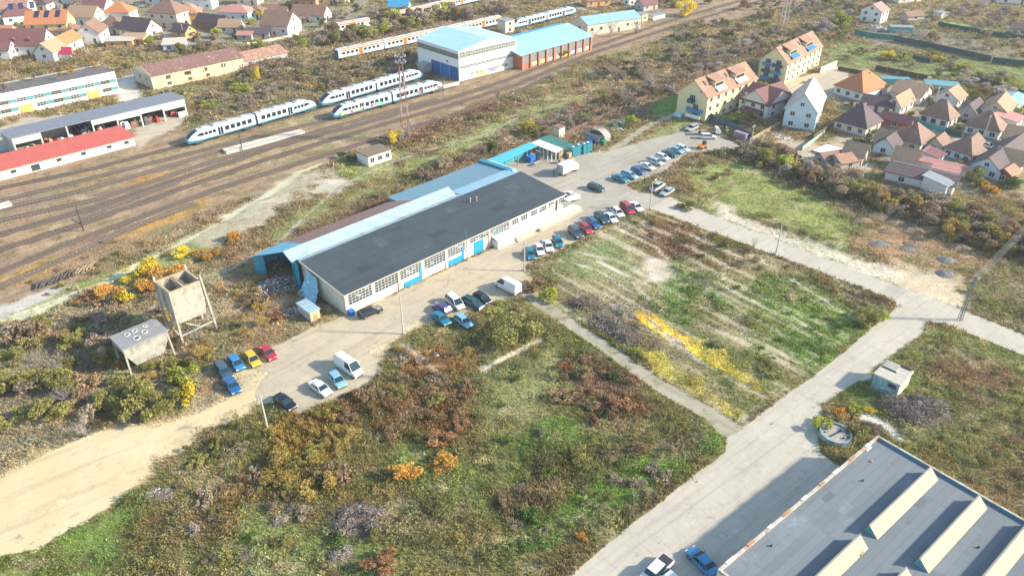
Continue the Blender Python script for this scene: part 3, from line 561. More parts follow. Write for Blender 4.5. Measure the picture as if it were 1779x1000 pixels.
def pickup(label,p,a,colr):
    x=G(*p,.5); e=thing('pickup_truck',label,'pickup',(x.x,x.y,.05),a); L=5.2
    secs=[]
    for xx,zb,hw in ((-2.6,.9,.82),(-2.5,1.0,.88),(1.0,1.0,.9),(1.9,.95,.88),(2.45,.85,.8),(2.6,.6,.72)):
        secs.append([(xx,-hw,.35),(xx,-hw,zb-.1),(xx,-hw*.93,zb),(xx,hw*.93,zb),(xx,hw,zb-.1),(xx,hw,.35)])
    MB().loft(secs).box(.0-.9,1.0,-.62,.62,1.55,1.62).build('body',CARM[colr],e)
    MB().loft([[(-1.0,-.82,.98),(-1.0,.82,.98),(1.35,.82,.98),(1.35,-.82,.98)],[(-.85,-.64,1.56),(-.85,.64,1.56),(.75,.64,1.56),(.75,-.64,1.56)]]).build('window_glass',cglass,e)
    MB().box(-2.45,-1.1,-.72,.72,1.0,1.03).build('load_bed',dark,e)
    M=car_meshes('sedan')
    for xx in (-1.7,1.7):
        for s in (-1,1): w=link('wheel',M[2],e,(xx,s*.78,.31)); link('rim',M[3],w)
    for s in (-1,1): link('headlight',M[4],e,(2.52,s*.6,.7)); link('tail_light',M[5],e,(-2.58,s*.7,.75))
pickup('grey pickup with open load bed beside the silver white saloon',(1142,325),hd((1127,333),(1158,313)),'silver')
pickup('white pickup with dark open load bed at the bottom edge of the picture',(1139,993),hd((1157,975),(1122,1010)),'white')
# box truck and flatbed
def truck(name,label,p,a,flat=False):
    x=G(*p,1.0); e=thing(name,label,'truck',(x.x,x.y,.05),a)
    MB().loft([[(1.6,-.95,.55),(1.6,.95,.55),(1.6,.95,2.2),(1.6,-.95,2.2)],[(2.5,-.95,.5),(2.5,.95,.5),(2.5,.93,2.15),(2.5,-.93,2.15)],[(3.1,-.9,.5),(3.1,.9,.5),(3.1,.88,1.3),(3.1,-.88,1.3)]]).build('cab',CARM['white'],e)
    MB().poly([(2.53,-.8,2.05),(2.53,.8,2.05),(3.08,.8,1.36),(3.08,-.8,1.36)]).build('windscreen',cglass,e,loc=(.03,0,.02))
    if flat:
        b=MB().box(-2.6,1.5,-1,1,.9,1.05)
        for s in (-1,1): b.box(-2.6,1.5,s*1.0-.03,s*1.0+.03,1.05,1.35)
        b.box(-2.63,-2.57,-1,1,1.05,2.0).box(1.45,1.5,-1,1,1.05,1.8).build('load_bed',wood,e)
    else:
        b=MB().box(-3.2,1.5,-1.1,1.1,.85,3.0)
        for i in range(8): b.box(-3.2+i*.65,-3.14+i*.65,-1.13,1.13,.85,3.03)
        b.build('cargo_box',CARM['white'],e)
        MB().box(1.7,2.2,-.3,.3,2.2,2.5).build('roof_light',mat('orange_plastic',(.7,.3,.03)),e)
    MB().box(-2.9,3.0,-.5,.5,.45,.8).build('chassis',trim,e)
    M=car_meshes('van')
    for xx in (-1.9,2.3):
        for s in (-1,1): w=link('wheel',M[2],e,(xx,s*.85,.33)); link('rim',M[3],w)
truck('box_truck','white box truck with ribbed cargo body parked by the stacked pallets',(987,294),hd((972,302),(1004,288)))
truck('flatbed_truck','white cabbed flatbed truck with low wooden sides by the dark fence',(1232,228),hd((1214,226),(1249,226)),True)
# ------------------------------------------------------------ trains
tw=mat('train_white',(.58,.64,.68),.4,.05,.6,coat=.3); tt=mat('train_teal',(.05,.22,.28),.35,.08,.6,coat=.3); trf=mat('train_roof',(.42,.48,.52),.5,.12,1.5); tr_or=mat('train_orange',(.62,.17,.04),.45,.08); trd=mat('train_underframe',(.05,.05,.05),.9); twin=mat('train_window',(.02,.035,.045),.12,.1,spec=.6); redp=mat('signal_red',(.6,.07,.03),.5)
def sec(x,hw,z0,z1,zc):
    return [(x,-hw*.96,z0),(x,-hw,z0+.35),(x,-hw*.98,z1-.5),(x,-hw*.85,z1-.14),(x,-hw*.45,z1),(x,hw*.45,z1),(x,hw*.85,z1-.14),(x,hw*.98,z1-.5),(x,hw,z0+.35),(x,hw*.96,z0)]
def railcar(label,pa,pb,graffiti=0,L=41.7,flip=False):
    A=G(*pa);B=G(*pb); d=(B-A).normalized(); mid=(A+B)/2; ang=math.atan2(d.y,d.x)
    t=thing('railcar',label,'train',(mid.x,mid.y,.3),ang,'white and teal railcars'); H=L/2
    for s in (-1,1):
        xs=[(.35,1.42,.75,3.75),(H-4.5,1.42,.75,3.75),(H-2.6,1.38,.72,3.45),(H-1.2,1.25,.7,2.75),(H-.35,1.0,.72,2.0),(H,.75,.8,1.4)]
        MB().loft([sec(s*x,hw,z0,z1,0) for x,hw,z0,z1 in xs]).build('car_body',tw,t)
        MB().loft([[(s*x,-hw-.02,z0-.02),(s*x,-hw-.02,z0+zz),(s*x,hw+.02,z0+zz),(s*x,hw+.02,z0-.02)] for x,hw,z0,z1,zz in [(.4,1.42,.75,3.7,.33),(H-5,1.42,.75,3.7,.33),(H-2.6,1.38,.72,3.5,.5),(H-1.2,1.25,.7,2.9,.65),(H-.3,1.03,.72,2.1,.7),(H+.05,.78,.8,1.5,.5)]]).build('teal_skirt',tt,t)
        # nose shell and windscreen
        MB().loft([[(s*x,-hw*.86,z1-.11),(s*x,-hw*.5,z1+.02),(s*x,hw*.5,z1+.02),(s*x,hw*.86,z1-.11)] for x,hw,z0,z1 in [(H-3.3,1.4,0,3.63),(H-2.6,1.38,.7,3.47),(H-1.2,1.26,.7,2.77),(H-.33,1.02,.7,2.02)]],closed=False,cap=False).build('windscreen',twin,t)
        MB().loft([[(s*x,-hw*.9,z1-.45),(s*x,-hw*.6,z1+.03),(s*x,hw*.6,z1+.03),(s*x,hw*.9,z1-.45)] for x,hw,z0,z1 in [(H-.36,1.02,.7,2.02),(H+.03,.78,.8,1.42)]],closed=False,cap=False).build('nose_panel',tt,t)
        # roof shell with equipment
        rf=MB().loft([[(s*x,-1.18,3.64),(s*x,-.6,3.79),(s*x,.6,3.79),(s*x,1.18,3.64)] for x in (.4,H-4.6)],closed=False,cap=False).build('roof_panel',trf,t)
        for xx in (3.2,7.4,11.6,15.2): MB().box(s*xx-.9,s*xx+.9,-.65,.65,3.78,3.98).build('roof_unit',trf,t)
        MB().box(s*13.2-.06,s*13.2+.06,-1.2,1.2,3.76,3.9).build('roof_gutter',trim,t)
        for q in (2.6,H-3.4): MB().box(s*q-1.3,s*q+1.3,-1.1,1.1,-.0,.75).build('bogie',trd,t)
        for sd in (-1,1):
            y=sd*1.425
            for k in range(5):
                x=1.6+k*1.75; MB().box(s*x,s*(x+1.25),y-.006,y+.006,1.75,2.95).build('window',twin,t)
            for k in range(4):
                x=12.6+k*1.2; MB().box(s*x,s*(x+.95),y-.006,y+.006,2.05,2.85).build('window',twin,t)
            dr=MB().box(s*10.5,s*11.15,y-.008,y+.008,1.0,3.1).box(s*11.3,s*11.95,y-.008,y+.008,1.0,3.1).build('door',twin,t)
            MB().box(s*10.4,s*12.1,y-.012,y+.012,.62,1.0).build('door_step',redp,t)
            # slanted cab side window
            x0=H-4.1; MB().poly([(s*x0,sd*1.43,2.2),(s*(x0+1.6),sd*1.37,2.2),(s*(x0+1.0),sd*1.37,2.75),(s*x0,sd*1.43,2.95)]).build('cab_window',twin,t)
    MB().box(-.35,.35,-1.2,1.2,.9,3.5).build('gangway',dark,t)
    if graffiti:
        r=random.Random(3); pal=[(.75,.10,.10),(.05,.45,.55),(.85,.70,.08),(.12,.45,.15),(.85,.45,.45),(.1,.25,.6)]
        for k,(x0,x1) in enumerate([(-19,-17.6),(-17.5,-15.6),(-15.5,-14),(-13.9,-12.4),(-12.2,-10.7),(-8.4,-6.8),(-6.7,-5),(-4.9,-3.4),(9.5,11),(11.2,13.4),(15.5,17.2),(17.4,19)]):
            g=MB(); cx=(x0+x1)/2; 
            for q in range(3):
                n=9; cc=(cx+r.uniform(-.4,.4),r.uniform(1.25,1.8)); R_=r.uniform(.35,.75)
                g.poly([(cc[0]+R_*r.uniform(.6,1.25)*math.cos(2*math.pi*i/n),-1.452-.004*q,cc[1]+.75*R_*r.uniform(.6,1.2)*math.sin(2*math.pi*i/n)) for i in range(n)],q)
            ks=[(k*2+q)%6 for q in range(3)]
            g.build('graffiti',[mat('graffiti_paint_%s'%'abcdef'[j],pal[j],.6,.25,2) for j in ks],t)
    return t
railcar('white and teal railcar standing apart, nearest the red roofed shed',(330,254),(545,191))
railcar('white railcar on the depot track behind the graffiti covered one',(552,190),(738,136))
railcar('railcar covered with colourful graffiti along its lower side',(583,208),(764,158),1)
railcar('white railcar far behind the blue roofed depot',(886,54),(1001,25))
def emu(label,pa,pb,ncar):
    A=G(*pa);B=G(*pb); d=(B-A).normalized(); L=(B-A).length/ncar; ang=math.atan2(d.y,d.x)
    t=thing('electric_train',label,'train',(A.x,A.y,.3),ang,'white trains with an orange stripe')
    for k in range(ncar):
        x0=k*L+.25; x1=(k+1)*L-.25
        xs=[(x0,1.3,.7,3.7),(x0+(.8 if k==0 else .1),1.42,.7,3.95),(x1-.1,1.42,.7,3.95),(x1,1.4,.7,3.9)]
        MB().loft([sec(x,hw,z0,z1,0) for x,hw,z0,z1 in xs]).build('car_body',tw,t)
        for sd in (-1,1):
            MB().loft([[(x,sd*1.44,3.0),(x,sd*1.43,3.3),(x,sd*1.25,3.86),(x,sd*1.0,3.93)] for x in (x0+.9,x1-.1)],closed=False,cap=False).build('orange_stripe',tr_or,t)
            n=int((L-3)/1.9)
            for i in range(n):
                x=x0+1.6+i*1.9
                if i==n//2: MB().box(x-.3,x+1.3,sd*1.43-.01,sd*1.43+.01,.8,3.0).build('door',tr_or,t); continue
                MB().box(x,x+1.15,sd*1.43-.008,sd*1.43+.008,1.85,2.7).build('window',twin,t)
        for q in (x0+2.5,x1-2.5): MB().box(q-1.2,q+1.2,-1.1,1.1,0,.7).build('bogie',trd,t)
        for q in (x0+L*.3,x0+L*.6): MB().box(q-1,q+1,-.6,.6,3.93,4.15).build('roof_unit',steel,t)
    MB().box(.12,.24,-1.15,1.15,2.0,3.3).build('windscreen',twin,t); MB().box(.1,.22,-1.25,1.25,.8,1.95).build('nose_panel',tt,t)
emu('long white train with an orange stripe behind the brown bushes left of the depot',(585,106),(868,44),4)
emu('short end of an orange striped train half hidden by trees near the houses',(578,60),(642,48),1)
emu('distant orange striped train mostly hidden by the yellowing trees',(690,37),(832,3),2)
# ------------------------------------------------------------ house kit
roofs=dict(tan=mat('sunlit_tile_tan',(.42,.27,.16),.85,.15,1.5,col2=(.40,.25,.16),s2=.6,t2=.55,stripe=((0,0,1),.3,.25)),orange=mat('orange_tile',(.52,.20,.08),.8,.15,1.5,stripe=((0,0,1),.3,.25)),
 brown=mat('brown_tile',(.26,.15,.10),.7,.25,1.5,col2=(.19,.115,.08),s2=.5,t2=.55,stripe=((0,0,1),.3,.25)),maroon=mat('maroon_tile',(.20,.085,.08),.7,.15,1.5,stripe=((0,0,1),.3,.25)),dark=mat('dark_purple_tile',(.11,.075,.075),.75,.15,1.5,stripe=((0,0,1),.3,.2)),
 pink=mat('pale_red_tile',(.50,.24,.20),.8,.12,1.2,stripe=((0,0,1),.3,.25)),cream=mat('cream_tile',(.56,.48,.39),.8,.1,1.2,stripe=((0,0,1),.3,.25)),grey=mat('grey_sheet_roof',(.27,.29,.31),.7,.2,1.5),
 terr=mat('terracotta_tile',(.36,.20,.13),.85,.2,1.5,col2=(.44,.28,.19),s2=.5,t2=.5,stripe=((0,0,1),.3,.25)),teal=mat('teal_sheet',(.10,.30,.34),.5,.15,1.2),red=mat('red_sheet_roof',(.50,.11,.08),.65,.1,.5,col2=(.42,.12,.09),s2=.3,t2=.5,w2=.3),blue=mat('blue_sheet_roof',(.05,.32,.52),.5,.1,1))
walls=dict(white=mat('white_render',(.74,.72,.67),.85,.06,1,col2=(.62,.58,.5),s2=.4,t2=.62),yellow=mat('yellow_render',(.70,.56,.25),.85,.06,1),pale=mat('pale_yellow_render',(.72,.62,.36),.85,.06,.6,col2=(.65,.54,.3),s2=.3,t2=.6),
 cream=mat('cream_render',(.66,.58,.44),.85,.08,1),ltblue=mat('pale_blue_render',(.56,.68,.72),.85,.06,1),ochre=mat('ochre_render',(.58,.32,.07),.85,.1,1),pink=mat('pale_pink_render',(.70,.56,.56),.85,.06,1),
 brick=mat('red_brick',(.42,.15,.09),.9,.2,4),orange=mat('orange_render',(.66,.34,.12),.85,.1,1),grey=mat('grey_render',(.42,.41,.38),.85,.15,1),lime=mat('faded_peach_render',(.66,.50,.30),.85,.1,.8,col2=(.60,.55,.42),s2=.3,t2=.5))
brickm=mat('chimney_brick',(.45,.26,.17),.9,.2,4); framew=mat('window_frame_white',(.7,.7,.68),.5,.05)
_w={}
def window_mesh(w,h,kind=0):
    k=(round(w,2),round(h,2),kind)
    if k in _w: return _w[k]
    mb=MB().box(-w/2-.08,w/2+.08,-.04,.02,-h/2-.08,h/2+.08,0)
    n=2 if w<1.6 else 3
    for i in range(n):
        a=-w/2+i*w/n+.04; b=-w/2+(i+1)*w/n-.04; mb.box(a,b,-.055,-.03,-h/2+.03,h/2-.03,1)
    mb.box(-w/2-.12,w/2+.12,-.14,.0,-h/2-.14,-h/2-.085,0)
    _w[k]=mb.mesh('window_%d'%len(_w),[framew if kind==0 else wood,glass]); return _w[k]
def win(e,x,z,side,Lx,Ly,w=1.3,h=1.2,kind=0,name='window'):
    """side: 0 front (y=0), 1 right (x=Lx), 2 back, 3 left (x=0); x measured along the side"""
    m=window_mesh(w,h,kind)
    loc,rz={0:((x,-.003,z),0),3:((-.003,x,z),-math.pi/2),1:((Lx+.003,x,z),math.pi/2),2:((x,Ly+.003,z),math.pi)}[side]
    return link(name,m,e,loc,rz)
_d={}
def door(e,x,side,Lx,Ly,w=1.0,h=2.1,m=None):
    m=m or mat('brown_door',(.16,.08,.05),.6)
    k=(w,h,m.name)
    if k not in _d: _d[k]=MB().box(-w/2-.08,w/2+.08,-.03,.02,.02,h+.08,0).box(-w/2,w/2,-.06,-.02,.04,h,1).mesh('door_%d'%len(_d),[framew,m])
    loc,rz={0:((x,-.003,0),0),3:((-.003,x,0),-math.pi/2),1:((Lx+.003,x,0),math.pi/2)}[side]
    return link('door',_d[k],e,loc,rz)
def gable_pts(Lx,Ly,h,rh,ax,ov=.45):
    if ax=='x': return Lx,Ly
def house(label,o,ang,Lx,Ly,h,rh,kind='hip',wall='white',roof='brown',nwx=None,nwy=None,chim=((.35,.45),),rmat2=None,doors=True,name='house',cat='house',ov=.45,floors=None,wk=0,plinth=True,group='village houses'):
    e=thing(name,label,cat,(o.x,o.y,0),ang,group); wm=walls[wall] if isinstance(wall,str) else wall; rm=roofs[roof] if isinstance(roof,str) else roof
    w=MB(); s=rh
    P=[(0,0),(Lx,0),(Lx,Ly),(0,Ly)]
    w.prism(P,0,h)
    if kind=='cross':
        for x0,x1 in ((0,.2),(Lx-.2,Lx)): w.loft([[(x0,0,h),(x0,Ly,h),(x0,Ly/2,h+s-.02)],[(x1,0,h),(x1,Ly,h),(x1,Ly/2,h+s-.02)]])
        for y0,y1 in ((0,.2),(Ly-.2,Ly)): w.loft([[(0.01,y0,h),(Lx-.01,y0,h),(Lx/2,y0,h+s-.05)],[(0.01,y1,h),(Lx-.01,y1,h),(Lx/2,y1,h+s-.05)]])
    if kind=='gx':   # ridge along x
        for x0,x1 in ((0,.2),(Lx-.2,Lx)): w.loft([[(x0,0,h),(x0,Ly,h),(x0,Ly/2,h+s-.02)],[(x1,0,h),(x1,Ly,h),(x1,Ly/2,h+s-.02)]])
    if kind=='gy':
        for y0,y1 in ((0,.2),(Ly-.2,Ly)): w.loft([[(0,y0,h),(Lx,y0,h),(Lx/2,y0,h+s-.02)],[(0,y1,h),(Lx,y1,h),(Lx/2,y1,h+s-.02)]])
    w.build('wall',wm,e)
    r=MB(); t=.18
    def sl(pts): r.slab([(p[0],p[1],p[2]+.19) for p in pts],t)
    if kind=='cross':
        k=s/(Lx/2); z=h-ov*k
        sl([(-ov,Ly+ov,z-.03),(-ov,-ov,z-.03),(Lx/2,-ov,h+s-.03),(Lx/2,Ly+ov,h+s-.03)]); sl([(Lx+ov,-ov,z-.03),(Lx+ov,Ly+ov,z-.03),(Lx/2,Ly+ov,h+s-.03),(Lx/2,-ov,h+s-.03)])
    if kind in ('gx','cross'):
        k=s/(Ly/2); z=h-ov*k
        sl([(-ov,-ov,z),(Lx+ov,-ov,z),(Lx+ov,Ly/2,h+s),(-ov,Ly/2,h+s)]); sl([(Lx+ov,Ly+ov,z),(-ov,Ly+ov,z),(-ov,Ly/2,h+s),(Lx+ov,Ly/2,h+s)])
    elif kind=='gy':
        k=s/(Lx/2); z=h-ov*k
        sl([(-ov,Ly+ov,z),(-ov,-ov,z),(Lx/2,-ov,h+s),(Lx/2,Ly+ov,h+s)]); sl([(Lx+ov,-ov,z),(Lx+ov,Ly+ov,z),(Lx/2,Ly+ov,h+s),(Lx/2,-ov,h+s)])
    elif kind=='hip':
        m=min(Lx,Ly)/2
        if Lx>=Ly: a,b=(m,Ly/2,h+s),(Lx-m*.999,Ly/2,h+s)
        else: a,b=(Lx/2,m,h+s),(Lx/2,Ly-m*.999,h+s)
        c=[(-ov,-ov,h-.1),(Lx+ov,-ov,h-.1),(Lx+ov,Ly+ov,h-.1),(-ov,Ly+ov,h-.1)]
        if Lx>=Ly: fs=[[c[0],c[1],b,a],[c[1],c[2],b],[c[2],c[3],a,b],[c[3],c[0],a]]
        else: fs=[[c[0],c[1],a],[c[1],c[2],b,a],[c[2],c[3],b],[c[3],c[0],a,b]]
        for f in fs: sl(f)
    elif kind=='flat': r.box(-.2,Lx+.2,-.2,Ly+.2,h+.002,h+.25)
    elif kind=='shed': # falls towards the front
        sl([(-ov,-ov,h),(Lx+ov,-ov,h),(Lx+ov,Ly+ov,h+s),(-ov,Ly+ov,h+s)]); 
    ro=r.build('roof',rm,e)
    if kind=='shed': MB().prism([(0.01,.01),(Lx-.01,.01),(Lx-.01,Ly-.01),(.01,Ly-.01)],[h-.01]*4,[h+.02,h+.02,h+s+.1,h+s+.1]).build('gable_wall',wm,e)
    for cx,cy in chim:
        x,y=cx*Lx,cy*Ly; tp_=h+s*.75+.7
        MB().box(x-.25,x+.25,y-.25,y+.25,h+s*.2,tp_).box(x-.31,x+.31,y-.31,y+.31,tp_,tp_+.1).build('chimney',brickm,ro)
    fl=floors or max(1,int((h+.3)/2.6)); fh=h/fl
    nwx=max(1,int(Lx/3.2)) if nwx is None else nwx; nwy=max(1,int(Ly/3.4)) if nwy is None else nwy
    for f in range(fl):
        z=fh*(f+.55)
        for i in range(nwx): 
            if doors and f==0 and i==nwx//2 and nwx>1: door(e,Lx*(i+.5)/nwx,0,Lx,Ly); continue
            win(e,Lx*(i+.5)/nwx,z,0,Lx,Ly,kind=wk)
        for i in range(nwy): win(e,Ly*(i+.5)/nwy,z,3,Lx,Ly,kind=wk); 
        if nwy: win(e,Ly*.5,z,1,Lx,Ly,kind=wk)
    if kind=='gx' and s>2.2 and nwy: win(e,Ly/2,h+s*.35,3,Lx,Ly,1.1,1.0,wk); win(e,Ly/2,h+s*.35,1,Lx,Ly,1.1,1.0,wk)
    if kind=='gy' and s>2.2 and nwx: win(e,Lx/2,h+s*.35,0,Lx,Ly,1.1,1.0,wk)
    if plinth: MB().prism([(-.06,-.06),(Lx+.06,-.06),(Lx+.06,Ly+.06),(-.06,Ly+.06)],0,.35).build('plinth',conc,e)
    return e
def houseC(label,Cc,R,Lf,z,h,rh,kind='hip',**k):
    """from the eave corners surveyed at height z: nearest corner, its right and its left neighbour"""
    c=G(*Cc,z);r=G(*R,z);l=G(*Lf,z); a1=math.atan2(r.y-c.y,r.x-c.x); a2=math.atan2(l.y-c.y,l.x-c.x)-math.pi/2
    a=math.atan2(math.sin(a1)+math.sin(a2),math.cos(a1)+math.cos(a2)); ov=k.get('ov',.45)
    Lx=(r-c).length-2*ov; Ly=(l-c).length-2*ov
    o=c+Vector((math.cos(a)-math.sin(a),math.sin(a)+math.cos(a),0))*ov
    return house(label,o,a,max(2.5,Lx),max(2.5,Ly),h,rh,kind,**k)
def houseO(label,p,Lx,Ly,angd,h,rh,kind='hip',**k):
    """p: survey point of the foot of the x=0,y=0 corner"""
    return house(label,G(*p),math.radians(angd),Lx,Ly,h,rh,kind,**k)
def houseP(label,p,Lx,Ly,angd,h,rh,kind='hip',**k):
    """p: survey point of the middle of the front wall's foot"""
    a=math.radians(angd); c=G(*p); o=c-Vector((math.cos(a),math.sin(a),0))*Lx/2
    return house(label,o,a,Lx,Ly,h,rh,kind,**k)
# ------------------------------------------------------------ the long warehouse
m_felt=feltmat('dark_roof_felt',(.044,.060,.070),(.055,.072,.083),(.034,.048,.056),8,1.0)
m_corr=mat('pale_corrugated_sheet',(.36,.50,.56),.45,.1,.6,col2=(.29,.39,.44),s2=.4,t2=.5,stripe=((1,0,0),.55,.35))
m_trans=mat('translucent_ribbed_sheet',(.42,.50,.52),.4,.2,.6,col2=(.34,.24,.2),s2=.8,t2=.52,stripe=((1,0,0),.6,.5))
m_rustr=mat('rusty_corrugated_sheet',(.34,.19,.15),.85,.2,1,col2=(.36,.44,.46),s2=.35,t2=.58,stripe=((1,0,0),.8,.6))
m_bluer=mat('greyblue_sheet_roof',(.15,.27,.33),.5,.08,.4,stripe=((0,1,0),1.0,.2)); m_bluel=mat('light_blue_sheet',(.28,.46,.54),.5,.08,.4); m_sheetblue=mat('turquoise_steel_sheet',(.05,.30,.42),.45,.12,.6,stripe=((1,1,0),.8,.3))
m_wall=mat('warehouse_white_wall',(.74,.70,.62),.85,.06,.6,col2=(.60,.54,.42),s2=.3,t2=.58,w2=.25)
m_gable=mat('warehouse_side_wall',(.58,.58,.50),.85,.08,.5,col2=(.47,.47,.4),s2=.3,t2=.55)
m_pinkp=mat('salmon_pillar',(.62,.42,.36),.85,.1)
wh=thing('warehouse','long white warehouse with dark felt roof, gridded windows and bright blue doors','warehouse',(WO.x,WO.y,0),WA)
LX,DY,HF,HB=58.2,13.5,4.35,5.5
MB().prism([(0,0),(LX,0),(LX,DY),(0,DY)],0,[HF,HF,HB,HB]).build('front_wall',m_wall,wh)
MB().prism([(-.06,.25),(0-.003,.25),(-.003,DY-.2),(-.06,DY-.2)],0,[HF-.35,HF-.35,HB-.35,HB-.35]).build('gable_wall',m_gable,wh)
rf=MB().slab([(-.35,-.45,HF+.12),(LX+.35,-.45,HF+.12),(LX+.35,DY+.1,HB+.2),(-.35,DY+.1,HB+.2)],.2).build('roof',m_felt,wh)
MB().box(-.42,LX+.42,-.55,-.46,HF-.08,HF+.1).build('eaves_gutter',mat('cream_fascia',(.62,.55,.42)),wh)
g=MB(); g.prism([(-.45,-.5),(-.36,-.5),(-.36,DY+.1),(-.45,DY+.1)],[HF-.12,HF-.12,HB-.05,HB-.05],[HF+.16,HF+.16,HB+.24,HB+.24]); g.build('verge_board',mat('cream_fascia',()),wh)
MB().prism([(-.08,.4),(-.055,.4),(-.055,DY*.72),(-.08,DY*.72)],[HF-.45,HF-.45,HB-.7,HB-.7],[HF-.3,HF-.3,HB-.55,HB-.55]).build('drip_rail',steel,wh)
MB().box(-.12,-.01,-.14,.5,0,HF).build('corner_pillar',m_pinkp,wh); MB().box(-.1,-.02,DY-.5,DY+.05,0,HB).build('corner_pillar',m_pinkp,wh)
for k,(x,y,a_,b_) in enumerate(((6,3,3.0,2.2),(14,8,2.2,3.0),(24,4,4.0,1.6),(33,9.5,2.5,2.0),(41,3.5,3.2,2.0),(50,8,3.0,2.6),(19,11,3,1.2))):
    zz=HF+.12+(y+.45)/(DY+.55)*(HB+.08-HF); k2=(HB+.08-HF)/(DY+.55); MB().slab([(x,y,zz+.008),(x+a_,y,zz+.008),(x+a_,y+b_,zz+.008+k2*b_),(x,y+b_,zz+.008+k2*b_)],.006).build('felt_patch',mat('roof_patch_%s'%'ab'[k%2],((.036,.05,.058),(.068,.085,.095))[k%2],.85,.2,.8),rf)
for (u,v,z) in ((817,352,5.3),(828,350,5.3)):
    x,y=WL(u,v,z); MB().tube((x,y,4.9),(x,y,6.3),.13,.13,8).tube((x,y,6.3),(x,y,6.45),.2,.2,8).build('roof_vent',conc,rf)
x,y=WL(810,410,4.9); MB().tube((x,y,4.6),(x,y,6.5),.04,.03,5).build('roof_aerial',steel,rf)
def ux(px): # distance along the front for a photograph column on the front wall
    v=547-(px-603)*.4868; p=G(px,v-12,1.6)-WO; return p.dot(EX)
def gridwin(px0,px1,z0,z1,nx,ny,m=glass,broken=0):
    a,b=ux(px0),ux(px1); w=MB().box(a,b,-.03,.0,z0,z1,0).build('window',m,wh)
    f=MB(); t=.055
    for i in range(nx+1): x=a+(b-a)*i/nx; f.box(x-t/2,x+t/2,-.10,-.032,z0-.05,z1+.05)
    for j in range(ny+1): z=z0+(z1-z0)*j/ny; f.box(a-t/2,b+t/2,-.095,-.033,z-t/2,z+t/2)
    f.build('window_frame',framew,w)
    k=random.Random(int(px0))
    pn=MB()
    for i in range(nx):
        for j in range(ny):
            if k.random()<.12: x=a+(b-a)*(i+.5)/nx; z=z0+(z1-z0)*(j+.5)/ny; pn.box(x-(b-a)/nx*.4,x+(b-a)/nx*.4,-.045,-.031,z-(z1-z0)/ny*.4,z+(z1-z0)/ny*.4)
    if pn.v: pn.build('replaced_pane',glassL if k.random()<.6 else framew,w)
for p0,p1 in ((608,648),(653,692),(737,772)): gridwin(p0,p1,1.75,4.05,7,4)
for p0,p1 in ((696,732),(777,806)): gridwin(p0,p1,2.0,4.05,7,4)
gridwin(811,845,2.9,4.05,8,2); gridwin(849,880,2.1,4.05,7,4)
for p0,p1 in ((886,897),(901,912),(918,928),(932,944),(948,957),(965,974)): gridwin(p0,p1,2.6,3.8,3,2)
MB().box(ux(959.5),ux(963),-.06,-.002,1.2,3.7).build('door',dark,wh)
for p0,p1,h in ((701,732,1.1),(777,804,1.3)):   # blue lower gates with a slim wicket
    a,b=ux(p0),ux(p1); MB().box(a,b,-.12,-.033,.02,h).box(b-.5,b,-.14,-.12,.02,2.9).build('gate',bluep,wh)
a,b=ux(821),ux(837); MB().box(a,b,-.12,-.002,.02,2.75).build('gate',bluep,wh)
for px in (693.5,811,847,881,774):
    a=ux(px); MB().box(a-.28,a+.28,-.2,-.001,0,HF-.1).build('pillar',m_pinkp if px in(693.5,847,881) else m_wall,wh)
a,b=ux(851),ux(881); MB().slab([(a,-2.0,1.75),(b,-2.0,1.75),(b,-.1,2.25),(a,-.1,2.25)],.08).build('awning',mat('pale_blue_awning',(.50,.70,.78),.5,.05),wh)
MB().box(a,b,-2.0,-.1,0,1.6).build('lean_to_wall',m_wall,wh)
m_dock=mat('tan_dock_concrete',(.60,.47,.33),.9,.12,1)
a,b=ux(881),61.6; dk=MB(); dk.box(a,b,-2.3,-.205,0,1.0); dk.build('loading_dock',m_wall,wh); MB().box(a-.1,b+.1,-2.4,-2.303,.5,.95).box(a-.1,b+.1,-2.9,-2.403,0,.3).build('dock_edge',m_dock,wh)
MB().box(ux(915),ux(919),-3.3,-2.5,.35,.75).build('dock_step',conc,wh)
x0=ux(983); MB().slab([(x0-2,-1.6,3.1),(x0+2.2,-1.6,3.1),(x0+2.2,-.05,3.3),(x0-2,-.05,3.3)],.1).build('porch_roof',white,wh)
# rear shed under corrugated sheets
sh=thing('open_shed','gabled blue steel shed with pale and rusty corrugated roof behind the warehouse','shed',tuple(WP(0,0)),WA)
MB().slab([(-1.3,15.1,5.4),(39.8,15.1,5.4),(39.8,17.6,6.6),(-1.3,17.6,6.6)],.1).build('roof_front',m_corr,sh)
MB().slab([(-.2,13.62,5.62),(40.4,13.62,5.62),(40.4,15.35,5.33),(-.2,15.35,5.33)],.1).build('roof_valley',m_trans,sh)
MB().slab([(3.2,26,3.6),(3.2,17.6,6.6),(30,17.6,6.6),(30,26,3.6)],.1).build('roof_back',m_rustr,sh)
MB().slab([(-4.2,25.2,3.6),(-1.4,17.6,6.55),(3.15,17.6,6.6),(3.15,26.1,3.6)],.1).build('roof_end',mat('sky_blue_sheet',(.12,.44,.60),.45,.1,1),sh)
w=MB(); w.prism([(-4.0,25.0),(-3.9,24.9),(29.9,25.7),(29.9,25.8)],0,3.45); w.prism([(-4.0,25.0),(-2.9,22.7),(-2.8,22.8),(-3.9,25.1)],0,[3.4,4.3,4.3,3.4]); w.build('back_wall',m_sheetblue,sh)
MB().box(-1.2,38,15.0,15.1,0,5.3).box(-.9,-.8,13.6,15.2,0,5.2).build('side_wall',m_sheetblue,sh)
for i in range(7): MB().box(1+i*6,1.2+i*6,24.8,25,0,3.5).build('post',rust,sh)
an=thing('steel_annex','blue grey flat annex roof with dark blue raised end strip behind the warehouse','annex',tuple(WP(0,0)),WA)
MB().box(30.2,57.6,13.7,26.3,0,4.15).build('wall',m_sheetblue,an)
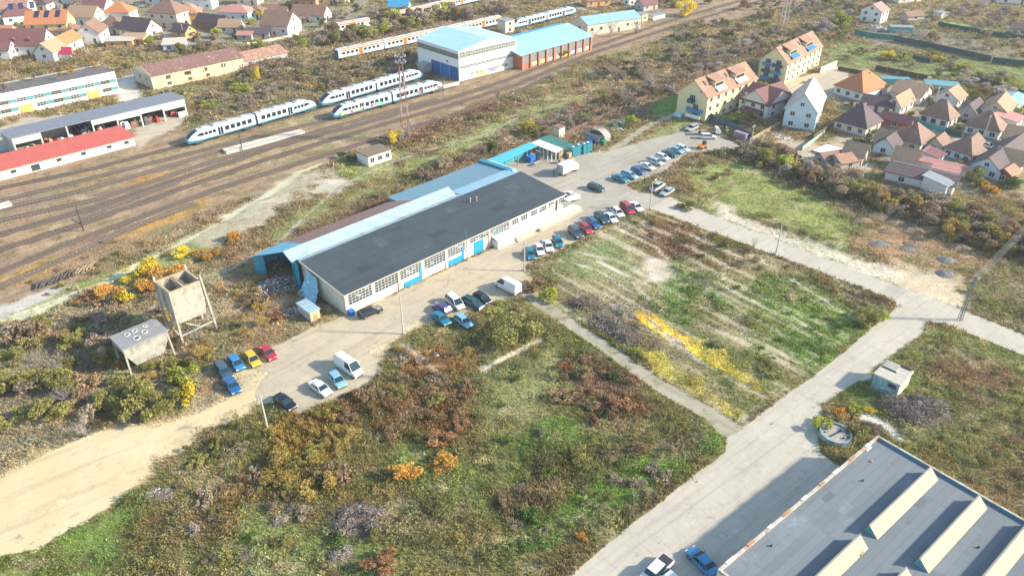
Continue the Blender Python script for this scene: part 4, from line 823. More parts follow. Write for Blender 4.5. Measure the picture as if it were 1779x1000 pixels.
MB().slab([(29.9,17.9,4.6),(57.6,17.9,4.9),(57.6,26.9,4.3),(29.9,26.9,4.3)],.12).build('roof',m_bluer,an)
MB().slab([(40.5,13.65,5.56),(57.7,13.65,5.56),(57.7,17.8,5.1),(40.5,17.8,5.1)],.12).build('roof_strip',m_bluel,an)
MB().prism([(57.7,17.0),(58.9,17.0),(59.2,27.4),(57.7,27.4)],[4.1]*4,[5.35,5.35,4.75,4.75]).build('end_strip',mat('dark_turquoise_sheet',(.03,.22,.32),.45),an)
MB().prism([(58.95,16.6),(61.2,17.4),(61.4,26.0),(59.3,26.6)],[3.9]*4,[5.0,4.2,4.0,4.6]).build('end_apron',m_bluel,an)
# yard canopies
def canopy(name,label,P,t,m,posts,mp=None,cat='canopy',back=None):
    e=thing(name,label,cat,tuple(WP(P[0][0],P[0][1])),WA); ox,oy=P[0][0],P[0][1]
    MB().slab([(x-ox,y-oy,z) for x,y,z in P],t).build('roof',m,e)
    for x,y,z in posts: MB().box(x-ox-.08,x-ox+.08,y-oy-.08,y-oy+.08,0,z-t-.02).build('post',mp or steel,e)
    if back: MB().prism([(x-ox,y-oy) for x,y in back[0]],0,back[1]).build('back_wall',back[2],e)
    return e
canopy('lean_to_canopy','long narrow sky blue canopy roof along the yard edge',[(61.3,24.9,3.1),(78,26.3,3.1),(78,29.0,3.4),(61.3,28.3,3.4)],.1,mat('canopy_blue',(.08,.42,.66),.45,.06,.5),[(63+i*3.6,25.2+i*.3,3.1) for i in range(5)],back=([(61.4,28.1),(77.8,28.8),(77.8,28.95),(61.4,28.25)],3.2,m_sheetblue))
canopy('open_canopy','white roofed canopy on slim steel posts beside the green netting roof',[(78.1,19.9,2.9),(81.6,20.6,2.9),(81.4,28.9,3.2),(78.1,28.9,3.2)],.1,mat('white_sheet_roof',(.72,.74,.74),.5,.05,.6,stripe=((0,1,0),.6,.3)),[(78.2,20.1+i*1.4,2.9) for i in range(7)]+[(81.3,20.8+i*2.6,2.9) for i in range(4)],white)
canopy('netting_shelter','sagging dark green roofed shelter behind the white canopy',[(82.0,20.8,2.3),(86.8,21.6,2.4),(87.2,30.3,2.7),(82.2,30.6,2.7)],.08,mat('green_netting',(.045,.17,.14),.8,.3,1.5,col2=(.12,.33,.28),s2=.5,t2=.55),[(82.3,21.2,2.2),(86.5,22,2.3),(86.9,30,2.6),(82.5,30.2,2.6),(84.5,30.3,2.6)],wood)
# ------------------------------------------------------------ works buildings on the left
def framed(name,label,cat,x,y): return thing(name,label,cat,tuple(WP(x,y)),WA)
of=framed('office_block','long two storey white factory block with teal striped window bands and debris strewn roof','office block',-40,147)
ow=MB().box(0,64.6,12.5,24,0,6.6); ow.build('wall',m_wall,of)
MB().box(0,64.6,12.4,12.5,4.8,7.0).build('parapet',mat('white_parapet_band',(.80,.78,.74),.8,.04),of)  # parapet band in a paler white than the wall
MB().box(0.1,64.5,12.6,23.9,6.6,6.72).build('roof',mat('mossy_roof_felt',(.14,.125,.12),.9,.25,.6,col2=(.34,.22,.10),s2=.25,t2=.58),of)
MB().box(-.1,64.6,24.0,24.2,6,7).build('rear_parapet',conc,of)
tealb=mat('teal_panel',(.10,.30,.28),.6,.1)
for f,z in ((0,1.3),(1,3.75)):
    for i in range(13):
        x=1.5+i*4.85
        if f==0 and i in (3,7,11,1):
            MB().box(x+.2,x+3.6,12.32,12.5,.1,2.6).build('garage_door',mat('faded_orange_door',(.70,.45,.13),.8,.15),of); continue
        w=MB().box(x,x+2.6,12.44,12.5,z,z+1.05).build('window',glass,of)
        fr=MB()
        for q in range(4): fr.box(x+q*.867-.04,x+q*.867+.04,12.4,12.438,z-.04,z+1.09)
        fr.box(x-.04,x+2.64,12.4,12.438,z+.5,z+.58); fr.build('window_frame',wood if i%3==0 else framew,w)
        MB().box(x+2.7,x+4.7,12.43,12.5,z,z+1.05).build('spandrel_panel',tealb,of)
of.location=WP(-42,147)
# long open machine shed
ms=framed('machine_shed','open fronted machine shed with grey roof and concrete frames full of tractors','shed',-18,123)
MB().slab([(-.6,-.3,5.3),(46.6,-.3,5.3),(46.6,9.8,4.9),(-.6,9.8,4.9)],.2).build('roof',mat('grey_blue_felt',(.20,.22,.25),.85,.15,1,col2=(.34,.35,.36),s2=.5,t2=.6),ms)
MB().box(0,46,9.3,9.6,0,4.7).build('back_wall',walls['grey'],ms); MB().box(-.25,0,0,9.3,0,5).build('side_wall',conc,ms); MB().box(46,46.25,0,9.3,0,5).build('side_wall',conc,ms)
pale=mat('pale_concrete_panel',(.62,.61,.54),.85,.1,1)
for i in range(8):
    x=i*6.55; MB().box(x-.02,x+.33,-.2,.15,0,5.05).build('pillar',pale,ms)
for i,(z0) in enumerate((3.4,None,None,3.6,3.3,3.6,2.9)):
    if z0: MB().box(i*6.55+.35,(i+1)*6.55-.05,-.1,.05,z0,5.0).build('fascia_panel',pale,ms)
MB().box(43.5,46,-.12,.1,0,1.6).build('low_wall',pale,ms)
rs=framed('red_roofed_shed','low white shed with a long bright red sheet roof beside the tracks','shed',-50,109.6)
MB().box(0,57.2,0,7,0,2.6).build('wall',m_wall,rs)
MB().slab([(-.3,-.5,2.55),(57.8,-.5,2.55),(57.0,7.4,3.9),(-.3,7.4,3.9)],.12).build('roof',roofs['red'],rs)
for i,x in enumerate((3,9,16,22.5,27,31.5,37.5,43.5,50,54.5)):
    w=2.0 if i==5 else 1.2; MB().box(x,x+w,-.04,-.001,1.0 if i!=5 else .2,1.8).build('window',glass,rs)
for x in (24.6,44.5): MB().box(x,x+.12,-.1,-.002,0,2.5).build('downpipe',conc,rs)
pb=framed('derelict_hall','derelict peach walled hall with patchy dark red tiled roof','hall',31.5,154.7)
MB().box(0,32.5,0,14,0,4.6).loft([[(0,0,4.6),(0,14,4.6),(0,7,6.6)],[(.3,0,4.6),(.3,14,4.6),(.3,7,6.6)]]).build('wall',walls['lime'],pb)
MB().prism([(-.05,.1),(-.003,.1),(-.003,13.9),(-.05,13.9)],0,4.5).build('gable_render',mat('stained_grey_render',(.42,.39,.34),.9,.3,1),pb)
oldr=mat('patchy_old_tiles',(.22,.12,.10),.9,.2,1.5,col2=(.48,.32,.22),s2=.9,t2=.58,w2=.05,bump=.5)
rr=MB(); rr.slab([(.3,-.4,4.55),(33,-.4,4.55),(33,7,6.75),(.3,7,6.75)],.15); rr.slab([(33,14.4,4.55),(.3,14.4,4.55),(.3,7,6.75),(33,7,6.75)],.15); rr.build('roof',oldr,pb)
for i in range(10): MB().box(i*3.55,i*3.55+.3,-.12,-.002,0,4.4).build('pilaster',walls['cream'],pb)
for x in (4.6,10.9,11.7,17.4,24): win(pb,x+1,3.2,0,32,14,1.5,1.0,1)
for x in (4.6,11.7,18): win(pb,x+1,1.2,0,32,14,1.3,.8,1)
for y in (4,9): win(pb,y,2.8,3,32,14,1.4,1.0,1)
p2=framed('derelict_hall','low ruined hall with patchy orange roof tiles behind the overgrown wagons','hall',64.6,157)
MB().box(0,18,0,12,0,2.4).build('wall',walls['grey'],p2); r2=MB(); r2.slab([(0,-.4,2.5),(18.5,-.4,2.5),(18.5,6,4.2),(0,6,4.2)],.15); r2.slab([(18.5,12.4,2.5),(0,12.4,2.5),(0,6,4.2),(18.5,6,4.2)],.15)
r2.build('roof',mat('patchy_orange_tiles',(.38,.20,.13),.9,.2,1.2,col2=(.55,.36,.24),s2=.8,t2=.52,w2=.06),p2); win(p2,3,1.3,0,18,12,1.2,.9,1); win(p2,9,1.3,0,18,12,1.2,.9,1)
# depot
dp=thing('train_depot','tall white train depot with pale cyan gabled roof and blue sliding doors','depot',tuple(G(798.5,141.5)),math.radians(42.5))
Ld,Dd,Hd=26.0,23.2,9.9
dw=mat('depot_white_panel',(.80,.79,.75),.8,.04,.5,col2=(.70,.68,.62),s2=.4,t2=.6)
MB().box(0,Ld,0,Dd,0,Hd).loft([[(0,0,Hd),(Ld,0,Hd),(Ld/2,0,Hd+2)],[(0,Dd,Hd),(Ld,Dd,Hd),(Ld/2,Dd,Hd+2)]]).build('wall',dw,dp)
cy=mat('pale_cyan_roof',(.40,.62,.69),.5,.05,.4,col2=(.48,.66,.71),s2=.2,t2=.5)
r=MB(); r.slab([(-.4,-.3,Hd+.15),(Ld/2,-.3,Hd+2.2),(Ld/2,Dd+.3,Hd+2.2),(-.4,Dd+.3,Hd+.15)],.15); r.slab([(Ld/2,-.3,Hd+2.2),(Ld+.4,-.3,Hd+.15),(Ld+.4,Dd+.3,Hd+.15),(Ld/2,Dd+.3,Hd+2.2)],.15); r.build('roof',cy,dp)
bandm=mat('weathered_glazing',(.16,.18,.17),.5,.35,3,col2=(.34,.34,.28),s2=1.5,t2=.5)
def band(side,z0,z1,n,a0=.3,a1=None):
    if side==0:
        a1=a1 or Ld-.3; b=MB().box(a0,a1,-.05,-.001,z0,z1).build('window_band',bandm,dp); f=MB()
        for i in range(n+1): x=a0+(a1-a0)*i/n; f.box(x-.06,x+.06,-.1,-.052,z0,z1)
        f.box(a0,a1,-.1,-.052,(z0+z1)/2-.04,(z0+z1)/2+.04); f.build('window_frame',pale,b)
    else:
        a1=a1 or Dd-.3; b=MB().box(-.05,-.001,a0,a1,z0,z1).build('window_band',bandm,dp); f=MB()
        for i in range(n+1): x=a0+(a1-a0)*i/n; f.box(-.1,-.052,x-.05,x+.05,z0,z1)
        f.build('window_frame',mat('dark_frame',(.12,.14,.15)),b)
band(0,7.6,9.4,22); band(0,4.0,4.9,22); band(3,7.2,8.9,14); band(0,1.2,2.0,10,5,22)
for i,(a,b_) in enumerate(((.6,5.2),(5.5,10.2),(10.5,15.3))): MB().box(-.12,-.003,a,b_,.1,4.4).build('sliding_door',mat('depot_blue_%s'%'abc'[i],((.01,.12,.34),(.01,.16,.40),(.01,.11,.32))[i],.5,.05),dp)
MB().box(-.08,-.002,5.8,6.9,5.2,5.9).build('wall_sign',mat('teal_panel',()),dp)
for k,(x,c) in enumerate(((6.5,(.45,.45,.42)),(9,(.70,.45,.10)),(11.5,(.78,.70,.35)),(15,(.32,.27,.62)),(18.5,(.50,.48,.55)))):
    MB().poly([(x-1.1,-.11,.5),(x+1.0,-.11,.4),(x+1.3,-.11,1.2),(x+.4,-.11,1.8),(x-.9,-.11,1.6),(x-1.3,-.11,1.0)]).build('graffiti',mat('wall_graffiti_%s'%'abcde'[k],c,.7,.25,2),dp)
MB().box(-3.4,-.2,15.6,19.5,0,2.9).box(-3.6,-.15,15.4,19.7,2.9,3.1).build('porch',walls['grey'],dp)
MB().tube((3,Dd-.6,Hd),(3,Dd-.6,Hd+3),.14,.1,6).build('flue',white,dp)
lwl=thing('low_wall','low cream concrete wall running from the depot corner to the railcar','wall',tuple(G(798,147)),math.radians(222)); MB().box(0,8,-.15,.15,0,1.1).build('wall_panel',walls['cream'],lwl)
bk=thing('brick_workshop','red brick workshop with buttresses and broad pale blue roof beside the depot','workshop',tuple(G(906,121.6)),math.radians(45.6))
Lb,Db=38.5,17
MB().box(0,Lb,0,Db,0,5.2).build('wall',walls['brick'],bk)
r=MB(); r.slab([(-1.2,-.7,5.2),(Lb+.5,-.7,5.2),(Lb+.5,Db*.72,8.0),(-1.2,Db*.72,8.0)],.15); r.build('roof',mat('powder_blue_roof',(.30,.56,.66),.5,.05,.3),bk)
MB().slab([(-1.2,Db*.72,8.0),(Lb+.5,Db*.72,8.0),(Lb+.5,Db+.6,6.9),(-1.2,Db+.6,6.9)],.15).build('rear_roof',mat('vivid_blue_roof',(.02,.40,.62),.5,.04),bk)
for i in range(10): MB().prism([(i*4.2-.1,-.55),(i*4.2+.75,-.55),(i*4.2+.75,-.002),(i*4.2-.1,-.002)],0,4.9).build('buttress',mat('orange_brick',(.50,.21,.12),.9,.2,3),bk)
pc=[(.62,.52,.32),(.60,.62,.20),(.62,.42,.40),(.60,.40,.34),(.78,.58,.06),(.40,.50,.66),(.72,.74,.76)]
for i in range(9):
    x=i*4.2+1.0; w=MB().box(x,x+2.6,-.05,-.002,1.9,4.5).build('window',glassL,bk); f=MB()
    for q in range(5): f.box(x+q*.65-.03,x+q*.65+.03,-.09,-.052,1.9,4.5)
    for q in range(5): f.box(x,x+2.6,-.085,-.053,1.9+q*.65-.03,1.9+q*.65+.03)
    f.build('window_frame',conc,w)
    if i>0: MB().box(x-.2,x+2.8,-.07,-.055,.35,1.65).build('graffiti',mat('brick_graffiti_%s'%'abcdefg'[(i-1)%7],pc[(i-1)%7],.8,.35,2.5),bk)
bt=houseC('pale blue roofed rear hall extending beyond the brick workshop',(1021,42),(1101,25),(1001,31),5,4.5,2.0,'gx',wall='cream',roof=mat('faded_blue_roof',(.27,.45,.52),.6,.08,.5),nwx=6,nwy=1,chim=(),name='rear_hall',cat='hall',ov=.3,group=None)
bs=houseP('small flat roofed block house between depot and brick workshop',(886,58),5,5,42,5,.2,'flat',wall='cream',roof='grey',nwx=1,nwy=0,chim=(),name='block_house',cat='hut',group=None)
houseP('small concrete hut with yellow door at the far end of the blue hall',(1120,38),4,4,42,3,.2,'flat',wall='yellow',roof='grey',nwx=1,nwy=0,chim=(),name='track_hut',cat='hut',group=None)
houseP('low white shed beside the tracks beyond the blue hall',(1145,34),8,3,40,1.8,.2,'flat',wall='white',roof='grey',nwx=0,nwy=0,chim=(),doors=False,name='low_shed',cat='shed',group=None)
gh=houseP('ruined white hut with weed grown roof by the lattice mast',(661,283),7.2,5,45,2.6,.3,'flat',wall='white',roof=mat('weedy_roof',(.20,.16,.10),.95,.3,3),nwx=3,nwy=0,chim=(),doors=False,name='ruined_hut',cat='hut',plinth=False,group=None)
# ------------------------------------------------------------ foreground hall, its roof seen from above
HZ=4.6
c0=G(1525,755,HZ); c1=G(1250,985,HZ); c2=G(1779,915,HZ); ax=(c1-c0).normalized(); fa=math.atan2(-ax.y,-ax.x)  # x axis runs up the road
fh=thing('flat_roofed_hall','large foreground hall with grey felt roof, worn parapet and long cream skylights','hall',(c0.x,c0.y,0),fa)
def FL(u,v,z): p=G(u,v,z)-c0; X=Vector((math.cos(fa),math.sin(fa),0)); Y=Vector((-X.y,X.x,0)); return p.dot(X),p.dot(Y)
Lh=(c1-c0).length+.3; Wd=58
MB().box(-Lh,0,-Wd,0,0,HZ-.45).build('wall',m_wall,fh)
m_fr=feltmat('grey_felt_roof',(.155,.18,.195),(.19,.215,.23),(.12,.14,.155),10,1.0)
MB().box(-Lh+.3,-.3,-Wd+.3,-.3,HZ-.45,HZ-.38).build('roof',m_fr,fh)
p=MB(); cap=mat('worn_parapet_cap',(.50,.46,.39),.9,.2,1.5,col2=(.46,.27,.17),s2=.5,t2=.50,w2=.06)
p.box(-Lh,0,-.3,0,HZ-.5,HZ); p.box(-.3,0,-Wd,-.302,HZ-.5,HZ-.003); p.box(-Lh,-Lh+.3,-Wd,-.302,HZ-.5,HZ-.003); p.build('parapet',cap,fh)
# side of the parapet walls facing the roof is blue grey flashing
MB().box(-.36,-.302,-Wd+.3,-.36,HZ-.38,HZ-.06).build('flashing',mat('blue_flashing',(.06,.24,.30),.6,.2,2),fh)
cream=mat('cream_skylight_cover',(.44,.385,.25),.7,.06,1,col2=(.60,.52,.36),s2=1.2,t2=.6); bl=mat('skylight_end_blue',(.05,.30,.40),.6,.25,3)
def skylight(a,b,half=1.35,hh=1.25):
    """a: far ridge end, b: near ridge end (photograph), ridge height above the roof hh"""
    x1,y1=FL(*a,HZ-.4+hh); x0,y0=FL(*b,HZ-.4+hh); y=(y0+y1)/2; z=HZ-.38
    s=MB().loft([[(x0,y+half*.25,z),(x0,y,z+hh),(x0,y-half*.98,z)],[(x1,y+half*.25,z),(x1,y,z+hh),(x1,y-half*.98,z)]]).build('skylight',cream,fh)
    MB().poly([(x0-.02,y+half*.2,z+.05),(x0-.02,y,z+hh*.88),(x0-.02,y-half*.82,z+.05)]).build('end_glazing',bl,s)
    MB().box(x0-.1,x1+.05,y-.09,y+.09,z+hh-.06,z+hh+.05).build('ridge_cap',mat('grey_ridge',(.28,.27,.24),.8),s)
for a,b in (((1620,812),(1508,910)),((1705,861),(1595,967)),((1795,906),(1690,1012)),((1493,926),(1310,1105)),((1579,987),(1450,1110)),((1885,950),(1780,1060))): skylight(a,b)
for (u,v) in ((1499,834),(1340,947),(1700,950),(1330,925)):
    x,y=FL(u,v,HZ-.3); MB().tube((x,y,HZ-.4),(x,y,HZ-.15),.12,.12,8).build('roof_drain',dark,fh)
x,y=FL(1512,776,HZ-.3); MB().box(x-1.0,x+.2,y-.15,y+.05,HZ-.38,HZ-.3).build('loose_board',white,fh)
for (u,v,w) in ((1480,970,1.2),(1500,958,.7),(1515,800,.2)):
    x,y=FL(u,v,HZ-.3); MB().box(x-w,x,y-.12,y+.12,HZ-.379,HZ-.2).build('broken_cap',mat('rusty_orange_sheet',(.55,.28,.14),.8,.3,2),fh)
for k in range(9):
    x=-2.5-k*3.6; MB().box(x-.9-.3*(k%3),x,-.36,.05,HZ+.003,HZ+.05+.02*(k%2)).build('coping_tile',mat(('loose_white_coping','rusted_coping')[k%2],((.62,.60,.54),(.45,.25,.15))[k%2],.85,.2,2),fh)
for k,(u,v) in enumerate(((1440,860),(1395,900),(1560,800),(1600,870),(1470,880))):
    x,y=FL(u,v,HZ-.3); MB().box(x-1.2,x+.8,y-.5,y+.4,HZ-.379,HZ-.372).build('felt_patch',mat('felt_patch_%s'%'abc'[k%3],((.13,.15,.165),(.22,.24,.25),(.17,.18,.18))[k%3],.9,.15,1),fh)
# ------------------------------------------------------------ concrete hoppers
mh=mat('stained_hopper_concrete',(.42,.395,.33),.9,.22,.8,col2=(.25,.235,.195),s2=.55,t2=.5,w2=.12,bump=.3)
def beam(mb,a,b,w=.28): mb.tube(a,b,w*.7,w*.7,4); return mb
h1c=G(320,599); ha=math.radians(47)
h1=thing('tall_hopper','tall open concrete hopper tower on slanting legs beside the dirt track','hopper',(h1c.x,h1c.y,0),ha)
Lh1,Dh1,zt,zm,zb=5.4,5.2,10.2,6.8,4.0
for nm,P in (('front_panel',[(0,0),(Lh1,0),(Lh1,.25),(0,.25)]),('rear_panel',[(0,Dh1-.25),(Lh1,Dh1-.25),(Lh1,Dh1),(0,Dh1)]),('side_panel',[(0,.252),(.25,.252),(.25,Dh1-.252),(0,Dh1-.252)]),('side_panel',[(Lh1-.25,.252),(Lh1,.252),(Lh1,Dh1-.252),(Lh1-.25,Dh1-.252)])):
    MB().prism(P,zm,zt).build(nm,mh,h1)
MB().loft([[(0.02,.02,zm-.003),(Lh1-.02,.02,zm-.003),(Lh1-.02,Dh1-.02,zm-.003),(.02,Dh1-.02,zm-.003)],[(.35,.3,zb),(Lh1-.35,.3,zb),(Lh1-.35,1.9,zb-.4),(.35,1.9,zb-.4)]],cap=True).build('funnel',mat('grey_green_concrete',(.42,.41,.34),.9,.2,1,bump=.3),h1)
MB().box(Lh1/2-.12,Lh1/2+.12,.26,Dh1-.26,zm+.4,zt-.1).build('partition_wall',mh,h1)
cm=mat('orange_stained_concrete',(.46,.35,.20),.9,.2,1)
c=MB(); c.box(-.08,Lh1+.08,-.1,.3,zt+.002,zt+.2).box(-.08,Lh1+.08,Dh1-.3,Dh1+.1,zt+.002,zt+.2).box(-.08,.3,.302,Dh1-.302,zt+.002,zt+.2).box(Lh1-.3,Lh1+.08,.302,Dh1-.302,zt+.002,zt+.2); c.build('rim',cm,h1)
for x,y in ((0,0),(Lh1,0),(0,Dh1),(Lh1,Dh1)):
    MB().tube((x+(-.15 if x==0 else .6),y-.1,0),(x,y,zt+(1.1 if y>0 or x>0 else .3)),.24,.22,4).build('leg',mh,h1)
b=MB(); b.tube((.1,-.05,1.9),(Lh1+.3,-.05,2.1),.17,.17,4).tube((0,Dh1,1.9),(Lh1+.3,Dh1,2.1),.17,.17,4).tube((Lh1+.35,0,2.0),(Lh1+.35,Dh1,2.6),.16,.16,4).tube((-.1,0,1.4),(-.1,Dh1,3.2),.16,.16,4).tube((1.2,.0,3.8),(3.4,.0,2.2),.12,.12,4); b.build('cross_brace',mh,h1)
g=MB()
for k in range(4): g.tube((Lh1/2+.4+k*.25,.5,zt-.8),(Lh1/2-.6+k*.3,Dh1-.6,zt+.2),.07,.07,4)
g.build('fallen_beam',wood,h1)
h2c=G(229,652); ha2=math.radians(46)
h2=thing('low_hopper','low closed concrete hopper with grey lid and round hatch holes among bushes','hopper',(h2c.x,h2c.y,0),ha2)
L2,D2=7.0,4.6
MB().box(-.2,L2+.2,-.2,D2+.2,5.0,5.3).build('lid',mat('lid_concrete',(.27,.27,.26),.9,.2,1.5,col2=(.38,.37,.34),s2=.8,t2=.55),h2)
MB().loft([[(0,0,4.99),(L2,0,4.99),(L2,D2,4.99),(0,D2,4.99)],[(.1,.05,3.7),(L2-.1,.05,3.7),(L2-.1,D2-.05,3.7),(.1,D2-.05,3.7)],[(1.3,.3,1.2),(L2-1.3,.3,1.2),(L2-1.3,D2-.3,1.2),(1.3,D2-.3,1.2)]]).build('funnel',mh,h2)
for x,y in ((.1,.1),(L2-.1,.1),(.1,D2-.1),(L2-.1,D2-.1)): MB().tube((x-.1*(1 if x<1 else -3),y,0),(x,y,5),.2,.18,4).build('leg',mh,h2)
for x,y,rr_ in ((2.7,1.2,.42),(4.3,2.0,.32),(3.3,3.4,.3),(5.0,3.5,.25),(2.0,3.2,.3)):
    q=MB(); n=14
    q.loft([[(x+r_*math.cos(2*math.pi*i/n),y+r_*math.sin(2*math.pi*i/n),z) for i in range(n)] for r_,z in ((rr_+.15,5.303),(rr_+.15,5.4),(rr_,5.4),(rr_,5.31))]); hh=q.build('hatch_collar',pale,h2)
    MB().tube((x,y,5.302),(x,y,5.315),rr_,rr_,14).build('hatch_hole',dark,hh)
ld=MB()
for yy in (1.6,2.1): ld.tube((-.35,yy,0),(-.35,yy,zt),.04,.04,4)
for k in range(24): ld.tube((-.35,1.6,.4+k*.42),(-.35,2.1,.4+k*.42),.03,.03,4)
ld.build('ladder',rust,h1)
# ------------------------------------------------------------ small blue hut, round tank, block shed
sb=thing('concrete_kiosk','small flat roofed hut with peeling blue left wall beside the crossing road','hut',tuple(G(1556,692)),math.radians(44))
MB().box(0,4.6,0,3.9,0,2.5).build('wall',walls['cream'],sb); MB().prism([(-.04,.02),(-.003,.02),(-.003,3.88),(-.04,3.88)],0,2.48).build('painted_wall',mat('peeling_blue_paint',(.16,.33,.38),.85,.2,2,col2=(.42,.50,.49),s2=1.6,t2=.48),sb)
MB().box(-.15,4.8,-.15,4.05,2.502,2.72).build('roof',mat('dusty_roof_slab',(.50,.46,.38),.9,.2,2,col2=(.36,.32,.26),s2=.9,t2=.55),sb); MB().box(2.6,4.6,1.8,3.8,2.722,2.85).build('roof_slab',conc,sb)
MB().box(2.3,2.5,1.6,3.9,2.73,2.8).build('roof_slot',dark,sb); MB().box(4.5,4.7,.2,1.8,2.73,2.9).build('roof_upstand',dark,sb); MB().box(-.09,-.045,.4,1.6,1.5,2.2).build('window',glass,sb)
tk=G(1452,752,.8); rt=thing('round_tank','round sunken concrete tank with slotted lid among yellow bushes','tank',(tk.x,tk.y,0),math.radians(30))
n=28; MB().loft([[(r_*math.cos(2*math.pi*i/n),r_*math.sin(2*math.pi*i/n),z) for i in range(n)] for r_,z in ((2.2,0),(2.2,1.0),(1.98,1.0),(1.98,.72))]).build('rim',mat('pale_teal_rim',(.22,.33,.35),.85,.2,2,col2=(.48,.48,.42),s2=1,t2=.5),rt)
MB().tube((0,0,.4),(0,0,.75),2.0,2.0,28).build('lid',conc,rt); MB().box(-1.3,1.2,-.14,.14,.752,.775).build('slot',dark,rt)
for x,y in ((-1.1,1.0),(.2,-1.2),(.9,-1.4)): MB().box(x-.17,x+.17,y-.14,y+.14,.752,.775).build('hatch',dark,rt)
bs=thing('block_shed','small brick shed with corrugated pale roof by the warehouse gable','shed',tuple(G(541,560)),math.radians(46))
MB().box(0,1.9,0,4.0,0,2.0).build('wall',mat('sandy_block_wall',(.60,.42,.24),.9,.15,2),bs); MB().prism([(-.03,0.02),(-.003,.02),(-.003,3.98),(-.03,3.98)],0,1.95).build('side_wall',walls['grey'],bs)
MB().slab([(-.2,-.2,2.05),(2.1,-.2,2.05),(2.1,4.2,2.3),(-.2,4.2,2.3)],.07).build('roof',m_corr,bs); MB().box(.6,1.3,-.03,-.002,.0,1.5).build('door',wood,bs)
# blue tarpaulin hanging on the gable
tp=thing('tarpaulin','crumpled light blue tarpaulin draped over the warehouse gable end','tarpaulin',tuple(WP(-.5,9.6)),WA); m=MB(); r=random.Random(4)
gx=[[(-.05-1.9*(1-j/8)**2+r.uniform(-.14,.14),(-2.9+i*.82)*(1-.35*j/8)+r.uniform(-.06,.06),4.7*j/8) for i in range(8)] for j in range(9)]
for j in range(8):
    for i in range(7): m.poly([gx[j][i],gx[j][i+1],gx[j+1][i+1],gx[j+1][i]])
m.build('cloth',mat('blue_tarpaulin',(.22,.50,.66),.6,.3,3,col2=(.50,.68,.74),s2=1.2,t2=.5),tp)
# ------------------------------------------------------------ apartment houses and the village on the right
balm=mat('balcony_navy',(.03,.07,.12),.6); balb=mat('balcony_blue',(.03,.20,.40),.6)
def apartment(label,Cc,R,Lf,h,rh,dorm,kind):
    e=houseC(label,Cc,R,Lf,h,h,rh,'gx',wall='pale',roof='terr',nwx=7,nwy=0,chim=(),floors=3,doors=False,name='apartment_house',cat='apartment house',ov=.4,group=None)
    c=G(*Cc,h);r=G(*R,h);l=G(*Lf,h); Lx=(r-c).length-.8; Ly=(l-c).length-.8
    k=rh/(Ly/2)
    for x,w,wh_ in dorm:
        y0=Ly*.14; z0=h+k*y0+.2; z1=z0+1.7; yb=min(Ly/2,(z1-h)/k+.1)
        d=MB(); d.prism([(x,y0),(x+w,y0),(x+w,yb),(x,yb)],[z0-.1,z0-.1,z1-.1,z1-.1],[z1]*4); dd=d.build('dormer',walls['pale'],e)
        MB().slab([(x-.25,y0-.3,z1+.15),(x+w+.25,y0-.3,z1+.15),(x+w+.25,Ly/2-.1,h+rh+.25),(x-.25,Ly/2-.1,h+rh+.25)],.14).build('dormer_roof',roofs['terr'],dd)
        MB().slab([(x-.2,y0-1.5,z0-.45),(x+w+.2,y0-1.5,z0-.45),(x+w+.2,y0-.02,z0+.25),(x-.2,y0-.02,z0+.25)],.2).build('terrace_roof',wh_,dd)
        MB().box(x+.3,x+w-.3,y0-.06,y0-.002,z0+.35,z1-.35).build('dormer_window',glass,dd)
    fh=h/3
    if kind==0:
        y1,y2=Ly*.12,Ly*.60
        for f,(a,b_,m) in enumerate(((y1,y2,white),(y1,y2,balb),(Ly*.40,y2,balm))):
            z=fh*f+(.9 if f==0 else 0.1); bb=MB().box(-1.3,-.003,a,b_,z-.15,z).box(-1.3,-1.2,a,b_,z,z+.95).box(-1.3,-.003,a,a+.08,z,z+.95).box(-1.3,-.003,b_-.08,b_,z,z+.95).build('balcony',m,e)
            win(e,(a+b_)/2,z+1.2,3,Lx,Ly,1.8,1.7)
        win(e,Ly*.25,h+rh*.25,3,Lx,Ly,.6,.6)
        MB().box(-1.6,-.01,Ly*.72,Ly*.95,0,1.1).build('entrance_porch',walls['ltblue'],e)
    else:
        for f in range(3):
            for a,b_ in ((Ly*.14,Ly*.5),(Ly*.54,Ly*.86)):
                z=fh*f+.9; m=(balm,balb)[(f+(a>3))%2]
                MB().box(-1.2,-.003,a,b_,z-.15,z).box(-1.2,-1.12,a,b_,z,z+.9).build('balcony',m,e); win(e,(a+b_)/2,z+1.15,3,Lx,Ly,1.8,1.6)
    # second roof lights
    for x in (Lx*.08,Lx*.5): 
        y=Ly*.28; z=h+k*y+.26; MB().slab([(x,y,z),(x+.9,y,z),(x+.9,y+1.2,z+1.2*k),(x,y+1.2,z+1.2*k)],.08).build('roof_light',glass,e)
    return e
apartment('yellow apartment house nearest the yard, white dormers and stacked balconies',(1231,171),(1313,135),(1177,156),7.4,4.0,((5.5,4.5,white),(16.5,5.2,white)),0)
a2=apartment('yellow apartment house farther back, dark balconies and blue tinted dormers',(1370,112),(1440,82),(1317,103),6.8,4.4,((4,5.5,balb),(17.5,6,balb)),1)
e=houseC('white house with maroon cross roof and red porch between the apartment houses',(1335,185),(1371,166),(1287,168),4.3,4.3,3.4,'cross',wall='white',roof='maroon',nwx=2,nwy=3,chim=((.3,.5),),floors=2)
MB().slab([(-2.4,1,1.9),(-.2,1,2.5),(-.2,8,2.5),(-2.4,8,1.9)],.12).build('porch_roof',roofs['maroon'],e)
houseC('tall pale blue gabled house with cream roof next to the rubble yard',(1423,197),(1471,172),(1361,194),5.6,5.6,4.8,'gx',wall='ltblue',roof='cream',nwx=4,nwy=2,chim=(),floors=2)
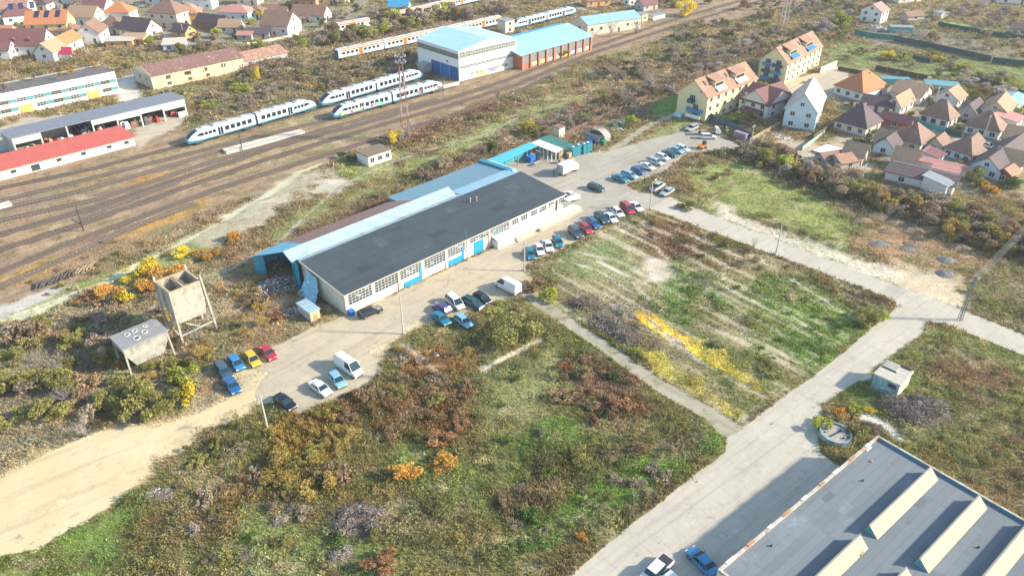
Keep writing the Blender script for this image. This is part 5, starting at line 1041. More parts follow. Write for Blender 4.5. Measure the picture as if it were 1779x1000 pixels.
houseC('house with bright orange roof, skylights and grey metal patch',(1499.5,163),(1531,146),(1456,146),3,3,4.6,'hip',wall='white',roof='orange',nwx=2,nwy=3,chim=((.6,.4),))
houseC('cream house with dark purple and pale pyramid roof and two yellow chimneys',(1506.7,225),(1540,211.6),(1444.6,210),2.6,2.6,5.2,'hip',wall='cream',roof='dark',nwx=2,nwy=3,chim=((.5,.75),(.7,.5)))
houseC('white gabled house with tan roof and shaded lower wing',(1567,187),(1595,173),(1535,180),2.8,2.8,2.6,'gx',wall='white',roof='tan',nwx=3,nwy=1,chim=())
houseP('low dark roofed wing left of the white gabled house',(1520,196),9,6,-33,2.4,1.8,'gx',wall='white',roof='dark',nwx=3,nwy=1,chim=())
houseP('tan roofed house with crossed gables behind the white gabled house',(1606,178),10,9,46,2.8,2.6,'gy',wall='white',roof='tan',nwx=2,nwy=2,chim=())
houseC('white house with brown hip roof and red shutters behind the green gate',(1650,211),(1672,202),(1594,198),2.5,2.5,4.4,'hip',wall='white',roof='brown',nwx=2,nwy=3,chim=(),wk=1)
houseP('tan roofed rear part of the brown hip roofed house with red shutters',(1668,184),8,7,46,2.6,2.4,'gx',wall='white',roof='tan',nwx=2,nwy=1,chim=())
houseC('white house with brown hip roof beside the lane with the white car',(1738,231),(1754,218),(1674,218),2.5,2.5,4.0,'hip',wall='white',roof='brown',nwx=2,nwy=3,chim=())
houseP('long tan gabled house behind the one beside the white car',(1752,205),12,7,50,3,2.6,'gx',wall='cream',roof='tan',nwx=3,nwy=1,chim=())
houseC('cream house with large brown hip roof and small tan dormers',(1601,253),(1628,238),(1545,236),2.6,2.6,3.9,'hip',wall='cream',roof='brown',nwx=2,nwy=2,chim=((.45,.45),))
houseC('pale blue house with brown hip roof above the pink shed roofs',(1689,273),(1711,261),(1643,254),2.5,2.5,3.4,'hip',wall='ltblue',roof='brown',nwx=2,nwy=3,chim=())
houseP('small steep tan gabled outbuilding above the long purple shed',(1590,294),5,5.5,55,2.6,2.4,'gy',wall='grey',roof='tan',nwx=1,nwy=0,chim=())
houseP('small steep tan gabled outbuilding beside the white patio',(1500,284),5,5,52,2.6,2.4,'gy',wall='grey',roof='tan',nwx=1,nwy=0,chim=())
houseP('low weathered shed with faded orange roof at the thicket edge',(1476,292),6,5,20,1.8,1.2,'gx',wall='grey',roof='terr',nwx=1,nwy=0,chim=())
houseP('long low shed with dark purple roof at the thicket edge',(1592,326),15,5,-38,2.2,1.2,'shed',wall='white',roof='dark',nwx=2,nwy=0,chim=(),name='long_shed',cat='shed')
houseP('grey roofed end shed with white wall below the long purple roof',(1645,338),3.6,5.5,42,2.6,.9,'shed',wall='white',roof='grey',nwx=0,nwy=0,chim=(),name='end_shed',cat='shed',doors=False)
houseP('pink roofed shed between the pale blue house and the long purple roof',(1634,318),5.5,3.5,-36,2.2,.8,'shed',wall='white',roof='pink',nwx=1,nwy=0,chim=(),name='pink_shed',cat='shed',doors=False)
houseP('narrow shed with a long thin reddish roof strip under the pale blue house',(1632,300),11.5,1.6,-36,1.9,.5,'shed',wall='white',roof='pink',nwx=1,nwy=0,chim=(),name='narrow_shed',cat='shed',doors=False)
houseO('long dark purple roofed house running up the right picture edge',(1733,316),24,7,43,2.6,2.6,'gx',wall='ltblue',roof='dark',nwx=3,nwy=2,chim=())
houseP('steep tan roofed small house right of the long purple roof',(1772,300),6,6,50,3,2.4,'gy',wall='cream',roof='tan',nwx=1,nwy=1,chim=())
houseP('tiny tan roofed dormer house beside the pink porch at right',(1737,300),3.4,3.4,50,2.4,1.4,'gx',wall='pink',roof='tan',nwx=1,nwy=1,chim=())
houseP('tan roofed house at the right picture edge above the steep small one',(1792,262),8,7,46,3,2.6,'gy',wall='cream',roof='tan',nwx=1,nwy=1,chim=())
houseP('white garage with pale pink roof at the right picture edge',(1768,222),7,6,46,2.4,.8,'shed',wall='white',roof='pink',nwx=1,nwy=1,chim=())
houseP('low pale blue roofed building at the far right above the pink garage',(1772,188),10,6,46,2.4,.8,'gx',wall='white',roof=mat('faded_blue_roof',()),nwx=1,nwy=1,chim=())
houseP('white house with pale pink roof and brick base at the top right',(1534,40),8,9,46,5,2.6,'gx',wall='white',roof='pink',nwx=2,nwy=2,chim=())
houseP('brown roofed shed right of the cluttered yard at the top right',(1590,36),9,5,20,2,1.4,'gx',wall='grey',roof='brown',nwx=1,nwy=0,chim=())
houseP('teal fronted flat shed in the cluttered yard at the top right',(1566,58),9,4,-8,2.2,.3,'flat',wall=mat('teal_wall',(.08,.34,.36)),roof='grey',nwx=1,nwy=0,chim=(),name='flat_shed',cat='shed')
houseP('orange roofed house cut by the upper frame edge on the right',(1580,5),14,8,20,3,2.5,'gx',wall='cream',roof='orange',nwx=2,nwy=1,chim=())
houseP('white roofed long shed at the far top right corner',(1760,8),14,6,-20,2.6,.6,'gx',wall='white',roof='cream',nwx=2,nwy=1,chim=())
houseP('dark low house half hidden in gardens at the far right',(1775,62),8,6,-20,2.6,1.6,'gx',wall='grey',roof='dark',nwx=1,nwy=1,chim=())
houseP('small cream shed in the gardens behind the green lawn strip',(1640,32),5,4,30,2.2,.6,'flat',wall='cream',roof='grey',nwx=0,nwy=0,chim=(),name='garden_shed',cat='shed')
houseP('teal roofed colourful outbuilding behind the tan crossed gables',(1635,162),10,6,-20,2.2,.6,'flat',wall='pink',roof='teal',nwx=1,nwy=1,chim=(),name='outbuilding',cat='shed')
houseP('row of dark teal garden boxes behind the orange roofed house',(1555,148),9,2.5,-5,1.8,.2,'flat',wall=mat('teal_wall',()),roof='teal',nwx=0,nwy=0,chim=(),name='box_row',cat='shed',doors=False)
for l,p,Lx,Ly,a,h,rh,k,w,r in (
 ('brown roofed lean-to between the two hip roofed houses above the pink shed',(1640,262),6,4,46,2.2,1.6,'gx','cream','brown'),
 ('small maroon roofed annex left of the pale blue hip roofed house',(1632,286),5,4,46,2.2,1.0,'shed','ltblue','maroon'),
 ('dark brown roofed shed behind the cream house with purple roof',(1552,222),8,4,-40,2.1,1.4,'gx','brick','maroon'),
 ('dark roofed lower house left of the cream house with tan dormers',(1556,268),6,5,46,2.4,2.2,'gx','ltblue','dark'),
 ('tan roofed porch house joined to the cream house with tan dormers',(1548,256),4,4,46,2.2,2.0,'gy','cream','tan'),
 ('orange tiled outhouse beside the garden right of the crossed gables',(1655,178),5,4,46,2.2,1.6,'gx','cream','tan'),
 ('brick outhouse with rusty roof right of the steep small house',(1760,316),5,4,40,2.2,1.2,'gx','brick','terr'),
 ('brown roofed outhouse between the lane and the long purple roof',(1700,262),5,4,46,2.2,1.6,'gx','white','brown'),
 ('dark roofed barn behind the house beside the white car',(1700,205),9,5,46,2.4,2.2,'gx','grey','dark'),
 ('low brown roofed woodshed left of the white patio',(1448,286),6,4,20,1.8,1.0,'gx','grey','brown')):
    houseP(l,p,Lx,Ly,a,h,rh,k,wall=w,roof=r,nwx=1,nwy=1,chim=())
# left village
V=[('broad orange tiled house in the top left corner',(15,34),17,12,12,4.5,4,'gx','cream','terr'),
('small purple roofed house beside the broad orange roof in the corner',(64,20),10,7,0,3,3.5,'hip','cream','dark'),
('dark maroon roofed house left of the yellow one with solar panels',(34,42),11,10,30,3.5,4,'hip','white','maroon'),
('yellow house with orange roof carrying three solar panels',(86,66),15.5,10,8,5.5,4,'gx','yellow','orange'),
('white house with wide tan roof right of the yellow house',(143,44),12,9,-8,3.5,3.6,'gx','white','tan'),
('white gabled house with brown roof facing the office block',(157,77),8.5,11,8,4.2,3.6,'gy','white','brown'),
('brown roofed house attached right of the white gable',(190,60),11,9,-12,3,3,'hip','cream','brown'),
('white walled house with vivid orange hip roof',(205,37),11,9,2,3.5,3.4,'hip','white','orange'),
('reddish brown roof left of the vivid orange hip roof',(165,24),10,10,0,3,3.6,'gx','white','maroon'),
('large maroon house with dormers above the office block roof',(42,97),16,11,4,3.8,4.8,'gx','white','maroon'),
('small white gabled house right of the large maroon roof',(80,107),7,9,-4,3.4,3,'gy','white','tan'),
('low brown hip roofed house below the yellow one',(107,66),12,8,-5,2.5,2.6,'hip','cream','brown'),
('house with orange roof behind the crimson awning',(104,94),6,12,-2,3.5,2.6,'gy','pink','orange'),
('orange roofed white house at the left edge',(4,78),8,8,5,4,2.4,'gx','white','orange'),
('white house at the left edge below the orange roof',(2,104),7,7,5,3.5,2.4,'gx','white','maroon'),
('tall cream house with tan pyramid roof beyond the bushes',(286,49),14,11,-14,6,4.4,'hip','cream','brown'),
('steep dark brown roofed house beside the pyramid roofed one',(232,66),14,9,-22,3,4,'gx','cream','dark'),
('ochre house with orange brown pyramid roof',(328,43),9,9,8,4.6,3.8,'hip','ochre','terr'),
('big white modern house at the top edge',(345,17),13,9,0,6,1.2,'hip','white','brown'),
('mauve roofed long house at the top edge',(320,14),14,9,-8,3.6,3,'hip','white','brown'),
('long dark purple roofed row house',(364,52),15,6.5,-26,2.8,2.8,'gx','brick','dark'),
('short orange tan roofed house at the end of the dark row',(399,58),9,6,-4,2.6,2.4,'gx','pink','tan'),
('pale blue walled house with pinkish roof and brick base',(406,37),14,9,-8,3.6,2.4,'hip','ltblue','pink'),
('house with brown roof and white eaves left of the evergreen',(440,33),8,7,-8,3,2,'hip','ltblue','brown'),
('pale pink gabled house with grey brown roof facing the tracks',(478,64),12,12,-14,4.4,4.4,'gx','pink','brown'),
('house with wide brown roof and white gable behind the pink gabled one',(535,39),15,9,-10,3,3.4,'gx','white','brown'),
('low reddish roofed house above the pink gabled one',(476,29),12,7,-5,2.4,2,'gx','orange','brown'),
('cream house at the top edge left of the evergreen',(430,9),10,8,-5,5,2,'hip','cream','brown'),
('dark red roofed house at the top edge',(528,13),12,8,-5,3.5,2.8,'gx','orange','maroon'),
('teal roofed low building at the top edge',(576,10),14,6,-10,3,.6,'flat','yellow','teal'),
('yellow house with light blue roof among the autumn trees',(692,24),9,7,-5,3,2.4,'gx','yellow','blue'),
('white shed with pale green awning among bare trees',(304,88),8,5,12,2.2,1.2,'shed','white','cream'),
('blue white flat roofed shelter between the white gable and the bushes',(208,82),10,5,6,2.2,.6,'shed','orange','cream'),
('orange tan roofed shed next to the blue white shelter',(231,79),8,5,2,2.2,1.2,'shed','orange','tan'),
('brown roofed shed with orange gable right of the dark brown roof',(248,58),6,5,-20,3,1.6,'gx','orange','brown'),
('grey roofed cabin in front of the tall cream house',(312,66),7,6,-25,2.4,2.4,'gx','orange','dark'),
('salmon roofed shed beside the conifers',(425,70),6,4,-5,2,1,'gx','grey','pink'),
('dark roofed shed left of the pink gabled house',(448,68),9,5,5,2.2,1.6,'gx','grey','dark'),
('white roofed garage at the top edge near the crossing',(98,8),9,7,0,4,1,'hip','white','grey'),
('white house at the top edge above the reddish roof',(155,10),13,9,0,5,1.5,'hip','white','cream'),
('pale roofed house at the top edge near the mauve one',(272,8),10,8,0,3,2,'hip','ltblue','cream'),
('pink walled house under bare trees beyond the blue roof',(760,6),9,6,0,3,1.5,'gx','pink','pink'),
('brown roofed house at the top edge beyond the depot',(1040,12),12,7,20,3,2,'gx','orange','brown'),
('small white tower house behind the far end of the blue hall',(1098,10),4,4,30,5,1,'hip','white','cream'),
('dark roofed house among trees beyond the far tracks',(1130,18),9,6,35,2.6,2,'gx','grey','maroon')]
for l,p,Lx,Ly,a,h,rh,k,w,r in V:
    near=p[1]>30
    o=houseP(l,p,Lx,Ly,a,h,rh,k,wall=w,roof=r,nwx=max(1,int(Lx/4)) ,nwy=2 if near else 1,chim=((.4,.5),) if rh>2.4 else (),plinth=False)
    if 'solar' in l:
        kk=rh/(Ly/2)
        for x in (3.2,7.0,11.2):
            y=2.2; z=h+kk*y+.32; s=MB()
            for i in range(3): s.slab([(x+i*.1,y+i*.9,z+i*.9*kk),(x+1.8+i*.1,y+i*.9,z+i*.9*kk),(x+1.8+i*.1,y+.8+i*.9,z+(.8+i*.9)*kk),(x+i*.1,y+.8+i*.9,z+(.8+i*.9)*kk)],.05)
            s.build('solar_panel',mat('solar_panel',(.02,.04,.12),.25,.1),o)
    if 'dormers' in l:
        for x in (5,10.5): 
            d=MB().loft([[(x-.9,1.2,h+.6),(x+.9,1.2,h+.6),(x+.9,1.2,h+1.7),(x,1.2,h+2.5),(x-.9,1.2,h+1.7)],[(x-.9,3.4,h+.6),(x+.9,3.4,h+.6),(x+.9,3.4,h+1.7),(x,3.4,h+2.5),(x-.9,3.4,h+1.7)]]).build('dormer',roofs['maroon'],o)
            MB().box(x-.6,x+.6,1.14,1.195,h+.8,h+1.6).build('dormer_window',glass,d)
aw=thing('awning','crimson awning over a white terrace wall in the left village','awning',tuple(G(107,104)),math.radians(-2)); MB().box(-4,4,0,.2,0,2.0).build('wall',white,aw); MB().slab([(-4.4,-.4,2.1),(4.4,-.4,2.1),(3.2,3.4,3.8),(-2.6,3.4,3.8)],.1).build('roof',mat('crimson_cloth',(.45,.03,.08),.6,.08),aw)
# ------------------------------------------------------------ walls and fences
def fence(label,pts,h,m,z=None,name='fence',cat='fence',t=.08,post=True,step=3.0,pm=None):
    W=[G(*p) for p in pts]; o=W[0]; e=thing(name,label,cat,tuple(o))
    for i in range(len(W)-1):
        a,b=W[i]-o,W[i+1]-o; d=(b-a).normalized(); n=Vector((-d.y,d.x,0))*t/2
        MB().prism([(a-n)[:2],(b-n)[:2],(b+n)[:2],(a+n)[:2]],.05,h).build('fence_panel' if name=='fence' else 'wall_panel',m,e)
        if post:
            k=max(1,int((b-a).length/step)); mb=MB()
            for j in range(k+1):
                q=a.lerp(b,j/k); mb=MB().box(q.x-.08,q.x+.08,q.y-.08,q.y+.08,0,h+.12); mb.build('fence_post',pm or conc,e)
    return e
rw=mat('reddish_panel_fence',(.15,.095,.075),.9,.2,1.5); gb=mat('slate_blue_fence',(.07,.12,.16),.7,.1,1); dkf=mat('dark_teal_hedge_fence',(.03,.09,.09),.9,.3,2)
fence('low reddish fence between the scrub and the grass by the yellow apartments',[(968,243),(1010,222),(1060,200),(1130,168),(1180,143),(1250,112),(1310,85)],1.2,rw)
fence('slate blue sheet metal fence in front of the nearest apartment house',[(1228,207),(1262,222),(1305,245)],2.2,gb,step=4)
fence('brown fence beside the rubble yard of the pale blue house',[(1302,248),(1355,218)],1.4,wood)
fence('rusty red topped wall beside the white patio',[(1413,243),(1445,222)],1.5,rust)
fence('pale green fence at the left of the white patio',[(1393,262),(1432,233)],1.3,mat('pale_green_fence',(.32,.42,.34),.8),post=False)
fence('dark green gate and fence below the red shuttered house',[(1640,232),(1670,240)],1.7,mat('dark_green_gate',(.02,.12,.08),.7),step=6)
fence('teal fence in front of the red shuttered house',[(1590,214),(1642,232)],1.2,mat('teal_wall',()),post=False)
fence('tall dark hedge fence along the narrow green lawn at the top right',[(1628,46),(1700,60),(1779,72)],2.0,dkf,post=False)
fence('long dark hedge fence below the bare orchard at the top right',[(1552,72),(1640,90),(1720,108)],2.2,dkf,post=False)
fence('dark fence continuing right of the bare orchard hedge',[(1722,110),(1790,118)],2.2,dkf,post=False)
fence('short dark fence behind the orange roofed house',[(1520,122),(1560,130),(1610,140)],1.8,mat('dark_brown_fence',(.10,.06,.05),.9))
fence('dark fence between the gardens below the yellow bush',[(1560,98),(1615,110)],1.6,dkf,post=False)
fence('dark teal fence right of the colourful outbuilding',[(1690,140),(1779,168)],1.8,dkf,post=False)
fence('green fence around the cluttered yard at the top right',[(1484,60),(1510,66),(1555,70)],2.0,mat('green_fence',(.02,.20,.18),.8),post=False)
fence('dark fence behind the court of the farther apartment house',[(1455,122),(1500,130)],1.3,mat('dark_brown_fence',()),post=False)
fence('white garage wall right of the farther apartment house',[(1424,128),(1452,116)],2.2,walls['cream'],name='boundary_wall',cat='wall',post=False,t=.3)
fence('pale wall below the pink gabled house in the left village',[(430,78),(460,74),(520,62)],1.0,walls['cream'],name='boundary_wall',cat='wall',post=False,t=.2)
pf=thing('concrete_platform','long pale concrete loading platform between the tracks','platform',tuple(G(394,268)),0); A=G(394,268);B=G(530,233); d=B-A; a=math.atan2(d.y,d.x); pf.rotation_euler=(0,0,a); MB().box(0,d.length,0,2.6,0,.8).build('platform_slab',mat('pale_platform',(.60,.56,.46),.9,.12,1),pf); MB().box(0,d.length,-.06,0,.7,.95).build('platform_edge',conc,pf)
pf=thing('concrete_platform','short concrete platform end at the left picture edge','platform',tuple(G(22,358)),math.radians(226)); MB().box(0,8,-1.8,0,0,.8).build('platform_slab',mat('pale_platform',()),pf); MB().box(0,8,-.0,.06,.7,.95).build('platform_edge',conc,pf)
# ------------------------------------------------------------ poles, mast, wires
polec=mat('pole_concrete',(.50,.47,.41),.85,.1,1)
def pole(label,p,h,arm=True,wood_=False,r=.16,n=1):
    o=G(*p); e=thing('utility_pole',label,'pole',tuple(o),math.radians(45)); MB().tube((0,0,0),(0,0,h),r,r*.6,8).build('shaft',wood if wood_ else polec,e)
    if arm:
        MB().box(-.9,.9,-.05,.05,h-.5,h-.38).build('cross_arm',steel,e)
        for x in (-.8,-.3,.3,.8): MB().tube((x,0,h-.38),(x,0,h-.2),.05,.05,6).build('insulator',white,e)
    return e
pole('grey pole with cross arm beside the black saloon on the narrow track',(466,748),6.6)
pole('tall concrete pole standing in the verge opposite the warehouse middle',(701,580),7.7,False)
pole('concrete pole at the field corner beside the teal hatchback',(911,471),6.7,False)
lp=pole('street lamp pole at the mouth of the concrete road by the parked pickup',(1129,364),6.8,False); MB().tube((0,0,6.7),(1.0,0,7.0),.05,.05,6).build('lamp_arm',steel,lp); MB().box(.8,1.4,-.12,.12,6.95,7.08).build('lamp_head',white,lp)
pole('thin concrete pole beside the road between the two big plots',(1348,441),6.5,False)
pole('leaning concrete pole in the thicket in front of the village',(1494,326),6.2)
pole('pale pole in front of the rubble yard by the slate fence',(1302,264),7.5)
for k,(u,v,h) in enumerate(((1621,190,7),(1706,246,7.5),(1607,165,6),(1230,100,7),(1290,200,7))):
    pole(('pole in front of the white gabled house in the right village','pole beside the hip roofed house with the white car','pole behind the tan crossed gables','pole in the scrub left of the farther apartment house','pole at the corner of the maroon roofed house')[k],(u,v),h)
for k,(u,v,h) in enumerate(((421,262,5.5),(146,402,6),(566,180,6),(320,66,7),(150,95,6),(770,160,5))):
    pole(('dark signal post beside the main tracks right of the platform','dark signal post standing by the darkest main track','post in the scrub left of the graffiti covered railcar','pole in the left village near the tall cream house','pole beside the white gabled house in the left village','dark post in front of the railcars by the depot')[k],(u,v),h,k in (3,4),r=.14).children[0].data.materials.__setitem__(0,polec if k in (3,4) else mat('tarred_post',(.05,.045,.04)))
# lattice pole with wires
o=G(1667,556); lt=thing('lattice_pole','dark steel lattice power pole at the road bend carrying wires out of the picture','pole',tuple(o),math.radians(20)); s=MB(); H=9.0
for x,y in ((-.28,-.28),(.28,-.28),(.28,.28),(-.28,.28)): s.tube((x,y,0),(x*.5,y*.5,H),.06,.05,4)
s.build('leg',mat('dark_galvanised',(.16,.17,.18),.6,.2),lt); s=MB()
for k in range(12):
    z0=k*H/12; z1=(k+1)*H/12; a0=.28*(1-.5*z0/H); a1=.28*(1-.5*z1/H); 
    for (p,q) in (((-1,-1),(1,-1)),((1,-1),(1,1)),((1,1),(-1,1)),((-1,1),(-1,-1))): s.tube((p[0]*a0,p[1]*a0,z0),(q[0]*a1,q[1]*a1,z1),.03,.03,3)
s.build('lattice_brace',mat('dark_galvanised',()),lt); MB().box(-1.3,1.3,-.06,.06,H-.6,H-.45).build('cross_arm',steel,lt)
c=thing('power_lines','bundle of thin overhead wires running from the lattice pole up to the right','wires',(o.x,o.y,0)); far=G(1840,335,7.5)-o
for k in range(4):
    off=Vector((math.cos(math.radians(20)),math.sin(math.radians(20)),0))*(-1.2+k*.8); m=MB(); P=[]
    for i in range(13):
        t=i/12; q=Vector((0,0,H-.5)).lerp(Vector((far.x,far.y,9)),t)+off; q.z-=4*.8*t*(1-t); P.append(q)
    for i in range(12): m.tube(P[i],P[i+1],.03,.03,3)
    m.build('wire',mat('grey_wire',(.30,.29,.26)),c)
# flood light masts
def mast(label,p,h,top=True):
    o=G(*p); e=thing('floodlight_mast',label,'mast',tuple(o),math.radians(20)); rw=[mat('mast_pale',(.42,.34,.31),.7,.1),mat('mast_red',(.28,.12,.09),.7,.1)]; pl_=[mat('mast_pale',()),mat('mast_pale',())]; rw=rw if top else pl_; rq=1.5 if top else 2.0
    s=MB(); w=1.1
    for x,y in ((-1,-1),(1,-1),(1,1),(-1,1)):
        for k in range(6): s.tube((x*w*(1-.6*k/6),y*w*(1-.6*k/6),h*k/6),(x*w*(1-.6*(k+1)/6),y*w*(1-.6*(k+1)/6),h*(k+1)/6),.09*rq,.08*rq,4,k%2)
    s.build('leg',rw,e); s=MB()
    for k in range(14):
        a0=w*(1-.6*k/14); a1=w*(1-.6*(k+1)/14)
        for (p_,q_) in (((-1,-1),(1,-1)),((1,-1),(1,1)),((1,1),(-1,1)),((-1,1),(-1,-1))): s.tube((p_[0]*a0,p_[1]*a0,h*k/14),(q_[0]*a1,q_[1]*a1,h*(k+1)/14),.05,.05,3,k%2)
    s.build('lattice_brace',rw,e)
    if top:
        for r_,zz in ((1.3,h+.3),(1.3,h+1.8)):
            m=MB()
            for i in range(12): a=2*math.pi*i/12;b=2*math.pi*(i+1)/12; m.tube((r_*math.cos(a),r_*math.sin(a),zz),(r_*math.cos(b),r_*math.sin(b),zz),.06,.06,4)
            for i in range(4): a=math.pi/2*i; m.tube((0,0,zz),(r_*math.cos(a),r_*math.sin(a),zz),.05,.05,4)
            m.build('lamp_ring',steel,e)
            for i in range(8): 
                a=2*math.pi*i/8; MB().box(-.14,.14,-.22,.22,-.2,.2).build('floodlight',steel,e,loc=(r_*1.1*math.cos(a),r_*1.1*math.sin(a),zz+.2),rz=a)
        MB().tube((0,0,h),(0,0,h+2.2),.12,.1,6).build('mast_head',steel,e)
        MB().box(-1.9,-1.2,-.5,.3,0,2.0).build('switch_cabinet',steel,e)
mast('red and white lattice floodlight mast rising beside the tracks in the middle',(706,243),21)
mast('pale lattice mast beyond the apartment houses reaching out of the picture',(1360,48),24,False)
# ------------------------------------------------------------ yard clutter, people
def clutter(name,label,cat,p,builder,rz=0,group=None,z=0):
    e=thing(name,label,cat,tuple(G(*p)),rz,group); builder(e); return e
palm=mat('pallet_wood',(.58,.42,.25),.9,.2,2); bag=mat('white_sack',(.66,.63,.58),.8,.15,2)
def pallets(e,n,k):
    r=random.Random(k)
    for i in range(n):
        z=i*.16; s=MB()
        for j in range(5): s.box(-.6+j*.26,-.44+j*.26,-.5,.5,z+.1,z+.14)
        for y in (-.45,0,.4): s.box(-.6,.6,y,y+.1,z,z+.098)
        s.build('pallet',palm,e)
for k,(u,v,n) in enumerate(((972,276,12),(980,272,9),(988,276,11),(975,284,8),(993,281,7))):
    clutter('pallet_stack',('tall left stack of pallets at the canopy end','low rear stack of pallets behind the box truck','right stack of pallets behind the box truck cab','front stack of pallets nearest the box truck body','small outer stack of pallets toward the dark blue tanks')[k],'pallet stack',(u,v),lambda e:pallets(e,n,k),WA+random.uniform(-.3,.3),'pallet stacks behind the box truck')
tkm=mat('ink_blue_tank',(.02,.20,.26),.5,.12,1)
for k,(u,v) in enumerate(((995,272),(1004,268),(1014,266),(1020,264))):
    def ibc(e):
        MB().box(-.9,.9,-.8,.8,.15,2.6).build('tank_body',tkm,e); m=MB()
        for x in (-.93,-.3,.3,.93): m.box(x-.04,x+.04,-.86,.86,.1,2.66)
        m.build('cage',mat('teal_wall',()),e); MB().box(-.3,.3,-.3,.3,2.67,2.8).build('cap',white,e)
    clutter('storage_tank',('leftmost','second','third','rightmost')[k]+' of the four dark teal storage tanks by the yard','tank',(u,v),ibc,WA,'dark teal storage tanks')
def tub(m,w,d,h):
    def f(e):
        MB().loft([[(-w,-d,.1),(w,-d,.1),(w,d,.1),(-w,d,.1)],[(-w*1.15,-d*1.15,h),(w*1.15,-d*1.15,h),(w*1.15,d*1.15,h),(-w*1.15,d*1.15,h)]]).build('bin_body',m,e); MB().box(-w*1.2,w*1.2,-d*1.2,d*1.2,h,h+.12).build('lid',m,e)
        for x in (-w*.8,w*.8): MB().tube((x,-d*.8,.1),(x,-d*.8+.1,.1),.1,.1,8).build('wheel',rubber,e)
    return f
vb=mat('vivid_blue_plastic',(.01,.16,.55),.4,.06)
clutter('waste_container','vivid blue container standing in front of the white canopy','container',(922,281),tub(vb,.8,.8,1.5),WA)
clutter('waste_container','small blue bin at the warehouse corner beside the black estate car','container',(611,547),tub(vb,.4,.4,1.0),WA)
clutter('waste_container','green bin beside the stone heap at the garden plots','container',(1048,252),tub(mat('green_plastic',(.02,.25,.12),.5),.5,.5,1.2),WA)
clutter('waste_container','blue bin left of the half ruined barrel shed','container',(1026,250),tub(vb,.6,.5,1.0),WA)
def sacks(n,k,m,sp=1.6):
    def f(e):
        r=random.Random(k)
        for i in range(n):
            x,y=r.uniform(-sp,sp),r.uniform(-.7,.7); w=r.uniform(.3,.6); h=r.uniform(.5,1.3)
            MB().loft([[(x+w*a*s,y+w*b*s,z) for a,b in ((1,.2),(.6,.9),(-.3,1),(-1,.3),(-.8,-.7),(.2,-1))] for s,z in ((.9,0),(1.05,h*.5),(.7,h),(.2,h+.1))]).build('sack',m[i%len(m)],e,smooth=False)
    return f
rdp=mat('faded_red_plastic',(.55,.16,.12),.6); grp=mat('pale_green_plastic',(.40,.60,.30),.6)
for k,(u,v,l) in enumerate(((867,288,'sacks and coloured drums at the near end of the sky blue canopy'),(885,280,'pale sacks in the middle under the sky blue canopy'),(898,274,'white and red sacks at the far end of the sky blue canopy'),(908,269,'grey tarpaulined heap beside the sky blue canopy end'))):
    clutter('sack_pile',l,'sack pile',(u,v),sacks(7,k,[bag,rdp,bag,grp] if k!=3 else [conc,bag]),WA,'sacks under the blue canopy')
clutter('machine','green grey machine with hopper standing under the white canopy front','machine',(937,276),lambda e:(MB().box(-.8,.8,-.5,.5,.5,1.3).build('machine_body',mat('machine_green',(.14,.28,.26),.6),e),MB().loft([[(-.3,-.3,1.3),(.3,-.3,1.3),(.3,.3,1.3),(-.3,.3,1.3)],[(-.8,-.7,2.3),(.8,-.7,2.3),(.8,.7,2.3),(-.8,.7,2.3)]]).build('funnel',steel,e),[MB().box(x-.07,x+.07,y-.07,y+.07,0,.5).build('leg',steel,e) for x in (-.7,.7) for y in (-.4,.4)]),WA)
clutter('work_table','dark work table with pale top in front of the blue container','table',(933,287),lambda e:(MB().box(-1.2,1.2,-.5,.5,.75,.85).build('tabletop',conc,e),[MB().box(x-.06,x+.06,y-.06,y+.06,0,.75).build('leg',steel,e) for x in (-1.1,1.1) for y in (-.4,.4)]),WA)
def nm_tw(debris): return any('branches' in q[1] for q in debris) and not any('scraps' in q[1] for q in debris)
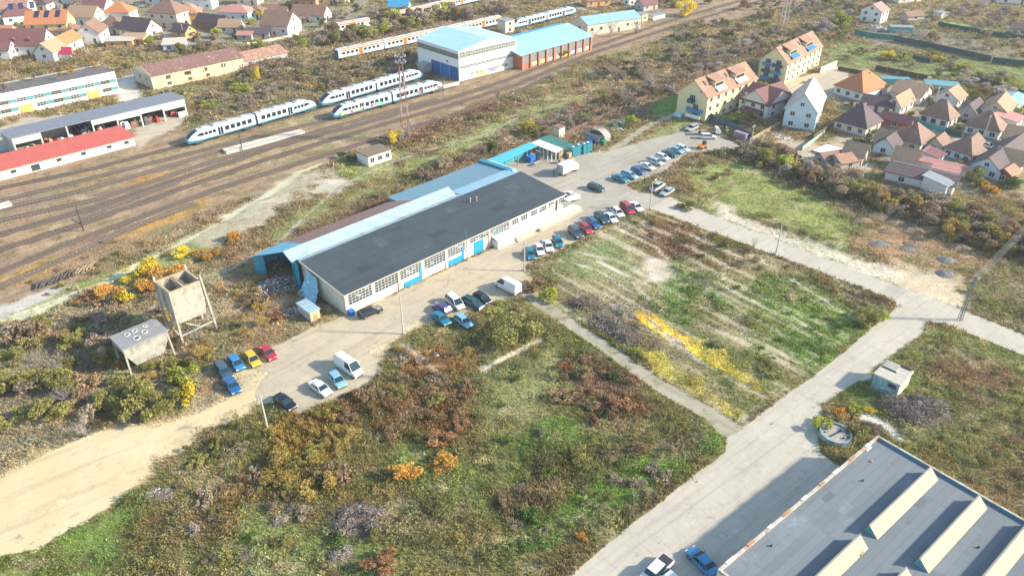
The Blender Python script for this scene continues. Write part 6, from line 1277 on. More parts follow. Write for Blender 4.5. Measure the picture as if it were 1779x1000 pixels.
def heap(label,p,rx,ry,h,m,n=60,name='heap',cat='heap',debris=None,rz=0,size=.5,group=None):
    o=G(*p); e=thing(name,label,cat,tuple(o),rz,group); r=random.Random(int(p[0]*7+p[1])); s=MB(); N=14; hm=h*(.3 if debris and nm_tw(debris) else 1)
    rings=[]
    for q in (1.0,.82,.6,.35,.12): rings.append([(rx*q*math.cos(2*math.pi*i/N)*r.uniform(.88,1.12),ry*q*math.sin(2*math.pi*i/N)*r.uniform(.88,1.12),hm*(1-q**1.6)*r.uniform(.8,1.15)-(.05 if q==1 else 0)) for i in range(N)])
    s.loft(rings).build('mound',m,e)
    if debris and nm_tw(debris):
        lob=[(r.uniform(-.5,.5)*rx,r.uniform(-.5,.5)*ry,r.uniform(.35,.75),r.uniform(.6,1.25)*h) for _ in range(9)]
        for mm,nm in debris:
            d=MB()
            for i in range(int(n*(3.0 if mm is twig else 2.0))):
                lx,ly,ls,lh=r.choice(lob); a=r.uniform(0,6.28); q=math.sqrt(r.random())*1.25; x=lx+rx*ls*q*math.cos(a)*.6; y=ly+ry*ls*q*math.sin(a)*.6; z=max(.03,lh*(1-q*q*.7)*r.uniform(.5,1.1)); L=size*r.uniform(.3,1.2)
                v=Vector((r.uniform(-1,1),r.uniform(-1,1),r.uniform(-.5,.5))).normalized(); w_=Vector((r.uniform(-1,1),r.uniform(-1,1),r.uniform(-1,.3)))*.5; p0=Vector((x,y,z)); p1=p0+v*L*.5; p2=p1+(v+w_).normalized()*L*.5
                t0=r.uniform(.02,.06); d.tube(p0,p1,t0,t0*.8,3,cap=False); d.tube(p1,p2,t0*.8,t0*.4,3,cap=False)
            d.build(nm,mm,e)
    elif debris:
        for mm,nm in debris:
            d=MB()
            for i in range(n if not any(k_ in nm for k_ in ('blue','red','yellow')) else max(4,n//5)):
                a=r.uniform(0,6.28); q=math.sqrt(r.random()); x,y=rx*q*math.cos(a),ry*q*math.sin(a); z=h*(1-q**1.6)+r.uniform(0,.15); L=size*r.uniform(.5,1.6)
                v=Vector((r.uniform(-1,1),r.uniform(-1,1),r.uniform(-.3,.5))).normalized()*L; d.tube((x,y,z),(x+v.x,y+v.y,z+max(0,v.z)),size*.12,size*.06,3)
            d.build(nm,mm,e)
    return e
gm=mat('grey_gravel',(.21,.20,.185),.95,.3,3); twig=mat('dead_twigs',(.21,.165,.125),.9,.35,2); twig2=mat('bleached_twigs',(.36,.31,.26),.9,.2,2); soil=mat('dark_soil',(.15,.11,.08),.95,.3,2)
heap('grey gravel pile left of the other gravel piles near the green patch',(1527,424),2.2,1.5,.5,gm,80,'gravel_pile','gravel pile',[(gm,'stones')],size=.2,group='gravel piles')
heap('second gravel pile with grass in front of it',(1578,433),2.0,1.2,.4,gm,80,'gravel_pile','gravel pile',[(gm,'stones')],size=.2,group='gravel piles')
heap('upper of the two square gravel piles beside the excavated soil',(1644,452),2.0,1.6,.6,gm,80,'gravel_pile','gravel pile',[(gm,'stones')],size=.2,group='gravel piles')
heap('lower of the two square gravel piles beside the sandy strip',(1643,476),2.0,1.7,.6,gm,80,'gravel_pile','gravel pile',[(gm,'stones')],size=.2,group='gravel piles')
em=mat('brown_earth',(.27,.18,.105),.95,.25,1.5,col2=(.18,.13,.08),s2=.8,t2=.5)
for k,(u,v,rx,ry,h,w) in enumerate(((1500,385,3,2,1.2,'left end'),(1525,378,3.5,2,1.5,'next to the left end'),(1560,388,3,2.2,1.3,'left middle'),(1590,402,3,2,1.3,'middle'),(1620,400,3,2.4,1.4,'right middle, back row'),(1650,412,3,2,1.4,'right, back row'),(1590,425,2.6,1.8,1,'middle front'),(1668,430,3,2,1.2,'right end, front'),(1690,420,2.6,2,1.1,'far right end'),(1545,402,2.6,1.6,1,'left front'))):
    heap('brown earth mound of the dug ground, '+w,(u,v),rx,ry,h*.6,em,0,'earth_mound','earth mound',None,size=.35,group='earth mounds of the excavated plot')
heap('big heap of dead grey branches right of the small blue walled hut',(1590,712),5.5,4.2,1.5,soil,900,'brush_pile','brush pile',[(twig,'branches'),(twig2,'pale_branches')],size=.9)
heap('brown twig heap between the round tank and the big brush heap',(1515,745),2.0,1.6,.5,soil,200,'brush_pile','brush pile',[(twig,'branches')],size=.7)
heap('long grey purple brush row at the lane side of the big field',(1070,575),6.5,3.0,1.0,soil,900,'brush_pile','brush pile',[(twig,'branches'),(twig2,'pale_branches')],rz=math.radians(-48),size=1.0)
heap('dark brush heap with white rags at the left end of the brush row',(1010,530),3.0,1.8,.9,soil,400,'brush_pile','brush pile',[(twig,'branches')],rz=math.radians(-40),size=.8)
heap('large grey dead wood heap in the foreground scrub',(630,905),4.2,3.0,1.2,soil,700,'brush_pile','brush pile',[(twig,'branches'),(twig2,'pale_branches')],size=.9)
heap('bleached straw coloured wood heap below the large grey one',(592,965),1.8,1.6,.8,soil,260,'brush_pile','brush pile',[(twig2,'pale_branches')],size=.7)
heap('small pale heap of dry stalks at the left foreground',(490,905),1.6,1.1,.6,soil,200,'brush_pile','brush pile',[(twig2,'pale_branches')],size=.6)
heap('round bleached grass heap left of the grey dead wood',(505,885),1.2,1,.5,soil,140,'brush_pile','brush pile',[(twig2,'pale_branches')],size=.5)
heap('flat pale heap of straw at the bottom left foreground',(428,965),1.5,1.4,.4,soil,160,'brush_pile','brush pile',[(twig2,'pale_branches')],size=.5)
junk=[(mat('white_rubbish',(.7,.7,.68),.7),'white_scraps'),(mat('blue_rubbish',(.06,.25,.5),.6),'blue_scraps'),(rdp,'red_scraps'),(steel,'grey_scraps')]
heap('heap of mixed rubbish spilling out of the blue steel shed',(480,500),5.0,3.0,1.3,soil,110,'rubbish_heap','rubbish heap',junk+[(twig,'branches')],size=.7,rz=.6)
heap('rubbish and rags inside the mouth of the blue steel shed',(470,462),2.6,2.2,1.5,soil,70,'rubbish_heap','rubbish heap',junk+[(mat('yellow_rags',(.6,.45,.1)),'yellow_scraps')],size=.6)
heap('small dark scrap heap beside the brick shed',(508,545),2.4,1.6,.7,soil,60,'rubbish_heap','rubbish heap',junk,size=.5)
heap('red and white rubbish lying in the scrub left of the open field',(765,618),1.0,.5,.4,soil,12,'rubbish_heap','rubbish heap',[junk[2],junk[0]],size=.6)
heap('grey and blue junk beside the bare saplings in the scrub',(702,627),1.2,.8,.5,soil,14,'rubbish_heap','rubbish heap',[junk[0],junk[3],junk[1]],size=.6)
heap('colourful rubble scattered before the pale blue gabled house',(1345,238),4.5,1.8,.7,mat('sandy_rubble',(.48,.38,.28)),45,'rubbish_heap','rubbish heap',junk,size=.7,rz=-.1)
heap('red and white clutter in the yard at the top right',(1522,52),5,2.4,1.4,mat('sandy_rubble',()),60,'rubbish_heap','rubbish heap',junk[::-1],size=1.1)
heap('grey stones and scraps at the sandy clearing edge',(275,860),2.2,1.2,.4,soil,60,'rubbish_heap','rubbish heap',[junk[0],junk[3]],size=.3)
heap('dark scrap and rusty wagons parts piled by the ruined hall',(470,112),9,2.5,1.6,mat('rusty_scrap',(.16,.10,.08),.9,.3,1),160,'scrap_heap','scrap heap',[(rust,'rusty_scraps'),(twig,'dark_scraps')],size=1.2,rz=.7)
heap('rusty scrap heap right of the ruined peach hall',(440,122),5,2.2,1.8,mat('rusty_scrap',()),100,'scrap_heap','scrap heap',[(rust,'rusty_scraps')],size=1.2,rz=.7)
heap('pale stone rubble beside the small barrel shed',(1070,226),2.4,1.2,.6,mat('sandy_rubble',()),40,'rubbish_heap','rubbish heap',[junk[3],junk[0]],size=.5)
heap('green netting and planks on the garden plot behind the barrel shed',(1078,214),5,2.4,.8,mat('green_netting',()),50,'rubbish_heap','rubbish heap',[(wood,'planks')],size=.9,rz=.7)
# sleepers stacked along the grey road
st=thing('sleeper_stack','long row of stacked old wooden sleepers along the grey gravel strip','sleeper stack',tuple(G(62,500)),math.radians(46)); r=random.Random(5)
L=(G(165,462)-G(62,500)).length
for k in range(46):
    x=L*k/46; q=MB(); a=r.uniform(-.25,.25)+.9; z=.1+.2*(k%3); q.tube((x-1.1*math.cos(a),-1.1*math.sin(a),z),(x+1.1*math.cos(a),1.1*math.sin(a),z+r.uniform(-.05,.2)),.16,.16,4); q.build('sleeper',wood if k>30 else mat('tarred_sleeper',(.12,.10,.09),.9,.2,2),st)
for k in range(7):
    q=WP(-18+6.55*k+3.3,124.6); e=thing('machinery_heap','machinery and scrap stored in the %s bay of the machine shed'%('first','second','third','fourth','fifth','sixth','last')[k],'machinery',tuple(q),WA); r=random.Random(k+50)
    for i in range(6):
        x,y=r.uniform(-2.6,2.6),r.uniform(-.8,3.5); a,b,c_=r.uniform(.3,.8),r.uniform(.4,1.0),r.uniform(.8,2.4); m=r.choice([mat('tractor_red',(.42,.05,.04),.5),CARM['white'],mat('lorry_grey',(.40,.42,.42),.6),mat('machine_dark',(.08,.09,.10),.7),rust,wood])
        MB().loft([[(x-a,y-b,.1),(x+a,y-b,.1),(x+a,y+b,.1),(x-a,y+b,.1)],[(x-a,y-b,c_*.6),(x+a,y-b,c_*.6),(x+a,y+b,c_*.6),(x-a,y+b,c_*.6)],[(x-a*.6,y-b*.3,c_),(x+a*.6,y-b*.3,c_),(x+a*.6,y+b*.6,c_),(x-a*.6,y+b*.6,c_)]]).tube((x-a-.1,y-b*.5,.4),(x-a+.1,y-b*.5,.4),.4,.4,10).tube((x+a-.1,y-b*.5,.4),(x+a+.1,y-b*.5,.4),.4,.4,10).build('machine',m,e)
# half barrel shed
bh=thing('barrel_shed','small barrel roofed shed half open towards the yard','shed',tuple(G(1040,252)),math.radians(44)); s=MB(); n=10
s.loft([[(x,3.0*(1-math.cos(math.pi*i/n))-.0,2.2*math.sin(math.pi*i/n)+.6) for i in range(n+1)] for x in (2.6,5.2)],closed=False,cap=False); s.build('barrel_roof',conc,bh); MB().poly([(5.2,3.0*(1-math.cos(math.pi*i/n)),2.2*math.sin(math.pi*i/n)+.6) for i in range(n+1)]).build('end_wall',mat('pale_block_wall',(.58,.50,.38),.9),bh)
MB().box(0,5.2,0,.2,0,.8).box(0,.2,0,6,0,1.6).box(0,5.2,5.8,6,0,1.6).build('wall',conc,bh); MB().slab([(-.1,-.1,1.7),(2.6,-.1,1.7),(2.6,6.1,2.0),(-.1,6.1,2.0)],.08).build('roof',mat('dark_sheet',(.05,.08,.10),.7,.2),bh)
hu=houseP('narrow brick hut with orange stripe behind the green netting roof',(976,240),2.4,2.4,45,3,.4,'flat',wall='cream',roof='brown',nwx=0,nwy=0,chim=(),name='narrow_hut',cat='hut',plinth=False,group=None)
pt=thing('patio','white paved patio beside the cream house with purple roof','patio',tuple(G(1438,262)),math.radians(40)); MB().box(-4,4,-2.6,2.6,0,.15).build('paving',white,pt); MB().box(-4,-3.9,-2.6,2.6,.15,.5).build('kerb',conc,pt)
# hedge clipped round bush of dark teal, pink stack
clutter('crate_stack','pink and grey stacked crates in front of the slate blue fence','crate stack',(1286,242),lambda e:[MB().box(-2+i*1.0,-1.1+i*1.0,-.6,.6,j*.7,j*.7+.62).build('crate',mat('pink_crate',(.36,.24,.28),.7,.25,1),e) for i in range(4) for j in range(3)],math.radians(-48))
clutter('digger','small orange machine with black cab at the verge row end','digger',(1220,258),lambda e:(MB().box(-1.2,.8,-.5,.5,.5,1.1).build('machine_body',mat('orange_machine',(.65,.22,.02),.5),e),MB().box(.2,.9,-.45,.45,1.1,2.0).build('cab',dark,e),MB().tube((-1.1,0,1.0),(-2.2,0,1.8),.1,.1,4).tube((-2.2,0,1.8),(-2.7,0,.4),.1,.08,4).build('boom',mat('orange_machine',()),e),[MB().tube((x,y-.1,.35),(x,y+.1,.35),.35,.35,10).build('wheel',rubber,e) for x in (-.9,.6) for y in (-.6,.6)]),math.radians(30))
for k,(u,v,l,c) in enumerate(((134,262,'red tractor parked under the left open bay of the machine shed',0),(175,222,'red tractor inside the fourth bay of the machine shed',0),(150,226,'white tractor in the third bay of the machine shed',1),(190,217,'red combine part in the fifth bay of the machine shed',0),(65,240,'red tractor in the first bay of the machine shed',0),(27,238,'red tractor beside the left end of the machine shed',0),(105,226,'grey lorry in the second bay of the machine shed',2),(260,205,'dark tractor in the last but one bay of the machine shed',3))):
    if k==0: u,v=136,232
    m=(mat('tractor_red',(.42,.05,.04),.5),CARM['white'],mat('lorry_grey',(.40,.42,.42),.6),mat('machine_dark',(.08,.09,.10),.7))[c]
    def tr(e):
        MB().box(-.3,1.8,-.4,.4,.8,1.4).build('bonnet',m,e); MB().loft([[(-1.4,-.7,.9),(-.2,-.7,.9),(-.2,.7,.9),(-1.4,.7,.9)],[(-1.2,-.55,2.4),(-.3,-.55,2.4),(-.3,.55,2.4),(-1.2,.55,2.4)]]).build('cab',cglass,e); MB().box(-1.3,-.2,-.65,.65,2.4,2.52).build('cab_roof',m,e)
        for x,r_ in ((-.9,.75),(1.3,.45)):
            for y in (-.8,.8): MB().tube((x,y-.16,r_),(x,y+.16,r_),r_,r_,12).build('wheel',rubber,e)
    clutter('tractor',l,'tractor',(u,v),tr,WA-math.pi/2)
clutter('fuel_tank','white cylindrical tank lying in the sixth bay of the machine shed','tank',(221,208),lambda e:(MB().tube((-2,0,1.1),(2,0,1.1),.8,.8,14).build('tank_body',white,e),MB().box(-1.4,-1.1,-.6,.6,0,.5).box(1.1,1.4,-.6,.6,0,.5).build('cradle',steel,e)),WA)
clutter('mixer_drum','pale mixer drum beside the white tank in the machine shed','drum',(238,205),lambda e:(MB().tube((-.7,0,1.2),(.9,0,1.5),.95,.6,12).build('drum_body',conc,e),MB().box(-.8,.8,-.5,.5,0,.6).build('cradle',steel,e)),WA)
# bushes on the office roof are things growing there: see planting
def person(label,p,coat,rz=0):
    e=thing('person',label,'person',tuple(G(*p)),rz); J=[(0,0,.95),(0,0,1.15),(0,0,1.38),(0,0,1.50),(0,.01,1.58),(0,.015,1.70),
      (.09,0,.90),(.11,.02,.50),(.11,.0,.09),(.11,.12,.05),(-.09,0,.90),(-.11,-.04,.50),(-.12,-.12,.10),(-.12,0,.05),
      (.18,0,1.40),(.24,.02,1.12),(.25,.10,.88),(.25,.12,.81),(-.18,0,1.40),(-.24,-.02,1.12),(-.25,.05,.88),(-.25,.07,.81)]
    E=[(0,1),(1,2),(2,3),(3,4),(4,5),(0,6),(6,7),(7,8),(8,9),(0,10),(10,11),(11,12),(12,13),(2,14),(14,15),(15,16),(16,17),(2,18),(18,19),(19,20),(20,21)]
    R=[.15,.14,.16,.06,.08,.09,.1,.065,.045,.04,.1,.065,.045,.04,.07,.045,.03,.025,.07,.045,.03,.025]
    for base,s in ((17,1),(21,-1)):
        bx,by,bz=J[base]
        for k in range(5):
            J.append((bx,by-.03+k*.017,bz-(.03,.085,.095,.088,.07)[k])); E.append((base,len(J)-1)); R.append(.009)
    me=D.meshes.new('person_body'); me.from_pydata(J,E,[]); o=link('body',me); o.modifiers.new('s','SKIN'); 
    for i,v in enumerate(me.skin_vertices[0].data): v.radius=(R[i],R[i]*.85); v.use_root=(i==0)
    o.modifiers.new('u','SUBSURF').levels=1
    dg=bpy.context.evaluated_depsgraph_get(); nm=D.meshes.new_from_object(o.evaluated_get(dg)); D.objects.remove(o)
    skin=mat('skin',(.55,.33,.24),.6); trs=mat('dark_trousers',(.03,.035,.05),.9); ct=mat('coat_'+coat[0],coat[1],.9)
    nm.materials.clear()
    for m in (skin,trs,ct): nm.materials.append(m)
    for pl in nm.polygons:
        c=pl.center; pl.material_index=1 if c.z<.92 and abs(c.x)<.2 else (2 if .83<c.z<1.5 and not(c.z<.86) else 0); pl.use_smooth=True
    link('body',nm,e); MB().loft([[(.1*a*s,.015+.11*b*s,z) for a,b in ((1,0),(.7,.7),(0,1),(-.7,.7),(-1,0),(-.7,-.7),(0,-1),(.7,-.7))] for s,z in ((.95,1.66),(1,1.72),(.8,1.79),(.3,1.82))]).build('hair',mat('dark_hair',(.03,.02,.015),.8),e)
person('person in dark clothes walking by the verge between road mouth and car row',(1119,319),('dark',(.05,.05,.06)),.6)
person('person in a greenish jacket standing left of the white box truck',(962,306),('green',(.16,.22,.14)),2.0)
# ------------------------------------------------------------ vegetation
def leaf_cloud(lobes,n,s,seed,flat=.0,tri=False):
    r=np.random.default_rng(seed); L=np.array(lobes); w=(L[:,3]*L[:,4]*L[:,5]); w/=w.sum(); k=r.choice(len(L),n,p=w)
    d=r.normal(size=(n,3)); d/=np.linalg.norm(d,axis=1)[:,None]; rad=(.45+.55*r.random(n)**.5)[:,None]; rad*=1+.25*(r.random((n,1))-.5)
    P=L[k,:3]+d*rad*L[k,3:6]; P[:,2]=np.maximum(P[:,2],.05)
    a=r.normal(size=(n,3)); a/=np.linalg.norm(a,axis=1)[:,None]; b=np.cross(a,r.normal(size=(n,3))); b/=np.linalg.norm(b,axis=1)[:,None]; c=np.cross(a,b)
    sz=(s*(.6+.8*r.random(n)))[:,None]
    q=np.stack([P-b*sz-c*sz*.6,P+b*sz-c*sz*.4,P+b*sz*.3+c*sz],1)
    V=q.reshape(-1,3); Fc=np.arange(n*3).reshape(-1,3); return V,Fc
def np_mesh(name,V,Fc,m,col=None):
    me=D.meshes.new(name); n=Fc.shape[1]; me.vertices.add(len(V)); me.vertices.foreach_set('co',V.ravel().astype(np.float32)); me.loops.add(Fc.size); me.loops.foreach_set('vertex_index',Fc.ravel().astype(np.int32)); me.polygons.add(len(Fc)); me.polygons.foreach_set('loop_start',(np.arange(len(Fc))*n).astype(np.int32)); me.update(calc_edges=True)
    if col is not None:
        at=me.color_attributes.new('Col','FLOAT_COLOR','POINT'); at.data.foreach_set('color',np.concatenate([np.clip(col,0,1),np.ones((len(V),1))],1).ravel().astype(np.float32))
    me.materials.append(m); return me
bark=mat('bark',(.20,.15,.11),.95,.25,3); barkg=mat('grey_bark',(.40,.35,.31),.95,.2,3)
def branches(mb,p,d,L,r,lv,rd,spread=.6,nb=3,thin=.6):
    q=p+d*L; mb.tube(p,q,r,r*thin,4 if lv>1 else 3,cap=False)
    if lv==0: return
    for i in range(nb):
        v=(d+Vector((rd.uniform(-1,1),rd.uniform(-1,1),rd.uniform(-.3,.8)))*spread).normalized(); branches(mb,p+d*L*rd.uniform(.55,1),v,L*rd.uniform(.55,.8),r*thin*.8,lv-1,rd,spread,nb,thin)
def proto(kind,k):
    rd=random.Random(hash(kind)%1 + k*13+len(kind)); r=np.random.default_rng(k*7+len(kind))
    tr=MB(); 
    if kind=='bare':
        for i in range(3): 
            v=Vector((rd.uniform(-.35,.35),rd.uniform(-.35,.35),1)).normalized(); branches(tr,Vector((0,0,0)),v,.30,.022,1,rd,.7,3)
        tw=MB()
        for i in range(5):
            v=Vector((rd.uniform(-.6,.6),rd.uniform(-.6,.6),1)).normalized(); branches(tw,Vector((0,0,.12)),v,.34,.012,4,rd,.75,3,.62)
        return tr.mesh('trunk_bare_%d'%k,barkg),tw.mesh('crown_bare_%d'%k,barkg)
    for i in range(2 if kind!='conifer' else 1):
        v=Vector((rd.uniform(-.3,.3),rd.uniform(-.3,.3),1)).normalized() if kind!='conifer' else Vector((0,0,1)); branches(tr,Vector((0,0,-.02)),v,.33 if kind!='conifer' else .9,.03,2 if kind!='conifer' else 0,rd,.6,3)
    if kind=='conifer':
        lobes=[(0,0,.15+.1*i,.30*(1-i/9),.30*(1-i/9),.08) for i in range(9)]; V,Fc=leaf_cloud(lobes,1600,.045,k)
    else:
        nl=rd.randint(9,14); lobes=[]
        for i in range(nl):
            a=rd.uniform(0,6.28); q=rd.uniform(.05,.52); z=rd.uniform(.16,.86-q*.5); s=rd.uniform(.07,.23); lobes.append((q*math.cos(a),q*math.sin(a),z,s*1.1,s*1.1,s*.85))
        n=dict(tree=2600,bush=1300,sparse=1100)[kind]; V,Fc=leaf_cloud(lobes,n,dict(tree=.032,bush=.045,sparse=.034)[kind],k)
    return tr.mesh('trunk_%s_%d'%(kind,k),bark),np_mesh('crown_%s_%d'%(kind,k),V,Fc,bark)
PR={kd:[proto(kd,k) for k in range(n)] for kd,n in (('tree',5),('bush',6),('sparse',5),('bare',5),('conifer',2))}
LM=dict(olive=leafmat('leaves_olive',(.16,.16,.045),(.34,.30,.10)),green=leafmat('leaves_green',(.05,.11,.02),(.16,.23,.05)),yellow=leafmat('leaves_yellow',(.50,.38,.04),(.72,.58,.07)),orange=leafmat('leaves_orange',(.40,.20,.04),(.62,.36,.08)),
 brown=leafmat('leaves_brown',(.18,.12,.065),(.36,.25,.14)),rusty=leafmat('leaves_rust',(.24,.13,.07),(.42,.23,.11)),dark=leafmat('leaves_dark_green',(.05,.07,.03),(.13,.14,.06)),grey=leafmat('twigs_grey',(.28,.23,.19),(.48,.41,.35),.2),
 gold=leafmat('leaves_dull_gold',(.26,.18,.05),(.46,.34,.11)),ygreen=leafmat('leaves_yellow_green',(.22,.26,.04),(.46,.44,.08)),tealg=leafmat('needles_blue_green',(.03,.10,.08),(.08,.18,.14)),drab=leafmat('twigs_drab_brown',(.22,.165,.11),(.42,.33,.23),.2))
count={}
def plant(kind,colr,p,h,w,label,cat='bush',name=None,group=None,world=False,z=0):
    o=Vector((p[0],p[1],z)) if world else G(*p); t,c=PR[kind][random.randrange(len(PR[kind]))]
    e=thing(name or ('tree' if cat=='tree' else 'bush'),label,cat,(o.x,o.y,z-.02),random.uniform(0,6.28),group)
    k_=random.uniform(.72,1.3); e.scale=(w*k_,w/k_,h)
    a=link('trunk',t,e); a.scale=(1,1,1)
    b=link('crown',c,e)
    if kind!='bare': b.material_slots[0].link='OBJECT'; b.material_slots[0].material=LM[colr]
    return e
# individually described trees and shrubs
for kind,c,p,h,w,l in [
 ('bush','yellow',(318,446),2.6,3.4,'round bright yellow bush alone on the gravel left of the warehouse'),
 ('bush','orange',(360,447),2.0,4.2,'low peach coloured bush right of the round yellow one'),
 ('bush','orange',(408,416),2.4,3.6,'yellow orange bush nearest the pale bare ground'),
 ('tree','yellow',(255,488),5.2,6.5,'tall yellow tree behind the hoppers'),
 ('tree','orange',(283,496),4.4,7.0,'orange brown tree right of the tall yellow one behind the hoppers'),
 ('bush','yellow',(214,527),3.6,3.6,'vivid yellow bush below the tall yellow tree'),
 ('sparse','orange',(192,518),3.4,5.0,'thin orange bush left of the vivid yellow bush'),
 ('bush','rusty',(160,520),2.0,6.0,'dull reddish low bush beside the green strip left of the hoppers'),
 ('tree','olive',(238,722),5.0,7.0,'large olive tree in front of the low hopper'),
 ('tree','olive',(275,715),4.0,5.5,'smaller olive tree right of the large one in front of the hopper'),
 ('bush','ygreen',(322,668),3.4,4.2,'yellow green bush between the hoppers and the blue cars'),
 ('bush','olive',(205,668),2.2,3.2,'olive bush at the left legs of the low hopper'),
 ('bush','gold',(250,668),2.0,3.4,'dull golden bush under the mouth of the low hopper'),
 ('bush','olive',(300,640),2.4,3.0,'olive bush at the right legs of the low hopper'),
 ('bush','yellow',(330,690),2.6,3.8,'yellow flecked bush nearest the slate estate car'),
 ('bare','grey',(150,758),4.6,5.4,'big pale leafless tree left of the sandy clearing'),
 ('bare','grey',(105,655),4.2,4.6,'leafless grey tree at the far left above the scrub'),
 ('bare','grey',(185,635),5.0,3.4,'two stemmed bare tree left of the low hopper'),
 ('bare','grey',(345,590),3.0,3.0,'small bare tree beneath the tall hopper'),
 ('tree','olive',(888,582),4.6,9.0,'big rounded olive bush beside the lane corner below the white van'),
 ('bush','brown',(930,500),2.6,4.0,'rusty brown bush at the base of the field corner pole'),
 ('bush','ygreen',(955,520),2.8,3.6,'yellow green bush at the lane mouth right of the brown one'),
 ('bare','grey',(728,640),4.2,2.6,'cluster of thin bare saplings amid the foreground scrub'),
 ('bare','grey',(712,620),3.4,2.2,'thin bare sapling behind the verge pole'),
 ('bare','grey',(660,655),3.0,2.4,'thin bare sapling right of the white panel van'),
 ('bare','grey',(1222,505),3.0,3.4,'pale bare shrub in the middle of the big field'),
 ('bare','grey',(1308,432),3.2,2.6,'bare young tree at the concrete road edge of the big field'),
 ('sparse','orange',(700,830),2.8,4.2,'pale orange shrub in the foreground scrub, left one'),
 ('sparse','orange',(770,812),2.2,4.4,'pale orange shrub in the foreground scrub, right one'),
 ('bush','rusty',(668,985),2.2,3.6,'rust red bush at the bottom middle beside the dead wood'),
 ('bush','orange',(1010,937),1.2,1.2,'tiny orange bush near the lower concrete road'),
 ('bush','ygreen',(1428,742),2.2,2.8,'yellow green bush left of the round tank'),
 ('bush','olive',(1490,765),2.4,3.6,'brown olive bush right of the round tank'),
 ('bush','ygreen',(1485,715),1.6,2.4,'light green bush above the round tank'),
 ('bush','yellow',(1510,718),1.6,1.6,'small bright yellow bush right of the light green one by the tank'),
 ('bush','orange',(1460,722),1.4,2.6,'orange tinted bush directly behind the round tank'),
 ('tree','olive',(1500,560),3.4,4.4,'olive bush at the field corner by the road crossing'),
 ('bush','ygreen',(1525,555),2.4,3.0,'yellow green bush at the very corner of the road crossing'),
 ('bush','olive',(1195,362),2.0,4.0,'straw green bush at the near end of the concrete slab strip'),
 ('bush','green',(858,268),4.0,3.2,'bright green bush left of the sky blue canopy'),
 ('tree','yellow',(918,232),4.2,3.6,'slim yellow tree in the brown scrub behind the canopy'),
 ('tree','yellow',(690,246),4.0,4.0,'yellow bush at the foot of the floodlight mast'),
 ('bush','dark',(605,280),2.2,5.0,'dark mound of bushes left of the ruined white hut'),
 ('tree','ygreen',(1098,222),4.4,3.6,'yellow green tree beside the grass plot near the yellow apartments'),
 ('bare','grey',(1085,178),6.0,8.0,'broad leafless grey tree in the scrub before the apartments, left one'),
 ('bare','grey',(1130,155),7.0,9.0,'broad leafless grey tree in the scrub before the apartments, right one'),
 ('tree','yellow',(1190,28),8.5,8.0,'large bright yellow tree beyond the far tracks'),
 ('tree','yellow',(1340,32),5.5,5.0,'yellow orange tree left of the pale lattice mast'),
 ('tree','ygreen',(1460,52),9.0,9.0,'tall yellow green tree at the top beyond the apartments'),
 ('tree','grey',(1430,60),7.5,9.0,'big greyish leafless tree left of the tall yellow green one'),
 ('bush','dark',(1462,68),3.6,4.4,'dark rounded evergreen on the lawn behind the apartments'),
 ('tree','yellow',(1545,105),4.0,6.0,'round yellow bush in the upper right gardens'),
 ('tree','yellow',(1630,108),3.2,4.6,'yellow bush between the garden fences right of the round one'),
 ('tree','ygreen',(1670,122),3.4,6.0,'pale yellow green trees behind the garden fence'),
 ('bush','ygreen',(1285,205),2.6,4.6,'yellowing bush in the garden right of the nearest apartment house'),
 ('bush','green',(1262,212),2.6,5.0,'green bush at the wall of the nearest apartment house'),
 ('bush','rusty',(1290,218),1.8,3.6,'reddish bush in front of the maroon roofed house'),
 ('tree','yellow',(447,142),6.0,3.0,'slim yellow tree among the wagons by the ruined hall'),
 ('tree','ygreen',(260,80),5.0,4.4,'bright green tree beside the tan shed in the left village'),
 ('tree','dark',(507,26),7.0,5.5,'dark evergreen tree in the left village'),
 ('tree','tealg',(412,68),3.6,2.6,'blue green conifer beside the salmon roofed shed, left one'),
 ('tree','tealg',(423,67),3.6,2.6,'blue green conifer beside the salmon roofed shed, right one'),
 ('tree','yellow',(456,33),5.0,5.0,'golden tree in front of the brown roof left village'),
 ('bush','olive',(975,100),4.6,4.6,'dark leafy bush at the far corner of the brick workshop'),
 ('bare','grey',(1062,64),7.5,9.0,'large bare tree in front of the pale blue hall, left one'),
 ('bare','grey',(1105,60),7.0,9.0,'large bare tree in front of the pale blue hall, right one'),
 ('tree','olive',(1695,320),4.6,5.5,'dark olive tree beside the purple roofed house at right'),
 ('bush','orange',(1717,335),3.0,4.4,'orange bush right of the dark olive tree'),
 ('tree','green',(1755,330),4.0,5.0,'green tree at the right edge below the steep tan roof'),
 ('bush','orange',(1632,246),2.6,4.2,'golden bush beside the cream house with tan dormers'),
 ]: plant(kind,c,p,h,w,l,'tree' if kind in('tree','bare','conifer') and h>2.9 else 'bush')
